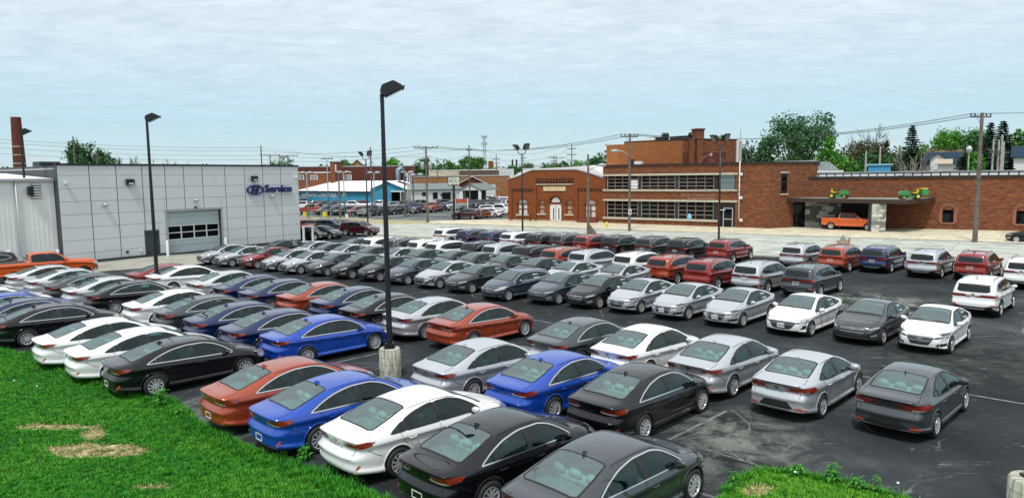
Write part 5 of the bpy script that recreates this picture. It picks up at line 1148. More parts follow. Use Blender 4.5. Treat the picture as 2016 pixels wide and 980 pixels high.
UPe = upole(732, 420, 727, 290, "leaning pale pole at the showroom corner", [], dist=122, yaw=yw); UPf = upole(925, 400, 922, 286, "pole with side brackets before the white gabled garage", [(.9, .6)], dist=140, yaw=yw)
UPg = upole(668, 418, 667, 340, "dark lot pole standing behind the red pickup", [], dist=118, yaw=yw)
UPh = upole(797, 424, 797.5, 327, "grey wooden pole left of the white garage", [], dist=116, yaw=yw); UPi = upole(813.5, 410, 813, 326, "pale pole right of the shorter lot lamp", [], dist=135, yaw=yw)
UPj = upole(1126, 380, 1128, 283, "tall pole with stacked side arms beyond the arched hall", [(1.2, 1.1), (2.6, 1.1), (4.0, 1.1)], dist=170, yaw=yw)
UPk = upole(518, 340, 517.5, 286, "bare pole above the service building roof beside the round tree", [], dist=150, yaw=yw)
UPl = upole(535, 340, 535, 304, "low double-pole frame left half over the service roof", [(.2, 2.2)], dist=170, yaw=yw); UPm = upole(570, 340, 569, 305, "low double-pole frame right half over the service roof", [(.2, 2.2)], dist=170, yaw=yw)
UPn = upole(978, 380, 977, 304, "pole with two arms left of the twin lamp", [(1.2, 1.0), (2.4, 1.0)], dist=190, yaw=yw); UPo = upole(1091, 380, 1092.5, 306, "slim many-armed pole over the arched hall roof", [(.6, 1.2), (1.8, 1.0), (3, 1.0)], dist=230, yaw=yw); UPp = upole(1096, 380, 1097, 310, "pole beside the many-armed pole with a wide crossarm", [(.1, 3.0)], dist=230, yaw=yw)
UPq = upole(1032, 380, 1032.5, 306, "far pole with two short arms behind the twin lamp", [(1.0, 1.2), (3.4, 1.2)], dist=260, yaw=yw); UPr = upole(862, 400, 862, 311, "thin pole over the cream warehouse", [(.8, .5)], dist=180, yaw=yw)
UPs = upole(152, 330, 148, 269, "bare pole in front of the big tree at left", [], dist=135, yaw=yw); UPt = upole(195, 330, 194, 300, "short pale pole beside the big tree at left", [], dist=140, yaw=yw)
WPOLE = mat("weathered_white_pole", (.42, .42, .38), .8, var=.2, scale=3)
for px, pyt, d, lb, ar_ in ((1702, 297, 135, "left of two pale poles by the blue shed", []), (1729.5, 288, 135, "right of two pale poles by the blue shed", []), (1950.5, 274, 128, "leftmost pole of the substation frame", [(1.6, 1.2)]), (1961, 275, 128, "second pole of the substation frame", [(1.9, 1.7)]), (1967, 266, 128, "tallest pole of the substation frame", [(2.6, 1.7)]), (1970.5, 279, 128, "rightmost pole of the substation frame", [(1.6, 1.4), (3.0, 1.2)])):
    upole(px, 340, px, pyt, lb, ar_, dist=d, m=WPOLE, yaw=.3, r=.2)
u_ = at(1905.5, 340, 124); u_.z = 0; e = empty('globe_street_lamp', u_); tag(e, "street lamp with a glass acorn globe behind the flat roof", 'street lamp'); zt_ = ztop(u_, 1909, 286); MB().tube([(0, 0, 0), (0, 0, zt_ - 1.2)], .09, 8).build('pole', WPOLE, e); b = MB(); b.tube([(0, 0, 9.0), (1.2, 0, 10.0), (2.4, 0, 10.1)], .06, 6) if False else None; MB().lathe([(.1, zt_ - 1.2), (.38, zt_ - .95), (.42, zt_ - .5), (.25, zt_ - .2), (.001, zt_)], 14).build('globe', M_LENS, e, True)
# wires
WM = mat("cable_black", (.012, .012, .013), .6)
def wire(a, b, sag, r=.02, name='overhead_wire', label=None):
    n = 18; r *= .72; c = MB(); c.tube([a.lerp(b, i / n) - Vector((0, 0, 4 * sag * (i / n) * (1 - i / n))) for i in range(n + 1)], r, 4, False); o = c.build(name, WM); return tag(o, label, 'overhead wire', 'overhead wires')
far_r = UPc[0].location + Vector((60, -30, 0)) + Vector((0, 0, UPc[1] + .2))
lbk = ["front", "inner", "second inner", "rear"]
for k, (x, l_) in enumerate(((-1.0, 'front'), (-.58, 'inner front'), (.58, 'inner rear'), (1.0, 'rear'))):
    wire(wpt(UPa, x, .05), wpt(UPc, x, .05), 1.3, .022, label="%s wire from the notice pole to the large right pole" % l_)
    if k in (0, 3): wire(wpt(UPc, x, .05), far_r + Vector((x, 0, 0)), .8, .022, label="%s wire leaving the large right pole to the right" % l_)
    wire(wpt(UPa, x, .05), wpt(UPd, x * 1.5, -.05), 1.2, .022, label="%s wire from the notice pole to the transformer pole" % l_)
lft = [at(300, y, 150) for y in (286, 293, 303)]
for k, (y0_, y1_, y2_) in enumerate(((277, 297, 291), (287, 306, 303), (299, 314, 311), (270, 287, 284))):
    a, b, c = at(-60, y0_, 150), at(520, y1_ if k != 3 else 291, 150), wpt(UPd, -1 + .6 * k, -.05 + .5 * k)
    nm_ = ("highest" if k == 3 else ("second", "third", "lowest")[k]); wire(a, b, .6, .03, label=nm_ + " skyline wire over the service building"); wire(b, c, .8, .028, label=nm_ + " skyline wire between showroom and transformer pole")
for k in range(4): wire(wpt(UPf, -.5 + .3 * k, .3 + 1.4 * k), wpt(UPd, -1.3 + .9 * k, .1 + 1.2 * k), .8, .026, label="%s wire between the bracket pole and transformer pole" % ("top", "upper", "lower", "bottom")[k]); wire(wpt(UPf, -.5 + .3 * k, .3 + 1.4 * k), wpt(UPj, -1, .2 + 1.4 * k), 2.0, .03, label="%s skyline wire from bracket pole to stacked-arm pole" % ("top", "upper", "lower", "bottom")[k])
for k, (dz_, dl) in enumerate(((4.3, 0), (4.8, .1))):
    wire(at(996, 357 + 4 * k, 96), wpt(UPb, 0, dz_ - 2.2 + .6 * k, -.3), .3, .03, label=("upper" if k == 0 else "lower") + " cable across the arched hall's front")
    wire(wpt(UPb, 0, dz_ - 2.2 + .6 * k, -.3), wpt(UPa, 0, dz_ + .8 + .4 * k, -.3), .3, .03, label=("upper" if k == 0 else "lower") + " cable between the two wooden poles")
    wire(wpt(UPa, 0, dz_ + .8 + .4 * k, -.3), wpt(UPc, 0, dz_ + .6 + .5 * k, -.3), .9, .032, label=("upper" if k == 0 else "lower") + " cable across the office building's windows")
wire(at(1000, 376, 95), wpt(UPa, 0, 6.2, -.3), .4, .022, label="thin sloping cable from the hall's left corner")
wire(at(1445, 331, 115), at(1700, 299, 134), .6, .035, label="grey wire behind the link block"); wire(at(1700, 299, 134), at(1930, 284, 128), .6, .035, label="grey wire between the pale poles and the right pole")
# cobra-head street lights
def cobra(eh, dz_, dx_, l, label):
    e, h = eh; b = MB(); b.tube([(0, 0, h - dz_), (dx_ * l * .5, -.2, h - dz_ + .5), (dx_ * l, -.4, h - dz_ + .6)], .05, 6); a = b.build('lamp_arm', M_STEEL, e, True); MB().lathe([(.001, -.5), (.12, -.45), (.2, 0), (.14, .4), (.001, .48)], 10, Matrix.Translation((dx_ * (l + .4), -.45, h - dz_ + .6)) @ Matrix.Rotation(radians(90), 4, 'Y')).build('lamp_head', M_STEEL, a, True)
cobra(UPb, 1.8, -1, -1.9, '') ; cobra(UPh, 2.0, 1, 2.2, ''); cobra(UPa, 2.6, -1, 1.5, '')
e, h = UPa; bx('notice', e, M_WHITEW, -.16, .16, -.22, -.18, h - 11.6, h - 10.8) if False else None
n_z = ztop(UPa[0].location, 1238, 413); bx('notice_board', UPa[0], M_WHITEW, -.17, .17, -.23, -.175, n_z - .55, n_z + .1); bx('notice_print', UPa[0], M_MULL, -.1, .1, -.235, -.231, n_z - .42, n_z - .05)
b = MB(); c_ = cos(-yw); b.prism([(0, 0), (.9, 0), (0, 1.1)], -.12, .12, Matrix(((1, 0, 0, .12), (0, 0, 1, 0), (0, 1, 0, 0), (0, 0, 0, 1)))); b.build('guy_wedge', M_WOOD, UPb[0])
# roadside sign of the far dealer
p = gp(894.5, 433); zt_ = ztop(p, 894, 347.5); zb_ = ztop(p, 894, 365.5); e = empty('pylon_sign', p, .05); tag(e, "white pylon sign with black and red lettering on a dark pole", 'sign'); bx('pole', e, M_BLACKM, -.18, .18, -.12, .12, 0, zb_)
w_ = (at(905, 356, p.length).x - at(882, 356, p.length).x) / 2; bx('cabinet', e, M_CORN, -w_, w_, -.25, .25, zb_, zt_); bx('sign_face', e, mat("sign_face", (.66, .72, .62), .5), -w_ * .86, w_ * .96, -.28, -.251, zb_ + .12, zt_ - .12)
def sign_text(par, txt, x0, x1, z, size, m, y=-.29):
    tm = text_mesh(txt, size, .004, .006); wd = max(v.co.x for v in tm.vertices); k = (x1 - x0) / wd
    for v in tm.vertices: v.co = Vector((v.co.x * k + x0, y - v.co.z, v.co.y + z))
    newobj('sign_lettering', tm, par, m)
hh = zt_ - zb_; M_GRN = mat("sign_green", (.05, .22, .10), .6); M_RD = mat("sign_red", (.45, .08, .03), .6)
sign_text(e, "Wilkins", -w_ * .7, w_ * .7, zb_ + hh * .70, hh * .22, M_GRN); sign_text(e, "Miller Bros", -w_ * .76, w_ * .88, zb_ + hh * .42, hh * .32, M_BLACKM); sign_text(e, "Pre-Owned", -w_ * .6, w_ * .8, zb_ + hh * .24, hh * .15, M_GRN); sign_text(e, "Sales & Service", -w_ * .5, w_ * .85, zb_ + hh * .09, hh * .14, M_RD)
p = gp(909, 430); e = empty('board_sign', p, 0); tag(e, "red and grey board sign with two white posts in the far lot", 'sign'); za, zb2 = ztop(p, 909, 399), ztop(p, 909, 391.5); zc_ = ztop(p, 909, 405)
for s_ in (-1, 1): bx('post', e, M_WHITEW, s_ * 1.0 - .08, s_ * 1.0 + .08, -.08, .08, 0, zb2 + .1)
bx('upper_board', e, M_RD, -.9, .9, -.05, .05, za, zb2); bx('lower_board', e, M_STEEL, -.9, .9, -.05, .05, zc_, za - .05)
# far lot rail with posts, yellow tubs
for k, (px, py) in enumerate(((651, 427), (670, 428), (688, 428.5), (706, 428.5), (728, 430))):
    pass
rail = empty('rail_fence', gp(614, 424.5)); tag(rail, "low grey pipe rail fence along the verge before the parked pickups", 'fence'); pts = [gp(x, y) for x, y in ((613, 424.5), (632, 425), (651, 426), (670, 426.5), (690, 427), (706, 427), (729, 429.5))]; o0 = rail.location
for q_ in pts: MB().tube([q_ - o0, q_ - o0 + Vector((0, 0, 1.0))], .06, 6).build('post', M_STEEL, rail)
for a, c in zip(pts, pts[1:]): MB().tube([a - o0 + Vector((0, 0, 1.0)), c - o0 + Vector((0, 0, 1.0))], .05, 6).build('rail', M_STEEL, rail)
M_YEL = mat("yellow_plastic", (.72, .60, .03), .5)
for (px, py, r, lb) in ((600.5, 425, .35, "small yellow tub on the verge at the left"), (640, 426.5, .45, "larger yellow tub at the foot of the dark pole")): tag(MB().lathe([(r, 0), (r * .95, r * 1.9), (r * .8, r * 1.9), (r * .8, .1), (.001, .1)], 14).build('tub', M_YEL, None, 40, gp(px, py)), lb, 'tub', 'yellow tubs on the verge')
tag(MB().lathe([(.3, 0), (.28, .6), (.001, .62)], 12).build('tub', M_WHITEW, None, 40, gp(683, 428.5)), "white bucket on the verge by the red pickup", 'bucket')
# hydrant
hp = gp(1194.5, 450.5); hp.z = .11; e = empty('fire_hydrant', hp); tag(e, "yellow fire hydrant in a grass patch left of the notice pole", 'fire hydrant'); b = MB(); b.lathe([(.17, 0), (.17, .06), (.12, .08), (.115, .48), (.15, .5), (.15, .54), (.12, .58), (.10, .68), (.04, .74), (.03, .79), (.001, .8)], 14); b.build('barrel', M_YEL, e, 35)
for a_, n_, r_ in ((0, 'side_outlet', .055), (pi, 'side_outlet', .055), (-pi / 2, 'front_outlet', .08)): R = Matrix.Rotation(a_, 4, 'Z'); b = MB(); b.tube([R @ Vector((.08, 0, .38)), R @ Vector((.21, 0, .38))], r_, 10); b.build(n_, M_YEL, e, 35)
# tarp-covered pointed thing by the kerb with an orange stand
cp_ = gp(1659.5, 484); e = empty('covered_stand', cp_); tag(e, "pointed grey-green tarpaulin tent with an orange band behind the burnt orange suv", 'covered stand'); hc = ztop(cp_, 1660, 461.5); TM = mat("grey_tarp", (.10, .15, .12), .8, color2=(.26, .30, .22), scale=5)
b = MB(); n = 8; rb_ = .62; vs = [(rb_ * cos(2 * pi * k / n) * (1 + .12 * (k % 2)), rb_ * sin(2 * pi * k / n) * (1 + .12 * (k % 2)), .02) for k in range(n)] + [(.5 * rb_ * cos(2 * pi * (k + .2) / n), .5 * rb_ * sin(2 * pi * (k + .2) / n), hc * .5) for k in range(n)] + [(0, 0, hc)]
b.add(vs, [(k, (k + 1) % n, n + (k + 1) % n, n + k) for k in range(n)] + [(n + k, n + (k + 1) % n, 2 * n) for k in range(n)]); b.build('tarpaulin', TM, e); MB().lathe([(rb_ * .98, .36), (rb_ * .93, .43)], 12).build('orange_band', mat("orange_plastic", (.7, .14, .04), .6), e); MB().box(.50, .60, -.06, .06, 0, .7).build('orange_post', M_ORL, e)
# mowers on the canopy
M_JG = mat("mower_green", (.03, .26, .07), .35, 0, .5, .6); M_JY = mat("mower_yellow", (.75, .62, .02), .4, 0, .5, .4)
def mower(u, v, yaw, label, kind):
    p = CN.at(u, v, zcan + ft + .03); e = empty('ride_on_mower', p, yaw); tag(e, label, 'mower', 'green ride-on mowers on the canopy')
    sc = 1.1
    def B(nm, m, *a, **k_): return bx(nm, e, m, *(x * sc for x in a), **k_)
    B('chassis', M_JG, -.75, .75, -.22, .22, .22, .36, bevel=.03); 
    hb_ = MB(); hb_.prism([(.15, .34), (.95, .34), (1.02, .62), (.85, .80), (.30, .88), (.12, .70)], -.28, .28, Matrix.Scale(sc, 4) @ Matrix(((1, 0, 0, 0), (0, 0, 1, 0), (0, 1, 0, 0), (0, 0, 0, 1)))); hb_.build('hood', M_JG, e, bevel=.05)
    B('fender', M_JG, -.85, -.30, -.46, .46, .46, .56, bevel=.04); B('seat', M_JY, -.62, -.22, -.22, .22, .56, .66, bevel=.04); B('seat_back', M_JY, -.70, -.60, -.22, .22, .60, 1.0, bevel=.04); B('foot_deck', M_JG, -.3, .25, -.42, .42, .28, .34); B('mower_deck', M_JG, -.25, .35, -.5, .5, .12, .26, bevel=.04)
    b = MB(); b.tube([Vector((.18, 0, .78)) * sc, Vector((.02, 0, .98)) * sc], .03, 6); b.build('steering_column', M_BLACKM, e); b = MB(); R = Matrix.Translation(Vector((.0, 0, 1.0)) * sc) @ Matrix.Rotation(radians(-35), 4, 'Y'); b.tube([R @ Vector((.2 * cos(k * pi / 8), .2 * sin(k * pi / 8), 0)) for k in range(17)], .025, 6, False); b.build('steering_wheel', M_BLACKM, e)
    for x, r_, w_ in ((-.55, .30, .24), (.68, .20, .16)):
        for s_ in (-1, 1):
            T = Matrix.Translation(Vector((x, s_ * .42, r_)) * sc) @ Matrix.Rotation(radians(90), 4, 'X') @ Matrix.Scale(sc, 4); o = MB().lathe([(r_ * .55, -w_ / 2), (r_, -w_ / 2 + .02), (r_, w_ / 2 - .02), (r_ * .55, w_ / 2)], 16, T).build('wheel', M_TYRE, e, 40); MB().lathe([(.001, -w_ / 2 + .04), (r_ * .57, -w_ / 2 + .03), (r_ * .57, w_ / 2 - .03), (.001, w_ / 2 - .04)], 12, T).build('rim', M_JY, o)
    if kind: B('grass_bagger', M_JG, -1.5, -.9, -.45, .45, .35, .95, bevel=.08); B('bagger_lid', M_JY, -1.45, -.95, -.4, .4, .96, 1.06, bevel=.03)
ua_ = CN.uv(1650, 385, 1.5)[0]; mower(ua_, 1.6, atan2(CN.d.y, CN.d.x) + radians(8), "green and yellow mower on the middle of the canopy, facing right", 0)
ub_ = CN.uv(1789, 386, 1.8)[0]; mower(ub_, 2.2, atan2(CN.d.y, CN.d.x) + radians(218), "green mower with yellow top at the canopy's right end", 1)
u, z = FD.uv(1733, 378.5); v = empty('wall_vent', (u, 0, z), 0, FD.o); MB().lathe([(.001, -.3), (.32, -.25), (.32, -.05)], 12, Matrix.Rotation(radians(90), 4, 'X')).build('vent_cap', M_CORN, v); 
# ------------------------------------------------------------------ trees
def leafmat(name, c1, c2):
    m = bpy.data.materials.new(name); m.use_nodes = True; t = m.node_tree; b = t.nodes['Principled BSDF']; K = t.links.new
    g = N(t, 'ShaderNodeNewGeometry'); r = N(t, 'ShaderNodeValToRGB'); ramp(r, [(0.0, c1), (1.0, c2)]); K(g.outputs['Random Per Island'], r.inputs[0]); K(r.outputs[0], b.inputs['Base Color']); b.inputs['Roughness'].default_value = .7; b.inputs['Specular IOR Level'].default_value = .25
    return m
LF = dict(big=leafmat("leaves_big_tree", (.03, .105, .035), (.09, .21, .08)), mid=leafmat("leaves_mid_green", (.035, .115, .022), (.10, .24, .05)), bright=leafmat("leaves_bright_green", (.045, .19, .018), (.13, .36, .04)), dark=leafmat("leaves_dark_green", (.022, .085, .026), (.068, .175, .052)),
    conifer=leafmat("needles", (.005, .022, .010), (.014, .045, .016)), brown=leafmat("bronze_leaves", (.06, .075, .025), (.12, .12, .05)), grey=leafmat("grey_green_leaves", (.04, .08, .05), (.09, .14, .09)))
M_BARK = mat("bark", (.045, .035, .028), .95, var=.3, scale=3); M_PALEBARK = mat("pale_bark", (.32, .29, .25), .9)
def leafcloud(rnd, pts, n, sz, V, F, spread):
    for _ in range(n):
        c, r = rnd.choice(pts); d = Vector((rnd.gauss(0, 1), rnd.gauss(0, 1), rnd.gauss(0, .8)))
        d = d.normalized() * (r * rnd.random() ** .45) if d.length else d; p = c + d * spread; s = sz * rnd.uniform(.6, 1.4)
        a = Vector((rnd.uniform(-1, 1), rnd.uniform(-1, 1), rnd.uniform(-1, 1))).normalized(); b = a.cross(Vector((rnd.uniform(-1, 1), rnd.uniform(-1, 1), rnd.uniform(-1, 1)))).normalized() * s; a = a * s; k = len(V)
        V += [p - a * .5, p + b * .4, p + a * .6, p - b * .4]; F.append((k, k + 1, k + 2, k + 3))
def tree(px, pyt, dist, wpx, kind, label, leaf='mid', pyb=None, dens=1.0, group=None, name=None, zc=.42, seed=None):
    rnd = random.Random(seed if seed is not None else int(px * 7 + pyt)); p = at(px, pyt, dist); h = p.z; p.z = 0; wd = wpx / F_PX * dist / 2 * 1.03; e = empty(name or {'conifer': 'conifer_tree', 'bare': 'bare_tree', 'stems': 'bare_shrub'}.get(kind, 'leafy_tree'), p); tag(e, label, 'shrub' if kind == 'stems' else 'tree', group)
    T = MB(); V = []; F = []
    if kind == 'conifer':
        T.tube([(0, 0, 0), (0, 0, h * .97)], max(.2, h * .018), 6, False, .03); nl = int(h * 2.2)
        for i in range(nl):
            t = i / nl; z = h * (.10 + .90 * t); r = wd * (1 - t) ** .8 * rnd.uniform(.78, 1.12) + .12; nb = max(5, int(11 * (1 - t) + 4))
            for k in range(nb):
                a = 2 * pi * (k + rnd.random()) / nb; L_ = r * rnd.uniform(.75, 1.05); d = Vector((cos(a), sin(a), 0)); tip = Vector((0, 0, z)) + d * L_ + Vector((0, 0, -.18 * L_ + .10 * L_ * (t > .5)))
                ns = max(3, int(L_ * 3.2))
                for j in range(ns):
                    q = (j + 1) / ns; c = Vector((0, 0, z)).lerp(tip, q); s = .62 * (1.1 - q * .4) * rnd.uniform(.7, 1.25); n_ = Vector((-d.y * .7 + rnd.uniform(-.4, .4), d.x * .7 + rnd.uniform(-.4, .4), -.75 + rnd.uniform(-.2, .2))); kk = len(V)
                    V += [c - d * s * .6, c + n_ * s * .8, c + d * s * .75 - Vector((0, 0, .1 * s)), c - n_ * s * .25]; F.append((kk, kk + 1, kk + 2, kk + 3))
        T.build('trunk', M_BARK, e); newobj('crown', mesh('crown', V, F), e, LF['conifer']); return e
    tips = []; rmin = .045 if kind in ('bare', 'stems') else .02
    def branch(a, d, L_, r, lev):
        pts = [a]; n = 3
        for i in range(n):
            d = (d + Vector((rnd.gauss(0, .13), rnd.gauss(0, .13), rnd.gauss(0, .08)))).normalized(); pts.append(pts[-1] + d * L_ / n)
        T.tube(pts, max(r, rmin), 5 if lev < 2 else 3, False, max(r * .55, rmin))
        if lev >= (4 if kind in ('bare', 'stems') else 3): tips.append((pts[-1], lev)); return
        nb = rnd.choice((2, 3, 3)) + (1 if kind == 'bare' else 0)
        for k in range(nb):
            ax = Vector((rnd.gauss(0, 1), rnd.gauss(0, 1), rnd.gauss(0, .6))).normalized(); nd = (d * 1.0 + ax * (.55 if lev else .75)).normalized(); nd.z = abs(nd.z) * .75 + .12 if lev < 2 else nd.z; branch(pts[rnd.choice((2, 3, 3))], nd.normalized(), L_ * rnd.uniform(.58, .82), r * .55, lev + 1)
        tips.append((pts[-1], lev))
    if kind == 'stems':
        for k in range(11): a = rnd.uniform(0, 2 * pi); branch(Vector((rnd.uniform(-.5, .5), rnd.uniform(-.5, .5), 0)), Vector((cos(a) * .32, sin(a) * .32, 1)).normalized(), h * .42, .10, 1)
    else:
        th = h * (.24 if kind != 'bare' else .30); T.tube([(0, 0, -.1), (0, 0, th)], max(.18, h * .022), 8, False, max(.12, h * .016))
        for k in range(5): a = 2 * pi * (k + rnd.random() * .6) / 5; branch(Vector((0, 0, th * rnd.uniform(.8, 1))), Vector((cos(a) * .62, sin(a) * .62, .85)).normalized(), h * .34, max(.10, h * .012), 0)
        branch(Vector((0, 0, th)), Vector((.05, 0, 1)), h * .36, max(.10, h * .013), 0)
    # fit the branch cloud to the outline
    mxr = max((math.hypot(v.x, v.y) for v in T.v)) or 1; mxz = max(v.z for v in T.v)
    z0 = h * .2
    for v in T.v:
        f = wd * .96 / mxr
        t_ = min(1, v.z / z0); v.x *= 1 + (f - 1) * t_; v.y *= 1 + (f - 1) * t_; v.z = v.z * (h * (.99 if kind in ('bare', 'stems') else .93) / mxz)
    T.build('trunk' if kind not in ('bare', 'stems') else 'branches', M_BARK if kind != 'stems' else M_PALEBARK, e)
    if kind in ('bare', 'stems'):
        if kind == 'bare' and dens > 0:
            tp = [(Vector((c.x * wd * .96 / mxr, c.y * wd * .96 / mxr, c.z * h * .99 / mxz)), h * .04) for c, l in tips]; leafcloud(rnd, tp, int(260 * dens), .12, V, F, 1.0); newobj('buds', mesh('buds', V, F), e, LF['brown'])
        return e
    # crown: clumps through an uneven volume, and at the branch tips
    cl = [(Vector((c.x * wd * .92 / mxr, c.y * wd * .92 / mxr, c.z * h * .93 / mxz)), wd * rnd.uniform(.12, .22)) for c, l in tips if c.z > h * .2]
    nC = 40 if kind == 'round' else 20; zl = h * (zc - .22); 
    for _ in range(nC):
        a = rnd.uniform(0, 2 * pi); u = rnd.uniform(-1, 1); rr = (1 - u * u) ** .5 * rnd.random() ** .35; zm = (h * .95 + zl) / 2; zr_ = (h * .95 - zl) / 2; q_ = wd * rnd.uniform(.16, .30)
        cl.append((Vector((cos(a) * rr * (wd - q_ * .5), sin(a) * rr * (wd - q_ * .5), zm + u * (zr_ - q_ * .5))), q_))
    area = wd * h; nleaf = int(min(16000, max(1500, area * 55 * dens))); leafcloud(rnd, cl, nleaf, .40 if dist < 200 else .55, V, F, 1.0); newobj('crown', mesh('crown', V, F), e, LF[leaf]); return e
g1_, g2_ = "trees on the skyline", "trees behind the long brick building"
tree(160, 269, 150, 98, 'leafy', "grey-green leafy tree above the service building roof at left", 'dark', dens=1.5, group=g1_)
for k, (px, w, t_, lb) in enumerate(((228, 40, 305, "first bare tree right of the big leafy tree"), (262, 44, 303, "tallest bare tree over the service roof"), (300, 40, 308, "bare tree just behind the side door lamp post"), (335, 44, 310, "bare tree right of the side door lamp post"), (368, 36, 314, "last small bare tree of the line over the service roof"))): tree(px, t_, 160, w, 'bare', lb, dens=.6, group=g1_)
tree(543, 303, 172, 80, 'round', "round green tree above the service building's right end", 'mid', group=g1_)
tree(680, 312, 235, 52, 'round', "green tree behind the brick stair tower", 'mid', group=g1_); tree(773, 307, 240, 62, 'round', "bright green tree behind the main lamp post", 'bright', group=g1_); tree(833, 306, 225, 58, 'round', "dark round tree behind the transformer pole", 'dark', dens=1.4, group=g1_)
tree(640, 320, 300, 30, 'leafy', "small far tree over the paned-window wing", 'dark', group=g1_); tree(930, 304, 255, 70, 'round', "tall green tree behind the white gabled garage", 'mid', group=g1_); tree(890, 314, 255, 60, 'round', "lower green tree over the cream warehouse", 'mid', group=g1_); tree(867, 320, 250, 40, 'leafy', "small tree right of the transformer pole", 'dark', group=g1_)
for k, (px, t_, w, d) in enumerate(((1008, 322, 50, 330), (1040, 319, 50, 330), (1068, 320, 50, 330), (1095, 318, 46, 300), (1112, 314, 46, 290), (1140, 314, 44, 290), (1160, 310, 40, 270), (1180, 306, 50, 200), (985, 326, 44, 300), (600, 326, 30, 300))): tree(px, t_, d, w, 'round', "%s tree of the green line over the arched hall" % ("first second third fourth fifth sixth seventh rightmost leftmost farthest-left".split()[k]), ('mid', 'dark', 'bright')[k % 3], group=g1_, dens=.8)
tree(1424, 258, 150, 58, 'leafy', "leafy treetop right of the square brick chimney", 'mid', group=g1_, dens=.9); tree(1472, 271, 150, 50, 'leafy', "pale green tree at the brick block's right edge", 'grey', group=g2_, dens=.9); tree(1487, 300, 160, 40, 'round', "low bush beneath the pale green tree", 'bright', group=g2_)
tree(1570, 222, 150, 150, 'round', "largest green tree behind the link block", 'big', dens=1.0, zc=.46, group=g2_, seed=5); tree(1508, 262, 155, 40, 'leafy', "small leafy tree left of the largest tree", 'dark', group=g2_); tree(1545, 300, 170, 110, 'round', "low greenery under the largest tree", 'mid', group=g2_)
tree(1633, 258, 140, 46, 'round', "bright green slender tree right of the largest tree", 'bright', dens=1.3, group=g2_, zc=.35); tree(1664, 302, 132, 66, 'round', "bright green bush above the white annex", 'bright', dens=1.3, group=g2_, zc=.3)
tree(1712, 242, 172, 76, 'bare', "tall bare spreading tree behind the blue shed", dens=1.2, group=g2_); tree(1682, 262, 176, 46, 'bare', "smaller bare tree left of the tall spreading one", dens=1, group=g2_)
tree(1700, 272, 160, 90, 'round', "bronze-green tree under the bare spreading tree", 'brown', dens=1.3, group=g2_, zc=.3); tree(1745, 272, 158, 74, 'round', "dull brownish tree between shed and spruce", 'brown', dens=1.2, group=g2_, zc=.3); tree(1720, 296, 145, 80, 'round', "dark low tree right behind the blue shed", 'dark', dens=1.3, group=g2_, zc=.3)
tree(1797, 243, 150, 62, 'conifer', "tall dark spruce rising alone left of the blue-roofed house", group=g2_); tree(1833, 268, 185, 40, 'bare', "sparse budding tree right of the lone spruce", dens=1, group=g2_)
tree(1800, 283, 132, 72, 'stems', "pale multi-stemmed bare shrub in front of the spruce", name='bare_shrub', group=g2_)
tree(1880, 246, 190, 110, 'round', "broad bright green tree crown behind the houses", 'bright', dens=1.3, group=g2_, zc=.35); tree(1850, 266, 200, 70, 'round', "green tree left of the broad bright crown", 'mid', dens=1.1, group=g2_); tree(1925, 250, 180, 60, 'round', "dark tree just left of the large right pole", 'dark', dens=1.3, group=g2_)
tree(1951, 238, 160, 60, 'conifer', "left of two tall spruces beyond the large right pole", group=g2_); tree(1976, 235, 156, 72, 'conifer', "right and taller of two spruces beyond the large right pole", group=g2_); tree(2008, 247, 200, 50, 'round', "green tree at the right edge of the skyline", 'mid', dens=1.2, group=g2_)
tree(1893, 305, 136, 46, 'conifer', "low dark spruce right of the blue-roofed house", group=g2_); tree(1925, 289, 132, 36, 'round', "bright shrub behind the large right pole", 'bright', dens=1.4, group=g2_, zc=.3); tree(1985, 300, 140, 50, 'conifer', "low dark spruce at the right edge before the white house", group=g2_)
# far wood that reads as one mass
rnd = random.Random(3); V = []; F = []; cl = []
for px in range(-100, 2140, 7):
    d = 330 if px < 1200 else 225; t_ = (331 if px < 560 else 327 if px < 1200 else 297) + rnd.uniform(-5, 5) + 6 * sin(px * .021); a = at(px, t_, d); hh_ = max(4, a.z)
    for _ in range(3): cl.append((Vector((a.x + rnd.uniform(-3, 3), a.y + rnd.uniform(-8, 8), hh_ * rnd.uniform(.2, .9))), rnd.uniform(2.2, 4.2)))
leafcloud(rnd, cl, 38000, 1.0, V, F, 1.0); tag(newobj('far_wood', mesh('far_wood', V, F), None, leafmat("wood_leaves", (.016, .06, .016), (.055, .14, .04))), kind='stuff')
# ------------------------------------------------------------------ car types (x forward, y left, metres)
def window_polys(sp):
    tp = pchip(sp['dlo_top']); bt = pchip(sp['dlo_bot']); lean = sp.get('pillar_lean', 0.0); out = []
    for (xa, xb) in sp['panes']:
        n = max(4, int((xb - xa) / .06)); bot = []; tpp = []
        for i in range(n + 1):
            x = xa + (xb - xa) * i / n; b, t = bt(x), tp(x)
            m = .5 * (bt(.5 * (xa + xb)) + tp(.5 * (xa + xb)))
            ends = (xa <= sp['dlo_top'][0][0] + .02, xb >= sp['dlo_top'][-1][0] - .02)
            f = 0 if (ends[0] and x < (xa + xb) / 2) or (ends[1] and x > (xa + xb) / 2) else abs(2 * i / n - 1)
            bot.append((x + lean * (b - m) * f, b)); tpp.append((x + lean * (t - m) * f, t))
        P = bot + tpp[::-1]; Q = [P[0]]
        for p in P[1:]:
            if math.hypot(p[0] - Q[-1][0], p[1] - Q[-1][1]) > .012: Q.append(p)
        if math.hypot(Q[0][0] - Q[-1][0], Q[0][1] - Q[-1][1]) < .012: Q.pop()
        out.append(Q)
    return out
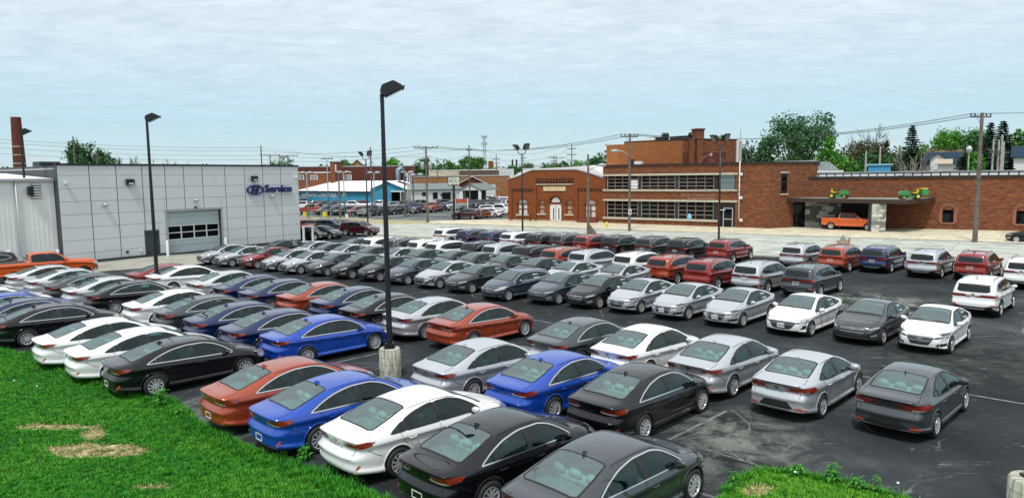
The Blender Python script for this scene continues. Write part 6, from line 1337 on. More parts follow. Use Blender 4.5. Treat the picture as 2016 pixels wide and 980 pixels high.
def full_dlo(sp):
    tp = pchip(sp['dlo_top']); bt = pchip(sp['dlo_bot']); xa, xb = sp['dlo_top'][0][0], sp['dlo_top'][-1][0]; n = 34
    xs = [xa + (xb - xa) * i / n for i in range(n + 1)]
    P = [(x, bt(x)) for x in xs] + [(x, tp(x)) for x in xs[::-1]]; Q = [P[0]]
    for p in P[1:]:
        if math.hypot(p[0] - Q[-1][0], p[1] - Q[-1][1]) > .012: Q.append(p)
    if math.hypot(Q[0][0] - Q[-1][0], Q[0][1] - Q[-1][1]) < .012: Q.pop()
    return Q
def circle(cx, cz, r, n=28, a0=0, a1=2 * pi): return [(cx + r * cos(a0 + (a1 - a0) * k / n), cz + r * sin(a0 + (a1 - a0) * k / n)) for k in range(n)]
def mir(poly): return [(-a, b) for a, b in poly]
def mirT(poly): return [(a, -b) for a, b in poly]

def build_car(name, sp, lite=False):
    """returns (root Empty, list of painted meshes); lite: far copies, no cabin"""
    root = empty(name, (0, 0, 0)); sh = Shell(sp); P0 = PAINT['white']; Lh = sp['L'] / 2; W = sp['W']; painted = []
    G = M_DGLASS if lite else M_GLASS
    wins = window_polys(sp); see = [] if lite else sp.get('see', list(range(len(wins))))
    arches = [(sp['axles'][0], sp['tyre_r']), (sp['axles'][1], sp['tyre_r'])]; Ra = sp['tyre_r'] + sp.get('arch_gap', .055)
    if not lite:
        for side in (1, -1):
            for i, wp in enumerate(wins):
                if i in see: sh.cut(wp, 'S', side)
        sh.cut(sp['wind'], 'T')
        if sp.get('rear_see', True): sh.cut(sp['rearwin'], sp.get('rw_axis', 'T'))
    for side in (1, -1):
        for ax, r in arches: sh.cut(circle(ax, r, Ra), 'S', side)
    if 'hood' in sp: sh.assign('hood', sp['hood'], 'T')
    if not lite:
        for nm, poly, axis in sp.get('regions', []):
            for side in ((1, -1) if axis == 'S' else (1,)): sh.assign(nm + ('#r' if axis == 'S' and side < 0 else ''), poly, axis, side)
    parts = sh.emit(root, P0); painted += list(parts.values())
    # glass
    for side in (1, -1):
        for i, wp in enumerate(wins):
            sh.patch('side_window', wp, 'S', side, .004, (M_DGLASS if lite or i not in see else M_SGLASS), root, res=.09)
    sh.patch('windshield', sp['wind'], 'T', 1, .004, G, root, res=.13)
    rg = G if sp.get('rear_see', True) and not lite else M_DGLASS
    sh.patch('rear_window', sp['rearwin'], sp.get('rw_axis', 'T'), 1, .004, rg, root, res=.13)
    # frames and trims
    tr = MB(); ch = MB(); dlo = full_dlo(sp)
    for side in (1, -1):
        for wp in wins: sh.strip(tr, wp, .030, 'S', side, .009, True, res=.09)
        c = sp.get('chrome', None)
        if c: sh.strip(ch, dlo, c, 'S', side, .014, True, res=.08)
        for (xa, xb), (xc, xd) in zip(sp['panes'], sp['panes'][1:]):
            x0_, x1_ = xb - .01, xc + .01; tp = pchip(sp['dlo_top']); bt = pchip(sp['dlo_bot']); xm = (x0_ + x1_) / 2; ln = sp.get('pillar_lean', 0) * (tp(xm) - bt(xm)) / 2
            sh.patch('door_pillar', [(x0_ - ln, bt(x0_)), (x1_ - ln, bt(x1_)), (x1_ + ln, tp(x1_)), (x0_ + ln, tp(x0_))], 'S', side, .012, M_TRIM, root, res=.15)
    sh.strip(tr, sp['wind'], .03, 'T', 1, .007, True, res=.12); sh.strip(tr, sp['rearwin'], .035, sp.get('rw_axis', 'T'), 1, .007, True, res=.12)
    for nm, path, wdt, axis, sym, off, closed in sp.get('black_strips', []):
        for s_ in ((1, -1) if sym else (1,)):
            if axis == 'S': sh.strip(tr, path, wdt, 'S', s_, off, closed)
            else: sh.strip(tr, path if s_ > 0 else (mirT(path) if axis == 'T' else mir(path)), wdt, axis, 1, off, closed)
    tr.build('window_rubber', M_TRIM, root)
    if ch.v: ch.build('window_trim', M_CHROME if sp.get('chromemat') != 'paint' else M_CHROME, root, True)
    # seams
    sm = MB()
    for path, axis, sym, closed in sp.get('seams', []):
        for s_ in ((1, -1) if sym else (1,)):
            if axis == 'S': sh.strip(sm, path, .011, 'S', s_, .003, closed, res=.1)
            else: sh.strip(sm, path if s_ > 0 else (mirT(path) if axis == 'T' else mir(path)), .011, axis, 1, .003, closed, res=.1)
    if sm.v and not lite: sm.build('panel_seams', M_SEAM, root)
    # arch lips, wells, wheels
    well = MB()
    lw = sp.get('clad', 0)
    for side in (1, -1):
        for ax, r in arches:
            ring = circle(ax, r, Ra, 22, -.15 * pi, 1.15 * pi + .01)
            lip = MB(); sh.strip(lip, ring, (.004, .03 + lw), 'S', side, .008 if not lw else .014, False, res=.12, thick=.03)
            lp = lip.build('wheel_arch', M_TRIM if lw else P0, root, True)
            if not lw: painted.append(lp)
            yo = W * .985; yi = W * .52; n = 16; vs = []; fs = []
            for k in range(n + 1):
                a = -.2 * pi + 1.4 * pi * k / n
                vs += [(ax + (Ra + .012) * cos(a), side * yo * .97, r + (Ra + .012) * sin(a)), (ax + (Ra + .012) * cos(a), side * yi, r + (Ra + .012) * sin(a))]
            for k in range(n): fs.append((2 * k, 2 * k + 1, 2 * k + 3, 2 * k + 2))
            m0 = len(vs); vs.append((ax, side * yi, r)); fs += [(m0, 2 * k + 1, 2 * k + 3) for k in range(n)]
            well.add(vs, fs)
            add_wheel(root, ax, W - .115, r, sp['rim_r'], side, sp.get('spokes', 10), sp.get('spoke_style', 'plain'))
    # underside
    for a, b in zip(sh.sills[:-1:6], sh.sills[6::6]):
        well.add([a[0], a[1], b[1], b[0]], [(0, 1, 2, 3)])
    well.build('underbody', M_UNDER, root)
    # listed patches: name, poly, axis, sym, off, material, thick, [children]
    for nm, poly, axis, sym, off, m_, th in sp.get('patches', []):
        for s_ in ((1, -1) if sym else (1,)):
            pp = poly
            if axis != 'S' and s_ < 0: pp = mirT(poly) if axis == 'T' else mir(poly)
            o = sh.patch(nm, pp, axis, s_ if axis == 'S' else 1, off + .004 * ('light' in nm), m_ if m_ != 'P' else P0, root, th, res=.05)
            if m_ == 'P': painted.append(o)
    for nm, m_, items in sp.get('bands', []):
        mb = MB()
        for path, wdt, axis, sym, off, closed in items:
            for s_ in ((1, -1) if sym else (1,)):
                pp = path if (s_ > 0 or axis == 'S') else (mirT(path) if axis == 'T' else mir(path))
                sh.strip(mb, pp, wdt, axis, s_ if axis == 'S' else 1, off, closed, res=.09, thick=.004)
        mb.build(nm, m_, root)
    # badge and lettering
    for axis, cy, cz, bw in sp.get('badges', []):
        V = []; F = []
        for k, pl in enumerate(oval_h(None)):
            n0 = len(V)
            for (u, v) in pl:
                yy = cy + (-u if axis == 'R' else u) * bw
                h, nn = sh.ray(axis, (yy, cz + v * bw)); V.append(h + nn * (.010 + .0007 * (k > 27) + .0004 * (k > 29)))
            F.append(tuple(range(n0, n0 + len(pl))))
        newobj('badge', mesh('badge', V, F), root, M_BADGE)
    if not lite and 'script' in sp:
        txt, y0, z0, size, spc = sp['script']; tm = text_mesh(txt, size, 0, .002, 'LEFT', spc); V = []
        for v in tm.vertices:
            h, nn = sh.ray('R', (y0 - v.co.x, z0 + v.co.y)); V.append(h + nn * .007)
        newobj('model_lettering', mesh('model_lettering', V, [tuple(p.vertices) for p in tm.polygons]), root, M_BADGE)
    # mirrors
    mx_, my_, mz_ = sp['mirror']
    for side in (1, -1):
        bm = bmesh.new(); bmesh.ops.create_icosphere(bm, subdivisions=2, radius=1)
        for v in bm.verts:
            c = v.co; v.co = Vector(((c.x if c.x > 0 else c.x * .4) * .10, c.y * .13, c.z * .085 + .02 * c.y * side))
        me = bpy.data.meshes.new('mirror'); bm.to_mesh(me); bm.free(); me.polygons.foreach_set('use_smooth', [True] * len(me.polygons))
        o = newobj('mirror', me, root, P0, (mx_, side * (my_ + .10), mz_)); painted.append(o)
        if not lite: MB().box(-.05, .03, -.12, .0, -.085, -.045).build('mirror_arm', M_TRIM, o).location = (0, -side * .06 + (.06 if side > 0 else .06), 0)
    # handles
    if not lite:
        for hx, hz in sp.get('handles', []):
            for side in (1, -1):
                h, nn = sh.ray('S', (hx, hz), side); m_ = M_CHROME if sp.get('handle_chrome') else P0
                b = MB(); b.tube([h + nn * .004 + Vector((-.10, 0, 0)), h + nn * .034 + Vector((-.07, 0, .002)), h + nn * .034 + Vector((.07, 0, .004)), h + nn * .004 + Vector((.10, 0, 0))], .013, 6)
                o = b.build('door_handle', m_, root, True)
                if m_ is P0: painted.append(o)
    # antenna fin
    if 'fin' in sp:
        x, z = sp['fin'], pchip(sp['top'])(sp['fin']); b = MB(); b.add([(x - .09, .022, z - .01), (x - .09, -.022, z - .01), (x + .10, 0, z - .008), (x - .06, 0, z + .075), (x - .1, 0, z + .07)], [(0, 2, 3, 4), (1, 4, 3, 2), (0, 4, 1)])
        o = b.build('antenna_fin', P0, root); painted.append(o)
    if 'mast' in sp:
        x, z = sp['mast'], pchip(sp['top'])(sp['mast']); b = MB(); b.tube([(x, 0, z - .01), (x - .05, 0, z + .14)], .006, 5); b.box(x - .03, x + .03, -.025, .025, z - .01, z + .018); b.build('antenna', M_TRIM, root)
    if 'rails' in sp:
        xa, xb, yy, dz = sp['rails']; b = MB(); tp = pchip(sp['top'])
        for s_ in (1, -1):
            pts = [(xa + (xb - xa) * k / 10, s_ * (yy + .02 * sin(pi * k / 10)), tp(xa + (xb - xa) * k / 10) + (dz if 0 < k < 10 else -.04)) for k in range(11)]; b.tube(pts, .016, 6)
        b.build('roof_rail', M_TRIM if not sp.get('rail_chrome') else M_CHROME, root, True)
    # cabin
    if not lite:
        fl = sp.get('floor', .42); xa, xb = sp['cabin']; c = MB(); zbelt = pchip(sp['belt'])(0) - .03
        c.box(xa, xb, -W * .84, W * .84, fl - .03, fl); c.box(xa - .02, xa, -W * .8, W * .8, fl, zbelt); c.box(xb, xb + .02, -W * .8, W * .8, fl, zbelt)
        for s_ in (1, -1): c.box(xa, xb, min(s_ * W * .84, s_ * W * .87), max(s_ * W * .84, s_ * W * .87), fl, zbelt)
        c.build('cabin', M_CABIN, root)
        # headliner just under the roof
        tp = pchip(sp['top']); hv = []; hf = []; hx0, hx1 = sp['liner']; nn_ = 10
        for i in range(nn_ + 1):
            x = hx0 + (hx1 - hx0) * i / nn_
            for y in (-.52, -.3, 0, .3, .52): hv.append((x, y * W / .93, tp(x) - .045 - .09 * abs(y / .52) ** 2.2))
        hf = [(i * 5 + j, i * 5 + j + 1, i * 5 + j + 6, i * 5 + j + 5) for i in range(nn_) for j in range(4)]
        newobj('headliner', mesh('headliner', hv, hf, True), root, M_SEAT)
        fx, rx, sz = sp['seats']; 
        for s_ in (1, -1):
            se = rbox('front_seat', .52, .50, .16, (fx + .05, s_ * .38, fl + .22), M_SEAT, root, .05)
            rbox('seat_back', .15, .48, .60, (fx - .24, s_ * .38, fl + .56), M_SEAT, root, .05, (0, -.22, 0), (.8, .8)); rbox('headrest', .10, .27, .18, (fx - .34, s_ * .38, fl + .93), M_SEAT, root, .045, (0, -.12, 0))
        rbox('rear_seat', .52, 1.25, .16, (rx + .1, 0, fl + .20), M_SEAT, root, .05); rbox('seat_back', .14, 1.25, .56, (rx - .24, 0, fl + .50), M_SEAT, root, .05, (0, -.40, 0))
        for yy in (-.40, 0, .40): rbox('headrest', .12, .30, .17, (rx - .38, yy, fl + sz - .02), M_SEAT, root, .025, (0, -.15, 0), (.75, .70))
        if 'shelf' in sp:
            a_, b_, z_ = sp['shelf']; MB().box(a_, b_, -.62, .62, z_ - .02, z_).build('parcel_shelf', M_SHELF, root)
        dxx, dz_ = sp['dash']; b = MB(); b.box(dxx - .12, dxx + .45, -W * .78, W * .78, fl + .25, dz_ - .03); b.box(dxx - .10, dxx + .05, .2, .58, dz_ - .03, dz_ + .04); b.build('dashboard', M_DASH, root, bevel=.03)
        R = Matrix.Translation((dxx - .22, .38, dz_ - .02)) @ Matrix.Rotation(radians(-65), 4, 'Y'); b = MB()
        b.tube([R @ Vector((.18 * cos(a * pi / 10), .18 * sin(a * pi / 10), 0)) for a in range(21)], .014, 6, False); b.tube([R @ Vector((-.17, 0, 0)), R @ Vector((.17, 0, 0))], .02, 5); b.build('steering_wheel', M_DASH, root)
    if 'stickers' in sp and not lite:
        for (xa, xb, za, zb_) in sp['stickers']:
            o = sh.patch('window_sticker', [(xa, za), (xb, za), (xb + .03, zb_), (xa + .03, zb_)], 'S', sp.get('sticker_side', 1), .010, M_PAPER, root, res=.3)
            mb = MB()
            for k in range(3): sh.strip(mb, [(xa + .05, za + .06 + .08 * k), (xb - .05 - .04 * k, za + .06 + .08 * k)], .022, 'S', sp.get('sticker_side', 1), .014, res=.3)
            mb.build('sticker_print', M_INK, o)
    root['_painted'] = [p.name for p in painted]
    return root, sh
ARROW = 0
# --------- mid-size sedan with a low coupe roof
def half(p): return p + [(x, -y) for x, y in p[::-1]]
def sedan_spec():
    L, W = 4.855, .932
    sp = dict(L=L, W=W, hmax=.48, roofw=.67, curve_r=.16, curve_f=.34,
        top=[(-2.43, 1.045), (-2.30, 1.075), (-2.0, 1.105), (-1.75, 1.165), (-1.35, 1.30), (-.9, 1.412), (-.45, 1.465), (-.05, 1.475), (.30, 1.455), (.60, 1.385), (1.0, 1.20), (1.34, 1.02), (1.6, .965), (2.0, .885), (2.3, .79), (2.43, .70)],
        belt=[(-2.43, .985), (-2.0, 1.005), (-1.4, .995), (-.5, .955), (.5, .915), (1.2, .89), (1.7, .84), (2.1, .76), (2.43, .62)],
        plan=[(-2.43, .80), (-2.36, .86), (-2.2, .915), (-1.8, .965), (-1.3, .99), (-.6, 1.0), (.8, 1.0), (1.5, .985), (1.9, .95), (2.25, .86), (2.43, .72)],
        sill=[(-2.43, .31), (-2.2, .27), (-1.6, .22), (0, .20), (1.6, .20), (2.2, .22), (2.43, .27)],
        rear=[(.2, .20), (.30, .07), (.40, .03), (.52, .035), (.60, .0), (.645, -.02), (.70, .06), (.78, .105), (.90, .09), (.98, .045), (1.03, .005), (1.06, 0)],
        front=[(.2, .10), (.35, .02), (.5, 0), (.62, .02), (.72, .07)],
        axles=(-1.305, 1.50), tyre_r=.332, rim_r=.225, spokes=10,
        dlo_top=[(-1.50, 1.015), (-1.38, 1.075), (-1.1, 1.19), (-.7, 1.30), (-.2, 1.362), (.2, 1.355), (.55, 1.275), (.85, 1.13), (1.10, .965)],
        dlo_bot=[(-1.50, 1.012), (-.7, .985), (.2, .955), (1.10, .925)],
        panes=[(-1.50, -1.14), (-1.07, -.20), (-.10, 1.10)], pillar_lean=-.12, chrome=(.013, .010),
        wind=half([(.50, .50), (.52, .55), (.80, .60), (1.26, .70)]) , rearwin=half([(-1.86, .54), (-1.80, .63), (-1.35, .61), (-.92, .54), (-.88, .46)]),
        hood=half([(2.30, .50), (2.2, .62), (1.9, .70), (1.38, .76), (1.34, .70)]),
        mirror=(.86, W - .05, .985), handles=[(-.95, .835), (.10, .80)], fin=-.80,
        cabin=(-1.35, 1.25), floor=.36, liner=(-.85, .45), seats=(.20, -.72, .80), shelf=(-1.85, -1.2, .99), dash=(.95, .93))
    tail = [(.30, .875), (.36, .85), (.60, .835), (.78, .85), (.86, .885), (.86, .965), (.70, .955), (.48, .93)]
    sp['regions'] = [('trunk_lid', half([(-2.46, .66), (-2.05, .67), (-1.88, .60)]), 'T'), ('trunk_lid', [(-.62, .60), (.62, .60), (.68, .86), (.68, 1.04), (-.68, 1.04), (-.68, .86)], 'R'),
        ('front_door', [(-.16, .28), (.98, .28), (1.05, .60), (1.12, .93), (.2, 1.38), (-.1, 1.38), (-.16, .95)], 'S'), ('rear_door', [(-.16, .28), (-.82, .28), (-1.0, .62), (-1.15, .80), (-1.28, 1.1), (-.7, 1.36), (-.16, 1.38)], 'S')]
    sp['seams'] = [([(-.16, .30), (-.155, .95)], 'S', True, False), ([(.96, .30), (1.03, .60), (1.10, .90)], 'S', True, False), ([(-.80, .30), (-.98, .60), (-1.12, .74), (-1.26, .98)], 'S', True, False),
        ([(-1.86, .66), (-2.05, .69), (-2.40, .68)], 'T', True, False), ([(.68, 1.03), (.66, .86), (.62, .62), (.5, .60), (0, .585)], 'R', True, False),
        ([(1.34, .74), (1.9, .71), (2.25, .58), (2.32, .3), (2.33, 0)], 'T', True, False), ([(-.86, .60), (.50, .63)], 'T', True, False), ([(-2.06, .80), (-1.85, .66), (-1.72, .60)], 'S', True, False)]
    sp['patches'] = [('taillight', tail, 'R', True, .006, M_RED, .004), ('taillight_corner', [(-2.36, .86), (-2.12, .90), (-1.98, .975), (-2.10, .985), (-2.36, .965)], 'S', True, .009, M_RED, .004),
        ('taillight_lens', [(.30, .872), (.38, .842), (.62, .828), (.76, .842), (.74, .868), (.60, .862), (.42, .868), (.36, .90), (.44, .935), (.40, .93)], 'R', True, .011, M_LENS, .003),
        ('taillight_shade', [(.50, .905), (.56, .893), (.585, .925), (.54, .932)], 'R', True, .0115, M_REDD, .0), ('taillight_shade', [(.64, .908), (.69, .90), (.72, .94), (.67, .945)], 'R', True, .0115, M_REDD, .0),
        ('plate_recess', [(-.30, .40), (.30, .40), (.38, .55), (-.38, .55)], 'R', False, .004, 'P', .0),
        ('diffuser', [(-.72, .22), (.72, .22), (.62, .335), (.3, .35), (-.3, .35), (-.62, .335)], 'R', False, .006, M_TRIM, .01),
        ('reflector', [(.70, .40), (.735, .385), (.775, .50), (.755, .515)], 'R', True, .008, M_ORL, .004),
        ('exhaust_tip', [(.42, .275), (.62, .275), (.64, .315), (.44, .325)], 'R', True, .012, M_CHROME, .01), ('exhaust_hole', [(.46, .285), (.60, .285), (.61, .305), (.48, .312)], 'R', True, .016, M_SEAM, 0),
        ('headlight', [(.42, .64), (.80, .70), (.80, .56), (.60, .54)], 'F', True, .006, M_LENS, .004), ('headlight_corner', [(2.3, .60), (2.02, .70), (1.82, .80), (2.0, .80), (2.3, .73)], 'S', True, .009, M_LENS, .004),
        ('turn_lamp', [(2.06, .715), (2.20, .66), (2.22, .70), (2.08, .755)], 'S', True, .0125, M_ORL, .002),
        ('grille', [(-.36, .30), (.36, .30), (.46, .58), (.40, .66), (-.40, .66), (-.46, .58)], 'F', False, .006, M_TRIM, .004)]
    sp['bands'] = [('sill_trim', M_TRIM, [([(-.92, .245), (1.08, .235)], .05, 'S', True, .008, False)]), ('grille_bars', M_CHROME, [([(-.40, z), (.40, z)], .018, 'F', False, .012, False) for z in (.36, .43, .50, .57, .64)]),
        ('plate_frame', M_WHITEPL, [([(-.15, .40), (.15, .40), (.15, .545), (-.15, .545)], .022, 'R', False, .012, True)])]
    sp['badges'] = [('R', 0, .925, .15)]; sp['script'] = ("SONATA", .27, .79, .085, 1.9)
    sp['black_strips'] = [('x', [(1.30, -.66), (1.335, 0), (1.30, .66)], .07, 'T', False, .006, False)]
    return sp
def compact_spec(kind):
    """kind: 'elantra'-like notchback, 'accent'-like small sedan, 'liftback', 'hatch'"""
    L, W, H = dict(notch=(4.62, .90, 1.435), small=(4.385, .865, 1.45), lift=(4.47, .91, 1.45), hatch=(4.34, .898, 1.455))[kind]
    h = L / 2; a0, a1 = dict(notch=(-1.29, 1.41), small=(-1.28, 1.30), lift=(-1.33, 1.37), hatch=(-1.22, 1.43))[kind]
    sp = dict(L=L, W=W, hmax=.48, roofw=.67, curve_r=.16, curve_f=.30, beltw=.94,
        plan=[(-h, .80), (-h + .07, .86), (-h + .25, .92), (-h + .65, .975), (-.6, 1.0), (.8, 1.0), (h - .95, .985), (h - .5, .95), (h - .15, .86), (h, .74)],
        sill=[(-h, .31), (-h + .25, .26), (-1.4, .22), (0, .20), (1.5, .20), (h - .25, .21), (h, .25)],
        rear=[(.2, .18), (.32, .05), (.44, .02), (.54, .025), (.62, -.01), (.70, .04), (.80, .09), (.92, .07), (.98, .03), (1.03, .0), (1.06, 0)],
        front=[(.2, .10), (.33, .02), (.48, 0), (.62, .03), (.72, .09), (.8, .16)],
        axles=(a0, a1), tyre_r=.318, rim_r=.205, spokes=10, spoke_style='cover' if kind in ('small',) else 'twin',
        mirror=(.66, W - .04, 1.0), handles=[(-.92, .86), (.02, .835)],
        cabin=(-1.25, 1.05), floor=.36, liner=(-.85, .25), seats=(.02, -.86, .80), dash=(.78, .96))
    if kind in ('notch', 'small'):
        sp['top'] = [(-h, 1.03), (-h + .12, 1.07), (-h + .38, 1.095), (-1.62, 1.16), (-1.2, 1.31), (-.75, H - .04), (-.35, H), (.05, H - .005), (.35, H - .06), (.75, 1.25), (1.12, 1.06), (1.35, .985), (1.75, .90), (h - .2, .84), (h, .75)]
        sp['belt'] = [(-h, .97), (-h + .4, .995), (-1.3, .985), (-.5, .955), (.5, .93), (1.0, .92), (1.5, .88), (h - .3, .805), (h, .70)]
        sp['dlo_top'] = [(-1.38, 1.07), (-1.2, 1.15), (-.9, 1.25), (-.5, 1.335), (-.1, 1.35), (.25, 1.30), (.55, 1.18), (.93, .985)]
        sp['dlo_bot'] = [(-1.38, 1.055), (-1.0, 1.0), (0, .965), (.93, .95)]
        sp['panes'] = [(-1.38, -1.10), (-1.04, -.30), (-.20, .93)]; sp['pillar_lean'] = -.12
        sp['rearwin'] = half([(-1.72, .50), (-1.66, .59), (-1.3, .58), (-.88, .53), (-.84, .45)]); sp['shelf'] = (-1.72, -1.3, .99)
        sp['wind'] = half([(.20, .48), (.22, .53), (.55, .59), (1.06, .68)])
        if kind == 'notch': sp['fin'] = -.80
        else: sp['mast'] = -.70
    elif kind == 'lift':
        sp['top'] = [(-h, 1.06), (-h + .15, 1.12), (-h + .35, 1.16), (-1.5, 1.25), (-1.1, 1.345), (-.7, 1.42), (-.3, H), (.05, H - .005), (.35, H - .06), (.78, 1.25), (1.16, 1.05), (1.4, .97), (1.8, .87), (h - .18, .80), (h, .71)]
        sp['belt'] = [(-h, .99), (-1.8, 1.01), (-1.3, .99), (0, .95), (1.0, .91), (1.5, .86), (h - .3, .775), (h, .66)]
        sp['dlo_top'] = [(-1.50, 1.07), (-1.2, 1.20), (-.8, 1.30), (-.3, 1.36), (.0, 1.35), (.3, 1.29), (.6, 1.16), (.96, .975)]
        sp['dlo_bot'] = [(-1.50, 1.05), (-1.0, 1.0), (0, .965), (.96, .94)]; sp['panes'] = [(-1.50, -1.12), (-1.04, -.26), (-.17, .96)]; sp['pillar_lean'] = -.12
        sp['rearwin'] = half([(-1.85, .52), (-1.5, .57), (-1.0, .54), (-.95, .46)]); sp['wind'] = half([(.22, .48), (.24, .53), (.58, .60), (1.10, .70)]); sp['fin'] = -.9
    else:
        sp['top'] = [(-h, 1.12), (-h + .05, 1.20), (-h + .14, 1.30), (-h + .30, 1.385), (-1.4, 1.43), (-.8, H), (-.2, H + .002), (.15, H - .02), (.45, 1.38), (.8, 1.23), (1.18, 1.04), (1.4, .985), (1.8, .90), (h - .15, .84), (h, .75)]
        sp['belt'] = [(-h, 1.03), (-1.8, 1.04), (-1.3, 1.01), (0, .955), (1.0, .92), (1.5, .88), (h - .3, .805), (h, .70)]
        sp['dlo_top'] = [(-1.72, 1.14), (-1.5, 1.25), (-1.1, 1.325), (-.5, 1.36), (0, 1.35), (.3, 1.30), (.6, 1.18), (.98, .98)]
        sp['dlo_bot'] = [(-1.72, 1.12), (-1.3, 1.03), (-.6, .985), (.98, .95)]; sp['panes'] = [(-1.72, -1.22), (-1.12, -.32), (-.22, .98)]; sp['pillar_lean'] = -.08
        sp['rearwin'] = [(-.55, 1.12), (.55, 1.12), (.50, 1.33), (-.50, 1.33)]; sp['rw_axis'] = 'R'; sp['rear_see'] = False
        sp['wind'] = half([(.24, .49), (.27, .54), (.6, .60), (1.10, .69)]); sp['fin'] = -1.4; sp['chrome'] = (.012, .009); sp['liner'] = (-1.3, .25)
        sp['rear'] = [(.2, .14), (.34, .04), (.5, 0), (.62, .0), (.8, .04), (1.0, .06), (1.2, .1)]
    hx = h
    sp['hood'] = half([(hx - .18, .45), (hx - .28, .60), (hx - .6, .68), (1.18, .75), (1.14, .68)])
    sp['regions'] = [('front_door', [(-.24, .28), (.82, .28), (.9, .60), (.96, .95), (.1, 1.38), (-.2, 1.38)], 'S'), ('rear_door', [(-.24, .28), (-.82, .28), (-1.0, .62), (-1.12, .80), (-1.2, 1.1), (-.7, 1.34), (-.24, 1.38)], 'S')]
    if kind != 'hatch': sp['regions'] += [('trunk_lid', half([(-h - .03, .62), (-h + .35, .64), (-h + .55, .58)]), 'T'), ('trunk_lid', [(-.60, .60), (.60, .60), (.64, .86), (.64, 1.04), (-.64, 1.04), (-.64, .86)], 'R')]
    sp['seams'] = [([(-.25, .30), (-.245, .96)], 'S', True, False), ([(.82, .30), (.89, .60), (.95, .92)], 'S', True, False), ([(-.80, .30), (-.98, .60), (-1.10, .74), (-1.22, .99)], 'S', True, False),
        ([(1.14, .72), (hx - .6, .69), (hx - .28, .58), (hx - .19, .3), (hx - .17, 0)], 'T', True, False), ([(-.86, .585), (.22, .60)], 'T', True, False)]
    if kind != 'hatch': sp['seams'] += [([(-1.74, .62), (-h + .3, .655), (-h + .03, .64)], 'T', True, False), ([(.66, 1.02), (.64, .86), (.58, .61), (.4, .585), (0, .575)], 'R', True, False)]
    sp['black_strips'] = [('x', [(1.10, -.66), (1.13, 0), (1.10, .66)], .07, 'T', False, .006, False)]
    # rear
    sp['patches'] = [('taillight', [(.24, .90), (.50, .865), (.52, .80), (.82, .805), (.86, .86), (.86, .96), (.66, .955)], 'R', True, .006, M_RED, .004),
        ('taillight_corner', [(-h + .05, .82), (-h + .26, .86), (-h + .42, .94), (-h + .28, .965), (-h + .05, .955)], 'S', True, .009, M_RED, .004),
        ('taillight_lens', [(.54, .81), (.76, .815), (.80, .845), (.56, .85)], 'R', True, .011, M_LENS, .003),
        ('plate_panel', [(-.40, .375), (.40, .375), (.44, .41), (.30, .56), (-.30, .56), (-.44, .41)], 'R', False, .006, M_TRIM, .004),
        ('diffuser', [(-.74, .22), (.74, .22), (.72, .31), (.3, .33), (-.3, .33), (-.72, .31)], 'R', False, .006, M_TRIM, .01),
        ('reflector', [(.50, .37), (.78, .375), (.72, .415), (.54, .42)], 'R', True, .010, M_ORL, .004),
        ('decklid_spoiler', [(-.62, .985), (.62, .985), (.60, 1.015), (-.60, 1.015)], 'R', False, .012, M_TRIM, .01)]
    sp['badges'] = [('R', 0, .885, .15)]; sp['script'] = ("ELANTRA", .27, .775, .075, 1.55)
    if kind != 'notch': sp['script'] = ("ACCENT", .25, .775, .07, 1.4); sp['patches'].pop()
    # front
    if kind == 'notch':
        sp['patches'] += [('grille', [(-.50, .60), (-.40, .70), (.40, .70), (.50, .60), (.34, .37), (-.34, .37)], 'F', False, .006, M_TRIM, .004),
            ('headlight', [(.46, .665), (.70, .735), (.82, .755), (.84, .68), (.62, .63), (.54, .62)], 'F', True, .007, M_LAMPD, .004), ('headlight_lens', [(.54, .665), (.70, .715), (.80, .735), (.81, .70), (.62, .65)], 'F', True, .013, M_LENS, .002), ('headlight_corner', [(h - .30, .685), (h - .55, .74), (h - .80, .815), (h - .55, .80), (h - .28, .76)], 'S', True, .010, M_LAMPD, .004),
            ('fog_pocket', [(.46, .44), (.82, .60), (.82, .35), (.52, .36)], 'F', True, .006, M_TRIM, .003), ('fog_lamp', [(.62, .43), (.78, .50), (.78, .38), (.66, .385)], 'F', True, .010, M_LENS, .003),
            ('lower_grille', [(-.62, .235), (.62, .235), (.66, .30), (-.66, .30)], 'F', False, .006, M_TRIM, .003)]
        bars = [([(-.47 + abs(z - .6) * .62, z), (.47 - abs(z - .6) * .62, z)], .013, 'F', False, .013, False) for z in (.405, .45, .495, .54, .585, .63, .675)]
        sp['badges'] += [('F', 0, .665, .17)]; lipz = .315
    elif kind in ('small', 'hatch'):
        sp['patches'] += [('grille', [(-.44, .62), (-.38, .68), (.38, .68), (.44, .62), (.28, .38), (-.28, .38)], 'F', False, .006, M_TRIM, .004),
            ('headlight', [(.42, .635), (.60, .695), (.82, .755), (.84, .69), (.66, .63), (.48, .60)], 'F', True, .007, M_LAMPD if kind == 'small' else M_LENS, .004), ('headlight_corner', [(h - .30, .69), (h - .50, .73), (h - .82, .82), (h - .55, .80), (h - .28, .76)], 'S', True, .010, M_LAMPD if kind == 'small' else M_LENS, .004),
            ('headlight_lens', [(.56, .645), (.66, .66), (.80, .70), (.80, .73), (.62, .68)], 'F', True, .013, M_LENS, .003),
            ('fog_pocket', [(.50, .40), (.60, .46), (.80, .44), (.80, .36), (.54, .345)], 'F', True, .006, M_TRIM, .003), ('lower_grille', [(-.55, .235), (.55, .235), (.60, .285), (-.60, .285)], 'F', False, .006, M_TRIM, .003)]
        bars = [([(-.42 + abs(z - .62) * .66, z), (.42 - abs(z - .62) * .66, z)], .011, 'F', False, .013, False) for z in (.41, .455, .50, .545, .59, .635, .67)]
        sp['badges'] += [('F', 0, .63, .16)]; lipz = .31
    else:
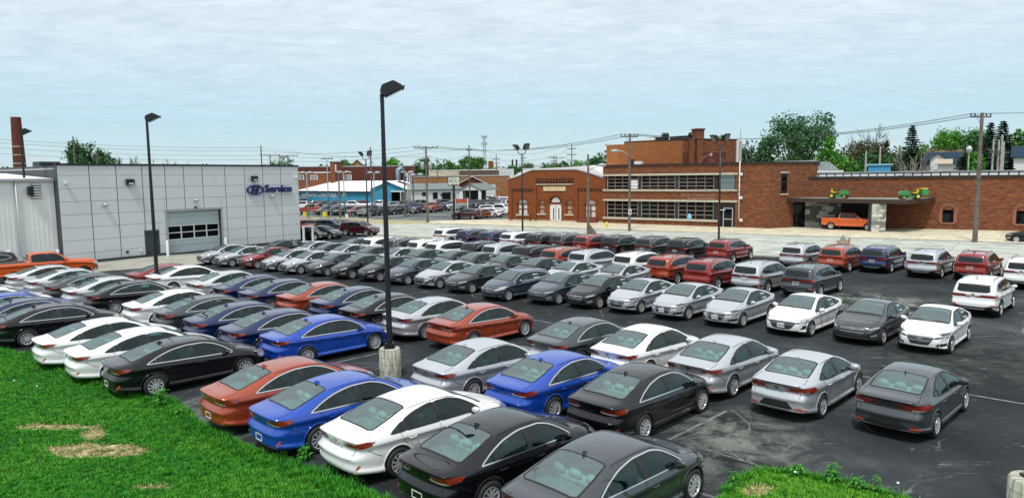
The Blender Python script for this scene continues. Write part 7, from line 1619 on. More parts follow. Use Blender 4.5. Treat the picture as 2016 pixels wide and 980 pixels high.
        sp['patches'] += [('grille', [(-.56, .62), (-.40, .655), (.40, .655), (.56, .62), (.40, .42), (.30, .36), (-.30, .36), (-.40, .42)], 'F', False, .006, M_LAMPD, .004),
            ('headlight', [(.46, .60), (.60, .655), (.84, .72), (.85, .65), (.66, .59)], 'F', True, .009, M_LAMPD, .004), ('headlight_lens', [(.58, .625), (.78, .69), (.79, .655), (.66, .61)], 'F', True, .016, M_LENS, .002), ('headlight_corner', [(h - .28, .65), (h - .50, .70), (h - .78, .79), (h - .5, .77), (h - .26, .72)], 'S', True, .010, M_LENS, .004),
            ('fog_pocket', [(.68, .36), (.84, .40), (.86, .53), (.74, .50)], 'F', True, .006, M_TRIM, .003), ('lower_grille', [(-.60, .235), (.60, .235), (.64, .30), (-.64, .30)], 'F', False, .006, M_TRIM, .003)]
        bars = []; sp['badges'] += [('F', 0, .615, .18)]; lipz = .31
    sp['bands'] = [('sill_trim', M_TRIM, [([(-.88, .24), (.98, .235)], .045, 'S', True, .008, False)]), ('front_lip', M_CHROME, [([(-.66, lipz + .03), (-.58, lipz), (0, lipz - .01), (.58, lipz), (.66, lipz + .03)], .016, 'F', False, .012, False)])]
    if bars: sp['bands'].append(('grille_bars', M_CHROME, bars))
    if kind == 'notch': sp['bands'].append(('rear_lip', M_CHROME, [([(-.72, .325), (0, .318), (.72, .325)], .012, 'R', False, .014, False)]))
    sp['stickers'] = [(-.92, -.55, 1.02, 1.24)]
    return sp
def suv_spec(kind='suv'):
    L, W, H = 4.77, .945, 1.68; h = L / 2
    sp = dict(L=L, W=W, hmax=.58, roofw=.74, curve_r=.16, curve_f=.28, beltw=.95,
        top=[(-h, 1.13), (-h + .05, 1.25), (-h + .14, 1.42), (-h + .25, 1.565), (-h + .42, 1.63), (-1.4, 1.66), (-.7, 1.68), (-.1, 1.675), (.25, 1.64), (.55, 1.55), (.9, 1.37), (1.2, 1.19), (1.38, 1.12), (1.7, 1.075), (2.1, 1.0), (h - .08, .93), (h, .86)],
        belt=[(-h, 1.03), (-2.0, 1.08), (-1.4, 1.09), (-.5, 1.06), (.5, 1.04), (1.2, 1.02), (1.8, .97), (h - .2, .88), (h, .76)],
        plan=[(-h, .84), (-h + .06, .90), (-h + .25, .94), (-h + .7, .985), (-.6, 1.0), (.8, 1.0), (h - .9, .985), (h - .5, .955), (h - .15, .87), (h, .78)],
        sill=[(-h, .38), (-h + .25, .33), (-1.4, .28), (0, .26), (1.5, .26), (h - .25, .28), (h, .33)],
        rear=[(.3, .14), (.42, .05), (.55, .0), (.68, .0), (.78, .05), (.95, .06), (1.05, .05), (1.15, .06)],
        front=[(.2, .12), (.38, .03), (.55, 0), (.75, .0), (.9, .05), (1.0, .12)],
        axles=(-1.36, 1.405), tyre_r=.36, rim_r=.235, spokes=5, spoke_style='twin', clad=.045, arch_gap=.05,
        dlo_top=[(-1.93, 1.27), (-1.8, 1.38), (-1.5, 1.48), (-.9, 1.545), (-.2, 1.56), (.2, 1.53), (.5, 1.44), (.8, 1.28), (1.05, 1.11)],
        dlo_bot=[(-1.93, 1.26), (-1.6, 1.17), (-1.1, 1.13), (0, 1.10), (1.05, 1.085)],
        panes=[(-1.93, -1.22), (-1.14, -.22), (-.12, 1.05)], pillar_lean=-.08, see=[2], chrome=(.013, .010),
        wind=half([(.36, .56), (.40, .60), (.7, .66), (1.20, .75)]), rearwin=[(-.62, 1.20), (-.50, 1.165), (.50, 1.165), (.62, 1.20), (.585, 1.44), (-.585, 1.44)], rw_axis='R', rear_see=False,
        hood=half([(h - .12, .45), (h - .2, .62), (h - .5, .74), (1.26, .80), (1.22, .75)]), mirror=(.80, W - .04, 1.14), handles=[(-.98, .97), (.05, .95)], mast=-1.55, rails=(-1.55, .25, .61, .035),
        cabin=(-1.3, 1.15), floor=.50, liner=(-1.7, .4), seats=(.10, -.80, .86), dash=(.86, 1.10))
    sp['regions'] = [('tailgate', [(-.66, .70), (.66, .70), (.72, .95), (.70, 1.5), (-.70, 1.5), (-.72, .95)], 'R'), ('front_door', [(-.16, .36), (.92, .36), (1.0, .7), (1.07, 1.09), (.3, 1.55), (-.1, 1.58)], 'S'), ('rear_door', [(-.16, .36), (-.85, .36), (-1.02, .72), (-1.16, 1.0), (-1.2, 1.5), (-.16, 1.58)], 'S')]
    sp['seams'] = [([(-.16, .38), (-.16, 1.10)], 'S', True, False), ([(.92, .38), (1.0, .7), (1.06, 1.06)], 'S', True, False), ([(-.83, .38), (-1.0, .70), (-1.13, .95), (-1.17, 1.12)], 'S', True, False),
        ([(0, .68), (.62, .695), (.70, .95), (.66, 1.48)], 'R', True, False), ([(1.22, .80), (h - .5, .75), (h - .2, .62), (h - .13, 0)], 'T', True, False)]
    sp['black_strips'] = [('x', [(1.24, -.7), (1.27, 0), (1.24, .7)], .06, 'T', False, .006, False), ('y', [(-.62, 1.46), (0, 1.475), (.62, 1.46)], .045, 'R', False, .012, False)]
    sp['patches'] = [('taillight', [(.40, .945), (.62, .935), (.84, .925), (.88, .96), (.88, 1.05), (.62, 1.035)], 'R', True, .006, M_RED, .004), ('taillight_corner', [(-h + .06, .93), (-h + .22, .95), (-h + .44, 1.04), (-h + .06, 1.05)], 'S', True, .009, M_RED, .004),
        ('rear_bumper', [(-.86, .38), (.86, .38), (.88, .52), (.56, .53), (.40, .50), (-.40, .50), (-.56, .53), (-.88, .52)], 'R', False, .006, M_TRIM, .012),
        ('reflector', [(.62, .56), (.82, .57), (.84, .61), (.68, .62)], 'R', True, .008, M_ORL, .004), ('skid_plate', [(-.40, .40), (.40, .40), (.50, .46), (-.50, .46)], 'R', False, .016, M_ALLOY, .004),
        ('grille', [(-.50, .74), (-.42, .84), (.42, .84), (.50, .74), (.34, .50), (-.34, .50)], 'F', False, .006, M_TRIM, .004),
        ('headlight', [(.54, .62), (.80, .64), (.82, .74), (.56, .74)], 'F', True, .007, M_LENS, .004), ('day_lamp', [(.48, .83), (.84, .86), (.84, .90), (.50, .865)], 'F', True, .007, M_LAMPD, .004),
        ('day_lamp_corner', [(h - .3, .86), (h - .7, .93), (h - .7, .955), (h - .28, .90)], 'S', True, .010, M_LAMPD, .003),
        ('front_skirt', [(-.78, .33), (.78, .33), (.80, .44), (-.80, .44)], 'F', False, .006, M_TRIM, .006)]
    sp['bands'] = [('tail_strip', M_TRIM, [([(-.40, .985), (.40, .985)], .018, 'R', False, .008, False)]), ('rear_trim', M_CHROME, [([(-.88, .555), (-.60, .55), (-.45, .515), (.45, .515), (.60, .55), (.88, .555)], .028, 'R', False, .018, False)]), ('sill_cladding', M_TRIM, [([(-.94, .34), (.98, .34)], .10, 'S', True, .010, False)]),
        ('sill_chrome', M_CHROME, [([(-.92, .42), (.98, .42)], .022, 'S', True, .014, False)]), ('grille_bars', M_CHROME, [([(-.46 + abs(z - .74) * .6, z), (.46 - abs(z - .74) * .6, z)], .022, 'F', False, .013, False) for z in (.55, .62, .69, .76, .82)]),
        ('plate_frame', M_WHITEPL, [([(-.155, .78), (.155, .78), (.155, .90), (-.155, .90)], .022, 'R', False, .012, True)])]
    sp['badges'] = [('R', 0, 1.045, .16), ('F', 0, .76, .19)]
    return sp
def pickup_spec():
    L, W, H = 5.85, 1.0, 1.93; h = L / 2
    sp = dict(L=L, W=W, hmax=.58, roofw=.76, curve_r=.05, curve_f=.18, beltw=.955,
        top=[(-h, 1.34), (-h + .05, 1.36), (-1.15, 1.36), (-1.10, 1.37), (-1.02, 1.83), (-.95, 1.90), (-.6, 1.93), (.2, 1.93), (.55, 1.86), (.85, 1.66), (1.15, 1.44), (1.3, 1.36), (1.8, 1.33), (h - .35, 1.29), (h - .08, 1.20), (h, 1.10)],
        belt=[(-h, 1.30), (-1.15, 1.30), (-1.0, 1.30), (.5, 1.28), (1.2, 1.27), (2.0, 1.20), (h - .2, 1.10), (h, .98)],
        plan=[(-h, .93), (-h + .05, .97), (-h + .3, .985), (-1, .99), (.8, 1.0), (h - .9, .99), (h - .5, .975), (h - .12, .91), (h, .84)],
        sill=[(-h, .55), (-2.2, .48), (0, .42), (1.6, .44), (h, .5)], rear=[(.5, .06), (.7, 0), (1.3, .0)], front=[(.4, .10), (.55, 0), (1.0, 0), (1.2, .06)],
        axles=(-1.85, 1.95), tyre_r=.40, rim_r=.26, spokes=5, spoke_style='cover', arch_gap=.07,
        dlo_top=[(-.93, 1.74), (-.85, 1.80), (-.3, 1.83), (.2, 1.82), (.5, 1.75), (.78, 1.55), (1.0, 1.37)], dlo_bot=[(-.93, 1.36), (0, 1.34), (1.0, 1.33)],
        panes=[(-.93, -.10), (.02, 1.0)], pillar_lean=-.04, wind=half([(.55, .60), (.58, .66), (.85, .72), (1.18, .80)]), rearwin=[(-.60, 1.42), (.60, 1.42), (.56, 1.78), (-.56, 1.78)], rw_axis='R', rear_see=False,
        hood=half([(h - .1, .6), (h - .4, .78), (1.26, .86), (1.22, .8)]), mirror=(.86, W - .0, 1.40), handles=[(-.75, 1.18), (.10, 1.18)], see=[],
        cabin=(-.9, 1.15), floor=.62, liner=(-.9, .5), seats=(.15, -.55, .86), dash=(.9, 1.34))
    sp['seams'] = [([(-.04, .55), (-.04, 1.3)], 'S', True, False), ([(1.0, .55), (1.05, 1.3)], 'S', True, False), ([(-.95, .55), (-.98, 1.3)], 'S', True, False), ([(-1.10, .5), (-1.10, 1.33)], 'S', True, False)]
    sp['patches'] = [('truck_bed', half([(-h + .08, .80), (-1.18, .80)]), 'T', False, .006, M_TRIM, 0), ('taillight', [(.80, .95), (.93, .95), (.93, 1.25), (.80, 1.25)], 'R', True, .006, M_RED, .004),
        ('rear_bumper', [(-.92, .56), (.92, .56), (.92, .72), (-.92, .72)], 'R', False, .03, M_CHROME, .03), ('grille', [(-.60, .78), (.60, .78), (.66, 1.08), (-.66, 1.08)], 'F', False, .006, M_TRIM, .004),
        ('headlight', [(.66, .84), (.90, .84), (.90, 1.06), (.68, 1.06)], 'F', True, .007, M_LENS, .004), ('headlight_corner', [(h - .12, .86), (h - .38, .9), (h - .38, 1.06), (h - .12, 1.08)], 'S', True, .010, M_LENS, .004),
        ('front_bumper', [(-.90, .52), (.90, .52), (.92, .74), (-.92, .74)], 'F', False, .03, M_CHROME, .03), ('lower_skirt', [(-.8, .45), (.8, .45), (.8, .515), (-.8, .515)], 'F', False, .01, M_TRIM, .01)]
    sp['bands'] = [('grille_bars', M_CHROME, [([(-.62, z), (.62, z)], .035, 'F', False, .014, False) for z in (.84, .93, 1.03)])]
    return sp
TYPES = {}
def get_type(t):
    if t not in TYPES:
        lite = t.endswith('_lite'); b = t.replace('_lite', '')
        sp = {'sedan': sedan_spec, 'notch': lambda: compact_spec('notch'), 'small': lambda: compact_spec('small'), 'lift': lambda: compact_spec('lift'), 'hatch': lambda: compact_spec('hatch'), 'suv': suv_spec, 'pickup': pickup_spec}[b]()
        if lite: sp['ns'] = 64
        r, sh = build_car('parked_car', sp, lite); r['_used'] = 0; index_tree(r); TYPES[t] = (r, set(r['_painted'])); del r['_painted']
    return TYPES[t]
PK1 = (-31.15, 46.12); PK2 = (-37.25, 47.98)
# ------------------------------------------------------------------ the cars on the lot
CW = dict(white='white', silver='silver', silverwarm='pale silver', grey='dark grey', bluegrey='blue-grey', black='black', darkteal='dark teal', navy='navy', blue='bright blue', orange='burnt orange', red='red', truck='bright orange', maroon='maroon', amber='amber')
KW = dict(sedan='sedan', notch='compact sedan', small='small sedan', lift='liftback', hatch='hatchback', suv='suv', pickup='pickup', sedan_lite='sedan', suv_lite='suv', notch_lite='compact car', pickup_lite='pickup', hatch_lite='hatchback')
KN = dict(sedan='parked_sedan', notch='parked_sedan', small='parked_sedan', lift='parked_hatchback', hatch='parked_hatchback', suv='parked_suv', pickup='pickup_truck', suv_lite='parked_suv', notch_lite='parked_sedan', pickup_lite='pickup_truck', hatch_lite='parked_hatchback', sedan_lite='parked_sedan')
def paint_copy(src, par, pt, pm, skip=(), name=None):
    c = src.copy(); COL.objects.link(c)
    if par is not None: c.parent = par
    if src.name in pt:
        for s_ in c.material_slots: s_.link = 'OBJECT'; s_.material = pm
    for ch in KIDS.get(src.name, ()):
        if ch.name.split('.')[0] in skip: continue
        paint_copy(ch, c, pt, pm, skip)
    return c
def put_car(kind, colr, x, y, head, label, group=None, skip=(), z=0.0, tilt=0.0):
    root, pt = get_type(kind)
    c = paint_copy(root, None, pt, PAINT[colr], skip); c.name = KN[kind]
    c.location = (x, y, z); c.rotation_euler = (0, 0, pi / 2 - head); tag(c, label, {'suv': 'suv', 'pickup': 'pickup'}.get(kind.replace('_lite', ''), 'car'), group); return c
ROWS = dict(F=[["sedan", "black", -19.08, 28.73, 0], ["sedan", "white", -15.01, 25.45, 0], ["sedan", "white", -12.75, 23.69, 0], ["sedan", "black", -10.6, 22.14, 0], ["sedan", "orange", -6.24, 19.19, 0], ["sedan", "blue", -4.35, 17.61, 0], ["sedan", "white", -2.23, 16.21, 0], ["sedan", "black", -0.18, 14.46, 0], ["sedan", "grey", 1.89, 12.94, 0]], G=[["sedan", "silverwarm", -28.26, 42.37, 0], ["sedan", "silverwarm", -25.77, 40.45, 0], ["sedan", "grey", -23.4, 38.48, 0], ["sedan", "silverwarm", -21.29, 36.78, 0], ["sedan", "black", -19.2, 35.21, 0], ["sedan", "white", -15.55, 32.13, 0], ["sedan", "grey", -13.34, 30.46, 0], ["sedan", "navy", -11.11, 28.57, 0], ["sedan", "navy", -8.95, 26.82, 0], ["sedan", "blue", -6.94, 25.47, 0], ["sedan", "silver", -0.87, 21.27, 0], ["sedan", "blue", 1.36, 19.58, 0], ["sedan", "black", 3.49, 18.11, 0]], H=[["sedan", "red", -21.09, 42.45, 0], ["sedan", "white", -19.39, 41.41, 0], ["sedan", "silverwarm", -15.73, 38.66, 0], ["sedan", "navy", -13.52, 36.81, 0], ["sedan", "navy", -11.51, 35.13, 0], ["sedan", "orange", -9.2, 33.89, 0], ["sedan", "navy", -7.15, 32.27, 0], ["sedan", "black", -5.32, 30.31, 0], ["sedan", "silver", -3.22, 29.09, 0], ["sedan", "orange", -1.2, 27.5, 0], ["sedan", "grey", 2.59, 24.41, 0], ["sedan", "white", 4.63, 23.06, 0], ["sedan", "silver", 6.75, 21.38, 0], ["notch", "silver", 8.56, 19.54, 0], ["notch", "grey", 10.73, 18.06, 0]], I=[["notch", "silver", -22.6, 54.88, 1], ["notch", "silver", -20.63, 53.41, 1], ["notch", "red", -18.27, 52.15, 1], ["notch", "silver", -16.04, 50.39, 1], ["notch", "silver", -14.15, 48.94, 1], ["notch", "grey", -11.98, 47.7, 1], ["notch", "black", -10.02, 46.36, 1], ["notch", "black", -7.94, 45.08, 1], ["notch", "bluegrey", -5.98, 43.58, 1], ["notch", "silver", -3.86, 42.02, 1], ["notch", "darkteal", -1.87, 40.2, 1], ["hatch", "bluegrey", 0.22, 37.61, 1], ["notch", "bluegrey", 2.76, 36.47, 1], ["notch", "black", 4.65, 35.23, 1], ["small", "silver", 6.4, 33.8, 1], ["small", "silver", 8.26, 32.22, 1], ["small", "silver", 10.16, 30.61, 1], ["lift", "white", 12.34, 28.88, 1], ["notch", "grey", 14.45, 27.45, 1], ["small", "white", 16.1, 25.97, 1]], J=[["notch", "black", -19.34, 58.32, 1], ["notch", "silver", -16.2, 56.79, 1], ["notch", "darkteal", -14.44, 55.02, 1], ["notch", "silver", -12.71, 53.76, 1], ["notch", "grey", -10.46, 51.96, 1], ["notch", "silver", -8.33, 50.75, 1], ["notch", "darkteal", -6.33, 49.38, 1], ["notch", "darkteal", -3.96, 48.27, 1], ["notch", "grey", -2.43, 46.73, 1], ["notch", "grey", -0.33, 45.2, 1], ["notch", "black", 1.67, 43.36, 1], ["notch", "silver", 3.59, 41.29, 1], ["notch", "silver", 6.23, 39.71, 1]], K=[["notch", "darkteal", -12.78, 60.08, 0], ["suv", "white", -10.38, 58.24, 0], ["suv", "grey", -8.34, 56.66, 0], ["suv", "white", -6.21, 55.44, 0], ["suv", "white", -4.61, 53.83, 0], ["suv", "black", -1.8, 52.93, 0], ["suv", "silver", -0.17, 51.28, 0], ["suv", "black", 2.02, 49.66, 0], ["suv", "orange", 3.97, 47.87, 0], ["suv", "silver", 5.71, 46.13, 0], ["suv", "white", 8.4, 44.36, 0], ["suv", "orange", 10.18, 42.56, 0], ["suv", "red", 11.94, 40.43, 0], ["suv", "silver", 14.24, 38.94, 0], ["suv", "grey", 16.37, 37.37, 0], ["suv", "white", 22.21, 32.26, 0]], L=[["suv", "white", -5.45, 67.67, 0], ["suv", "navy", -3.1, 65.3, 0], ["suv", "navy", -1.07, 63.41, 0], ["suv", "white", 1.02, 61.9, 0], ["suv", "black", 3.15, 60.15, 0], ["suv", "grey", 5.13, 59.31, 0], ["suv", "red", 7.11, 57.96, 0], ["suv", "black", 9.17, 56.64, 0], ["suv", "grey", 11.72, 55.3, 0], ["suv", "black", 13.86, 53.61, 0], ["suv", "red", 16.58, 52.31, 0], ["suv", "silver", 20.53, 48.39, 0], ["suv", "orange", 22.49, 46.86, 0], ["suv", "navy", 24.91, 46.19, 0], ["suv", "silver", 26.63, 43.71, 0], ["suv", "red", 28.73, 42.37, 0], ["suv", "white", 29.44, 39.14, 0]])
rown = dict(F="row beside the grass", G="second row from the grass", H="third row from the grass", I="front row facing the camera", J="row behind the front-facing row", K="suv row behind the sedans", L="farthest suv row along the street")
ordn = ["leftmost", "second", "third", "fourth", "fifth", "sixth", "seventh", "eighth", "ninth"]
rj = random.Random(11)
for rn, cars in ROWS.items():
    cnt = {}; tot = {}
    for k, c, x, y, fl in cars: key = (CW[c], KW[k]); tot[key] = tot.get(key, 0) + 1
    for k, c, x, y, fl in cars:
        key = (CW[c], KW[k]); i = cnt.get(key, 0); cnt[key] = i + 1; n = tot[key]
        if n == 1: lb = "the only %s %s in the %s" % (key[0], key[1], rown[rn])
        elif i == 0: lb = "leftmost %s %s in the %s" % (key[0], key[1], rown[rn])
        elif i == n - 1: lb = "rightmost %s %s in the %s" % (key[0], key[1], rown[rn])
        else: lb = "%s %s %s from the left in the %s" % (ordn[i], key[0], key[1], rown[rn])
        sk = []
        if k in ('notch', 'small', 'lift', 'hatch') and fl == 0: sk.append('window_sticker')
        if rn in 'JKL' or x < -18: sk += ['panel_seams', 'wheel_disc', 'steering_wheel', 'model_lettering', 'mirror_arm', 'front_seat']
        if c in ('white', 'silver', 'silverwarm') and k == 'sedan' : sk += ['window_trim']
        if k == 'sedan' and not (rn == 'F' and c in ('black', 'orange', 'blue')): sk += ['plate_frame']
        if k == 'suv' and rn == 'K': sk += ['plate_frame'] if c != 'grey' else []
        o = put_car(k, c, x, y, HDG + pi * fl + radians(rj.uniform(-.7, .7)), lb, "cars parked in the " + rown[rn], sk)
        if k == 'sedan':
            pass
# dealer plates on three of the front-facing cars
def dealer_plate(x, y, fl, kind, label):
    sp = {'small': compact_spec('small'), 'lift': compact_spec('lift'), 'suv': suv_spec()}[kind]; hx = sp['L'] / 2 - .035
for o in [o for o in bpy.data.objects if o.parent is None and o.get('label') in ("third silver small sedan", )]: pass
def add_plate(o, rear=False, z=.47, wdt=.30, proud=.045):
    hx = {'small': 4.385, 'liftback': 4.47, 'suv': 4.77}[('small' if 'small sedan' in o['label'] else 'liftback' if 'liftback' in o['label'] else 'suv')] / 2
    s_ = -1 if rear else 1; e = MB().box(min(s_ * (hx + proud - .01), s_ * (hx + proud)), max(s_ * (hx + proud - .01), s_ * (hx + proud)), -wdt / 2, wdt / 2, z - .085, z + .085).build('dealer_plate', M_WHITEPL, o)
    tm = text_mesh("Dorsett", .085, 0, .004, 'LEFT', 1.0); tm2 = tm
    for v in tm.vertices: v.co = Vector((s_ * (hx + proud + .002), s_ * (v.co.x - .10), z - .03 + v.co.y))
    newobj('plate_lettering', tm, e, M_INK); m = MB(); m.box(min(s_ * (hx + proud + .001), s_ * (hx + proud + .003)), max(s_ * (hx + proud + .001), s_ * (hx + proud + .003)), s_ * -.125 - .02, s_ * -.125 + .015, z - .02, z + .005); m.build('plate_mark', M_INK, e)
for o in list(bpy.data.objects):
    if o.parent is None and o.get('label'):
        l_ = o['label']
        if l_.startswith("second silver small") or l_.startswith("rightmost silver small") or 'liftback' in l_: add_plate(o, False, .50)
        if l_ == "rightmost silver suv in the suv row behind the sedans": add_plate(o, True, .84, .32, -.01)
# cars cut by the left edge, beyond the first black sedan
for k, (w_, u_, c, lb) in enumerate(((-36.35, 6.35, 'navy', "navy sedan at the left edge, behind the leftmost black sedan"), (-38.9, 6.0, 'blue', "bright blue sedan at the left edge behind the navy one"), (-41.5, 5.7, 'white', "white sedan at the left edge behind the bright blue one"), (-44.1, 5.4, 'blue', "bright blue sedan farthest back at the left edge"), (-46.7, 5.0, 'white', "white sedan farthest back at the left edge"))):
    p = uw(u_, w_); put_car('sedan', c, p.x, p.y, HDG, lb, "cars cut by the left edge")
# pickup and suv at the ribbed wall
put_car('pickup', 'truck', *PK1, radians(47), "bright orange crew-cab pickup beside the ribbed wall at far left", None)
put_car('suv', 'black', *PK2, radians(228), "black suv cut by the left edge behind the orange pickup", None)
# pickup under the canopy
pa_, pb_ = G(1635, 451.8, .12), G(1701, 454.0, .12); hd_ = atan2((pb_ - pa_).x, (pb_ - pa_).y); fwd = Vector((sin(hd_), cos(hd_), 0)); lft_ = Vector((-fwd.y, fwd.x, 0)); c_ = pa_ + fwd * 1.85 + lft_ * 1.0
put_car('pickup', 'truck', c_.x, c_.y, hd_, "orange pickup parked under the canopy behind the stone column", None, z=.11)
# five cars beyond the service building's corner
for (px, py, k, c, hd, lb) in ((612, 459, 'suv', 'orange', 75, "orange suv half hidden by the service building's corner"), (610, 473, 'notch', 'black', 112, "black car showing only its nose between the white posts"), (637, 471.5, 'notch', 'black', 112, "black sedan facing right by the white posts"), (655, 459, 'suv', 'bluegrey', 108, "blue-grey suv behind the black sedan by the white posts"), (681, 455.5, 'notch', 'darkteal', 110, "dark teal car between the blue-grey and maroon suvs"), (709, 465, 'suv', 'maroon', 112, "maroon suv facing right beside the street")):
    p = gp(px, py - 2); put_car(k + '_lite' if k != 'notch' else 'notch_lite', c, p.x, p.y, radians(hd), lb, "cars beyond the service building's corner")
# the far dealer's stock
FARC = [  # px, py of the ground under the middle, kind, colour, heading
 (614, 421.5, 'pickup', 'orange', -85), (645, 422.5, 'suv', 'darkteal', 232), (663, 423, 'suv', 'black', 232), (681, 423.5, 'suv', 'black', 232), (706, 424, 'suv', 'red', 235), (730, 425.5, 'pickup', 'bluegrey', 205), (752, 424, 'suv', 'black', 205), (776, 422, 'suv', 'grey', 205), (792, 420, 'suv', 'black', 205),
 (820, 419.5, 'pickup', 'navy', 192), (838, 418, 'suv', 'red', 195), (852, 417.5, 'pickup', 'orange', 198), (873, 415.5, 'suv', 'navy', 205), (892, 414.5, 'pickup', 'silver', 212), (923, 412.5, 'pickup', 'grey', 200), (943, 411, 'pickup', 'maroon', 205), (963, 409.5, 'pickup', 'bluegrey', 205), (980, 407, 'suv', 'red', 200), (996, 406, 'pickup', 'white', 200),
 (597, 413.5, 'pickup', 'white', -90), (618, 410, 'suv', 'navy', -100), (636, 411, 'suv', 'maroon', 235), (655, 411.5, 'suv', 'grey', 235), (674, 412, 'suv', 'bluegrey', 235), (696, 413, 'pickup', 'white', 90), (716, 412, 'pickup', 'red', 90), (746, 412, 'pickup', 'white', -90), (766, 412.5, 'suv', 'silver', 220), (786, 410.5, 'suv', 'grey', 220), (803, 411, 'suv', 'maroon', 200), (825, 408.5, 'suv', 'black', 200),
 (600, 405, 'suv', 'navy', -95), (617, 404.5, 'suv', 'silver', 240), (634, 405, 'suv', 'maroon', 240), (651, 405, 'suv', 'black', 240), (668, 405.5, 'suv', 'white', 240), (686, 406, 'suv', 'white', 240), (705, 406, 'suv', 'white', -95), (723, 405, 'suv', 'black', -95),
 (829, 402.5, 'suv', 'white', 180), (845, 402.5, 'suv', 'white', 180), (859, 403, 'notch', 'silver', 190), (868, 406.5, 'suv', 'maroon', 230), (884, 407, 'notch', 'grey', 200), (904, 405.5, 'suv', 'silver', 200), (924, 404.5, 'suv', 'white', 110), (946, 403.5, 'suv', 'silver', 200),
 (966, 400.5, 'pickup', 'white', 200), (985, 399.5, 'suv', 'white', 120), (1000, 400.5, 'suv', 'white', 110), (972, 404.5, 'pickup', 'red', 100), (1001, 412, 'pickup', 'silver', 60),
 (918, 431.5, 'suv', 'maroon', -75), (945, 429, 'hatch', 'amber', 215), (967, 426.5, 'notch', 'white', -60), (987, 423.5, 'pickup', 'white', 110), (968, 421.5, 'suv', 'silver', 110)]
ctot = {}
for f_ in FARC: ctot[(f_[2], f_[3])] = ctot.get((f_[2], f_[3]), 0) + 1
FARC_s = sorted(FARC, key=lambda f: f[0]); cc = {}
for px, py, k, c, hd in FARC_s:
    key = (k, c); i = cc.get(key, 0); cc[key] = i + 1; n = ctot[key]; wv = ("leftmost", "second", "third", "fourth", "fifth", "sixth", "seventh", "eighth", "ninth")[i]
    lb = ("the only %s %s in the far dealer's lot" % (CW[c], KW[k])) if n == 1 else ("%s %s %s %sin the far dealer's lot" % (wv if i < n - 1 or n == 1 else "rightmost", CW[c], KW[k], "from the left " if 0 < i < n - 1 else ""))
    p = gp(px, py); put_car(k + '_lite', c, p.x, p.y, radians(hd), lb, "cars of the far dealer's lot")
p = gp(2040, 478); put_car('notch_lite', 'black', p.x, p.y, radians(-50), "black car at the right edge driving on the street", None)
# the prototypes themselves are not part of the place
def drop_tree(o):
    for ch in KIDS.get(o.name, ()): drop_tree(ch)
    bpy.data.objects.remove(o)
for r_, _p in TYPES.values(): drop_tree(r_)
# ------------------------------------------------------------------ painted lines
LB = MB()
for u_, a_, b_2 in ((22.55, -24, 1), (33.9, -12.5, -7.6), (12.2, -9, 5)):
    line(uw(u_ - (.0), a_), uw(u_ + 1.2, b_2), .10, .004, LB)
tag(LB.build('row_line', M_LINE), kind='structure')
for rn, off, ln in (('G', 1.3, 4.2),):
    sb = MB()
    for k, c, x, y, fl in ROWS[rn]:
        v = Vector((x, y, 0)); u_, w_ = v.dot(UH), v.dot(WH); line(uw(u_ - ln / 2, w_ + off), uw(u_ + ln / 2, w_ + off), .09, .004, sb)
    tag(sb.build('stall_lines', M_LINE), kind='structure')
# a wandering sealed crack and its branch in the near asphalt
cm = MB()
for path in (((1440, 806), (1456, 818), (1474, 832), (1476, 843), (1462, 868), (1441, 880), (1437, 888), (1452, 900), (1470, 909), (1488, 914), (1502, 923)), ((1389, 884), (1430, 897), (1470, 909)), ((1540, 890), (1556, 878), (1575, 868), (1592, 862))):
    for a, b in zip(path, path[1:]): line(G(*a), G(*b), .05, .006, cm)
tag(cm.build('sealed_crack', mat("dusty_crack", (.05, .052, .05), .9, color2=(.21, .21, .19), scale=7)), kind='structure')
# ------------------------------------------------------------------ grass bank and weeds
edge = [G(-260, 640), G(-60, 672), G(0, 684), G(60, 700), G(140, 728), G(240, 765), G(345, 788), G(395, 832), G(500, 885), G(620, 925), G(745, 975), G(900, 1050)]
bank = [P2(p) for p in edge] + [(2, 3), (-45, 3), (-60, 20)]
M_SOIL = bpy.data.materials.new("turf_soil"); M_SOIL.use_nodes = True; t_ = M_SOIL.node_tree; b_n = t_.nodes['Principled BSDF']; nz_ = N(t_, 'ShaderNodeTexNoise', i_Scale=1.2, i_Detail=9.0, i_Roughness=.7); tcn = N(t_, 'ShaderNodeTexCoord'); t_.links.new(tcn.outputs['Object'], nz_.inputs['Vector'])
rr_ = N(t_, 'ShaderNodeValToRGB'); ramp(rr_, [(.3, (.008, .06, .006)), (.55, (.02, .14, .01)), (.75, (.07, .20, .03))]); t_.links.new(nz_.outputs[0], rr_.inputs[0]); t_.links.new(rr_.outputs[0], b_n.inputs['Base Color']); b_n.inputs['Roughness'].default_value = .95
sheet('grass_bank', bank, .012, M_SOIL)
tri = [G(1400, 1000), G(1425, 962), G(1450, 943), G(1500, 923), G(1560, 931), G(1640, 944), G(1720, 962), G(1790, 985), G(1900, 1040), G(1950, 1120), G(1300, 1120), G(1360, 1050)]
sheet('grass_island', [P2(p) for p in tri], .012, M_SOIL)
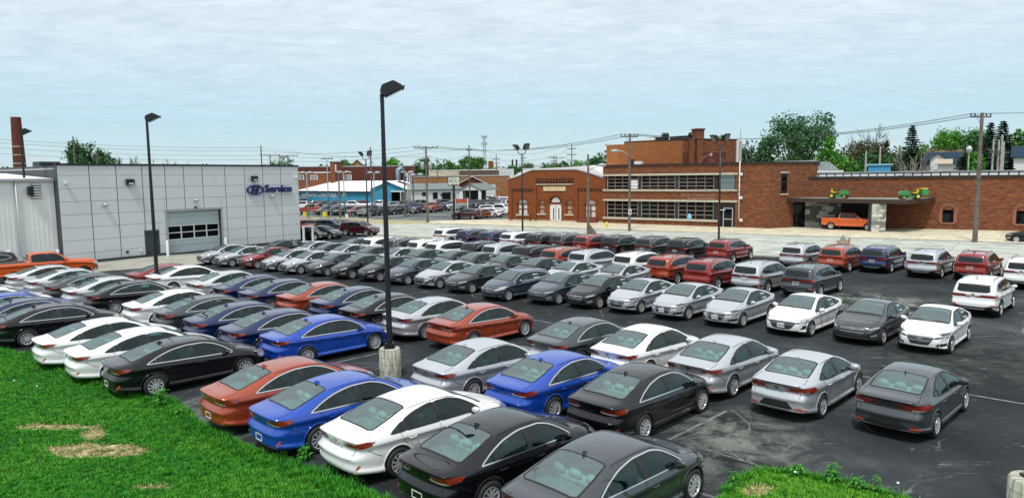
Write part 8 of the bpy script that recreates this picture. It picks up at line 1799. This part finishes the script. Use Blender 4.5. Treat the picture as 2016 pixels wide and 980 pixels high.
# bare straw-coloured patches
def blob(px, py, rx, ry, n=22, seed=1):
    r_ = random.Random(seed); c = G(px, py); out = []
    for k in range(n):
        a = 2 * pi * k / n; q_ = G(px + rx * cos(a) * r_.uniform(.82, 1.15), py + ry * sin(a) * r_.uniform(.8, 1.15)); out.append(P2(q_))
    return out
M_STRAW = mat("dry_bare_soil", (.40, .29, .14), .95, color2=(.68, .56, .34), scale=14, detail=8, bump=.8)
PATCH = [blob(188, 890, 105, 15, seed=2), blob(120, 843, 85, 6, seed=3), blob(185, 858, 26, 11, seed=4), blob(300, 962, 40, 4, seed=5), blob(1490, 968, 32, 11, seed=6)]
for k, b_ in enumerate(PATCH): sheet('bare_patch', b_, .018 + .001 * k, M_STRAW)
def tuft(name, seed, n, h, w, m, lean=.35):
    r_ = random.Random(seed); V = []; F = []
    for _ in range(n):
        a = r_.uniform(0, 2 * pi); rad = r_.uniform(0, .07); x, y = rad * cos(a), rad * sin(a); hh = h * r_.uniform(.55, 1.15); d = Vector((cos(a + r_.uniform(-1, 1)), sin(a + r_.uniform(-1, 1)), 0)); l_ = hh * lean * r_.uniform(.3, 1.4); s_ = Vector((-d.y, d.x, 0)) * w * r_.uniform(.7, 1.3); b0 = Vector((x, y, 0)); k = len(V)
        V += [b0 - s_ * .5, b0 + s_ * .5, b0 + d * l_ * .4 + Vector((0, 0, hh * .6)) + s_ * .38, b0 + d * l_ * .4 + Vector((0, 0, hh * .6)) - s_ * .38, b0 + d * l_ + Vector((0, 0, hh * .97))]; F += [(k, k + 1, k + 2, k + 3), (k + 3, k + 2, k + 4)]
    o = bpy.data.objects.new(name, mesh(name, V, F)); o.data.materials.append(m); return o
def grassmat(name, cs):
    m = bpy.data.materials.new(name); m.use_nodes = True; t = m.node_tree; b = t.nodes['Principled BSDF']; oi = N(t, 'ShaderNodeObjectInfo'); r = N(t, 'ShaderNodeValToRGB'); ramp(r, [(i / (len(cs) - 1), c) for i, c in enumerate(cs)]); t.links.new(oi.outputs['Random'], r.inputs[0]); t.links.new(r.outputs[0], b.inputs['Base Color']); b.inputs['Roughness'].default_value = .6; b.inputs['Specular IOR Level'].default_value = .25
    b.inputs['Transmission Weight'].default_value = 0; return m
GM = grassmat("grass_blades", [(.008, .085, .006), (.018, .19, .008), (.030, .27, .012), (.09, .36, .02), (.012, .12, .006)]); GM2 = grassmat("grass_blades_sunny", [(.05, .27, .012), (.12, .38, .02), (.17, .38, .03), (.06, .30, .01)])
STM_ = grassmat("straw_blades", [(.42, .32, .15), (.56, .45, .25), (.28, .24, .10), (.12, .22, .04)])
def scatter(name, poly, dens, tufts, zbase, seed, avoid=(), only=None, scale=(.7, 1.3), near=None, gate=None):
    r_ = random.Random(seed); xs = [p[0] for p in poly]; ys = [p[1] for p in poly]; x0, x1, y0, y1 = max(min(xs), -34), min(max(xs), 14), max(min(ys), 8.5), max(ys); n = int((x1 - x0) * (y1 - y0) * dens); pts = []; nn = 0
    for _ in range(n):
        p = (r_.uniform(x0, x1), r_.uniform(y0, y1))
        if abs(p[0] / p[1]) > .80: continue
        d = math.hypot(*p)
        if r_.random() > min(1, (15 / d) ** 1.4) : continue
        if not inpoly(p, poly): continue
        if any(inpoly(p, a) for a in avoid) and r_.random() > .10: continue
        if gate and not gate(p): continue
        pts.append((p[0], p[1], zbase))
    me = bpy.data.meshes.new(name); me.from_pydata(pts, [], []); o = newobj(name, me); tag(o, kind='stuff')
    sc_col = bpy.data.collections.new(name + "_tufts")
    for t in tufts: sc_col.objects.link(t)
    ng = bpy.data.node_groups.new(name, 'GeometryNodeTree'); ng.interface.new_socket('Geometry', in_out='INPUT', socket_type='NodeSocketGeometry'); ng.interface.new_socket('Geometry', in_out='OUTPUT', socket_type='NodeSocketGeometry')
    gi, go = ng.nodes.new('NodeGroupInput'), ng.nodes.new('NodeGroupOutput'); ip = ng.nodes.new('GeometryNodeInstanceOnPoints'); ci = ng.nodes.new('GeometryNodeCollectionInfo'); ci.inputs['Collection'].default_value = sc_col; ci.inputs['Separate Children'].default_value = True; ci.inputs['Reset Children'].default_value = True
    ip.inputs['Pick Instance'].default_value = True; rv = ng.nodes.new('FunctionNodeRandomValue'); rv.data_type = 'FLOAT_VECTOR'; rv.inputs[0].default_value = (-.15, -.15, 0); rv.inputs[1].default_value = (.15, .15, 6.28); rs = ng.nodes.new('FunctionNodeRandomValue'); rs.data_type = 'FLOAT'; rs.inputs[2].default_value = scale[0]; rs.inputs[3].default_value = scale[1]; rs.inputs['Seed'].default_value = 3
    l_ = ng.links.new; l_(gi.outputs[0], ip.inputs['Points']); l_(ci.outputs[0], ip.inputs['Instance']); l_(rv.outputs[0], ip.inputs['Rotation']); l_(rs.outputs[1], ip.inputs['Scale']); l_(ip.outputs[0], go.inputs[0])
    md = o.modifiers.new(name, 'NODES'); md.node_group = ng; return len(pts)
tg = [tuft('grass_tuft', s, 14, .052, .010, GM, .8) for s in range(4)] + [tuft('grass_tuft', 9, 10, .09, .011, GM, .6)]
tl = [tuft('tall_tuft', s, 14, .15, .012, GM, .6) for s in range(20, 23)]; tsn = [tuft('sunny_tuft', s, 13, .075, .012, GM2, .6) for s in range(30, 33)]
tst = [tuft('straw_tuft', s, 10, .05, .012, STM_, 1.2) for s in range(40, 43)]
scatter('grass', bank, 620, tg, .012, 5, PATCH[:4]); scatter('grass_on_island', [P2(p) for p in tri], 420, tsn + tg[:1], .012, 6, PATCH[4:])
scatter('sunny_grass', bank, 110, tsn, .012, 15, PATCH[:4], gate=lambda p: sin(p[0] * 1.1 + 2) + sin(p[1] * 1.7 - p[0] * .6) > .2)  # patches of yellower tufts, for variety of tone
for k, b_ in enumerate(PATCH): scatter('dry_stubble', b_, 260, tst, .02, 50 + k)
def inset(poly_pts, d):
    """band along the edge of the bank where the grass stands tall under the cars"""
    a = [Vector((p.x, p.y, 0)) for p in poly_pts]; b = offset_line(a, -d); return [P2(p) for p in a] + [P2(p) for p in b[::-1]]
scatter('tall_edge_grass', inset(edge, .55), 120, tl, .012, 8); scatter('tall_island_grass', inset(tri[:9], .22), 120, tl, .012, 9)
# broad-leaved weeds at the edge, each its own plant
WL = leafmat("weed_leaves", (.02, .14, .012), (.07, .30, .03))
def weed(px, py, h, r, n, label, seed, name='weed_plant'):
    rr = random.Random(seed); p = G(px, py); p.z = .012; e = empty(name, p); tag(e, label, 'plant', 'weeds along the grass edge'); V = []; F = []; st = MB()
    for i in range(n):
        a = rr.uniform(0, 2 * pi); z = h * rr.uniform(.15, 1.0); d = Vector((cos(a), sin(a), rr.uniform(-.2, .35))).normalized(); L_ = r * rr.uniform(.45, .9) * (1.15 - .5 * z / h); b0 = Vector((rr.uniform(-.12, .12) * r * 3, rr.uniform(-.12, .12) * r * 3, z * .8)); c = b0 + d * L_ * .5; s_ = Vector((-d.y, d.x, 0)) * L_ * .22; k = len(V)
        V += [b0, c + s_ + Vector((0, 0, .02)), b0 + d * L_ - Vector((0, 0, L_ * .25)), c - s_ + Vector((0, 0, .02))]; F += [(k, k + 1, k + 2, k + 3)]
        if i % 4 == 0: st.tube([(b0.x * .3, b0.y * .3, 0), b0], .006, 4, False)
    newobj('leaves', mesh('leaves', V, F), e, WL); st.build('stems', WL, e)
for k, (px, py, h, r, n, lb) in enumerate(((318, 800, .62, .30, 90, "tall leafy weed before the black sedan's rear wheel"), (265, 782, .35, .2, 40, "small weed at the black sedan's bumper"), (352, 820, .3, .22, 40, "low weed right of the tall leafy one"), (600, 905, .42, .26, 60, "leafy weed under the blue sedan's bumper"), (655, 925, .34, .22, 50, "leafy weed beneath the white sedan's exhaust"), (560, 893, .28, .2, 40, "low weed left of the weed under the blue bumper"), (138, 728, .28, .18, 30, "small weed before the second white sedan"), (700, 950, .3, .22, 46, "weed near the bottom edge by the nearest black sedan"),
    (1640, 948, .46, .26, 70, "bushy dark weed on the grass island's far edge"), (1570, 938, .36, .22, 50, "leafy weed at the middle of the island's edge"), (1690, 966, .34, .22, 40, "low weed right of the bushy one on the island"), (1725, 976, .5, .2, 40, "upright weed at the island's right tip"), (1445, 955, .34, .2, 40, "grassy weed at the island's left slope"))): weed(px, py, h, r, n, lb, 70 + k)
for k, (px, py, h, lb) in enumerate(((1765, 992, .42, "white dandelion clock standing at the island's right tip"), (1564, 948, .2, "small dandelion clock in the middle of the grass island"), (73, 768, .12, "white dandelion clock left on the grass bank"), (28, 756, .1, "tiny dandelion clock nearest the left edge"))):
    p = G(px, py); e = empty('dandelion', p); tag(e, lb, 'flower', 'dandelion clocks'); MB().tube([(0, 0, 0), (.01, 0, h)], .005, 5).build('stem', WL, e); MB().lathe([(.001, -.028), (.022, -.018), (.03, 0), (.022, .018), (.001, .028)], 10, Matrix.Translation((.01, 0, h + .02))).build('seed_head', M_WHITEW, e, True)
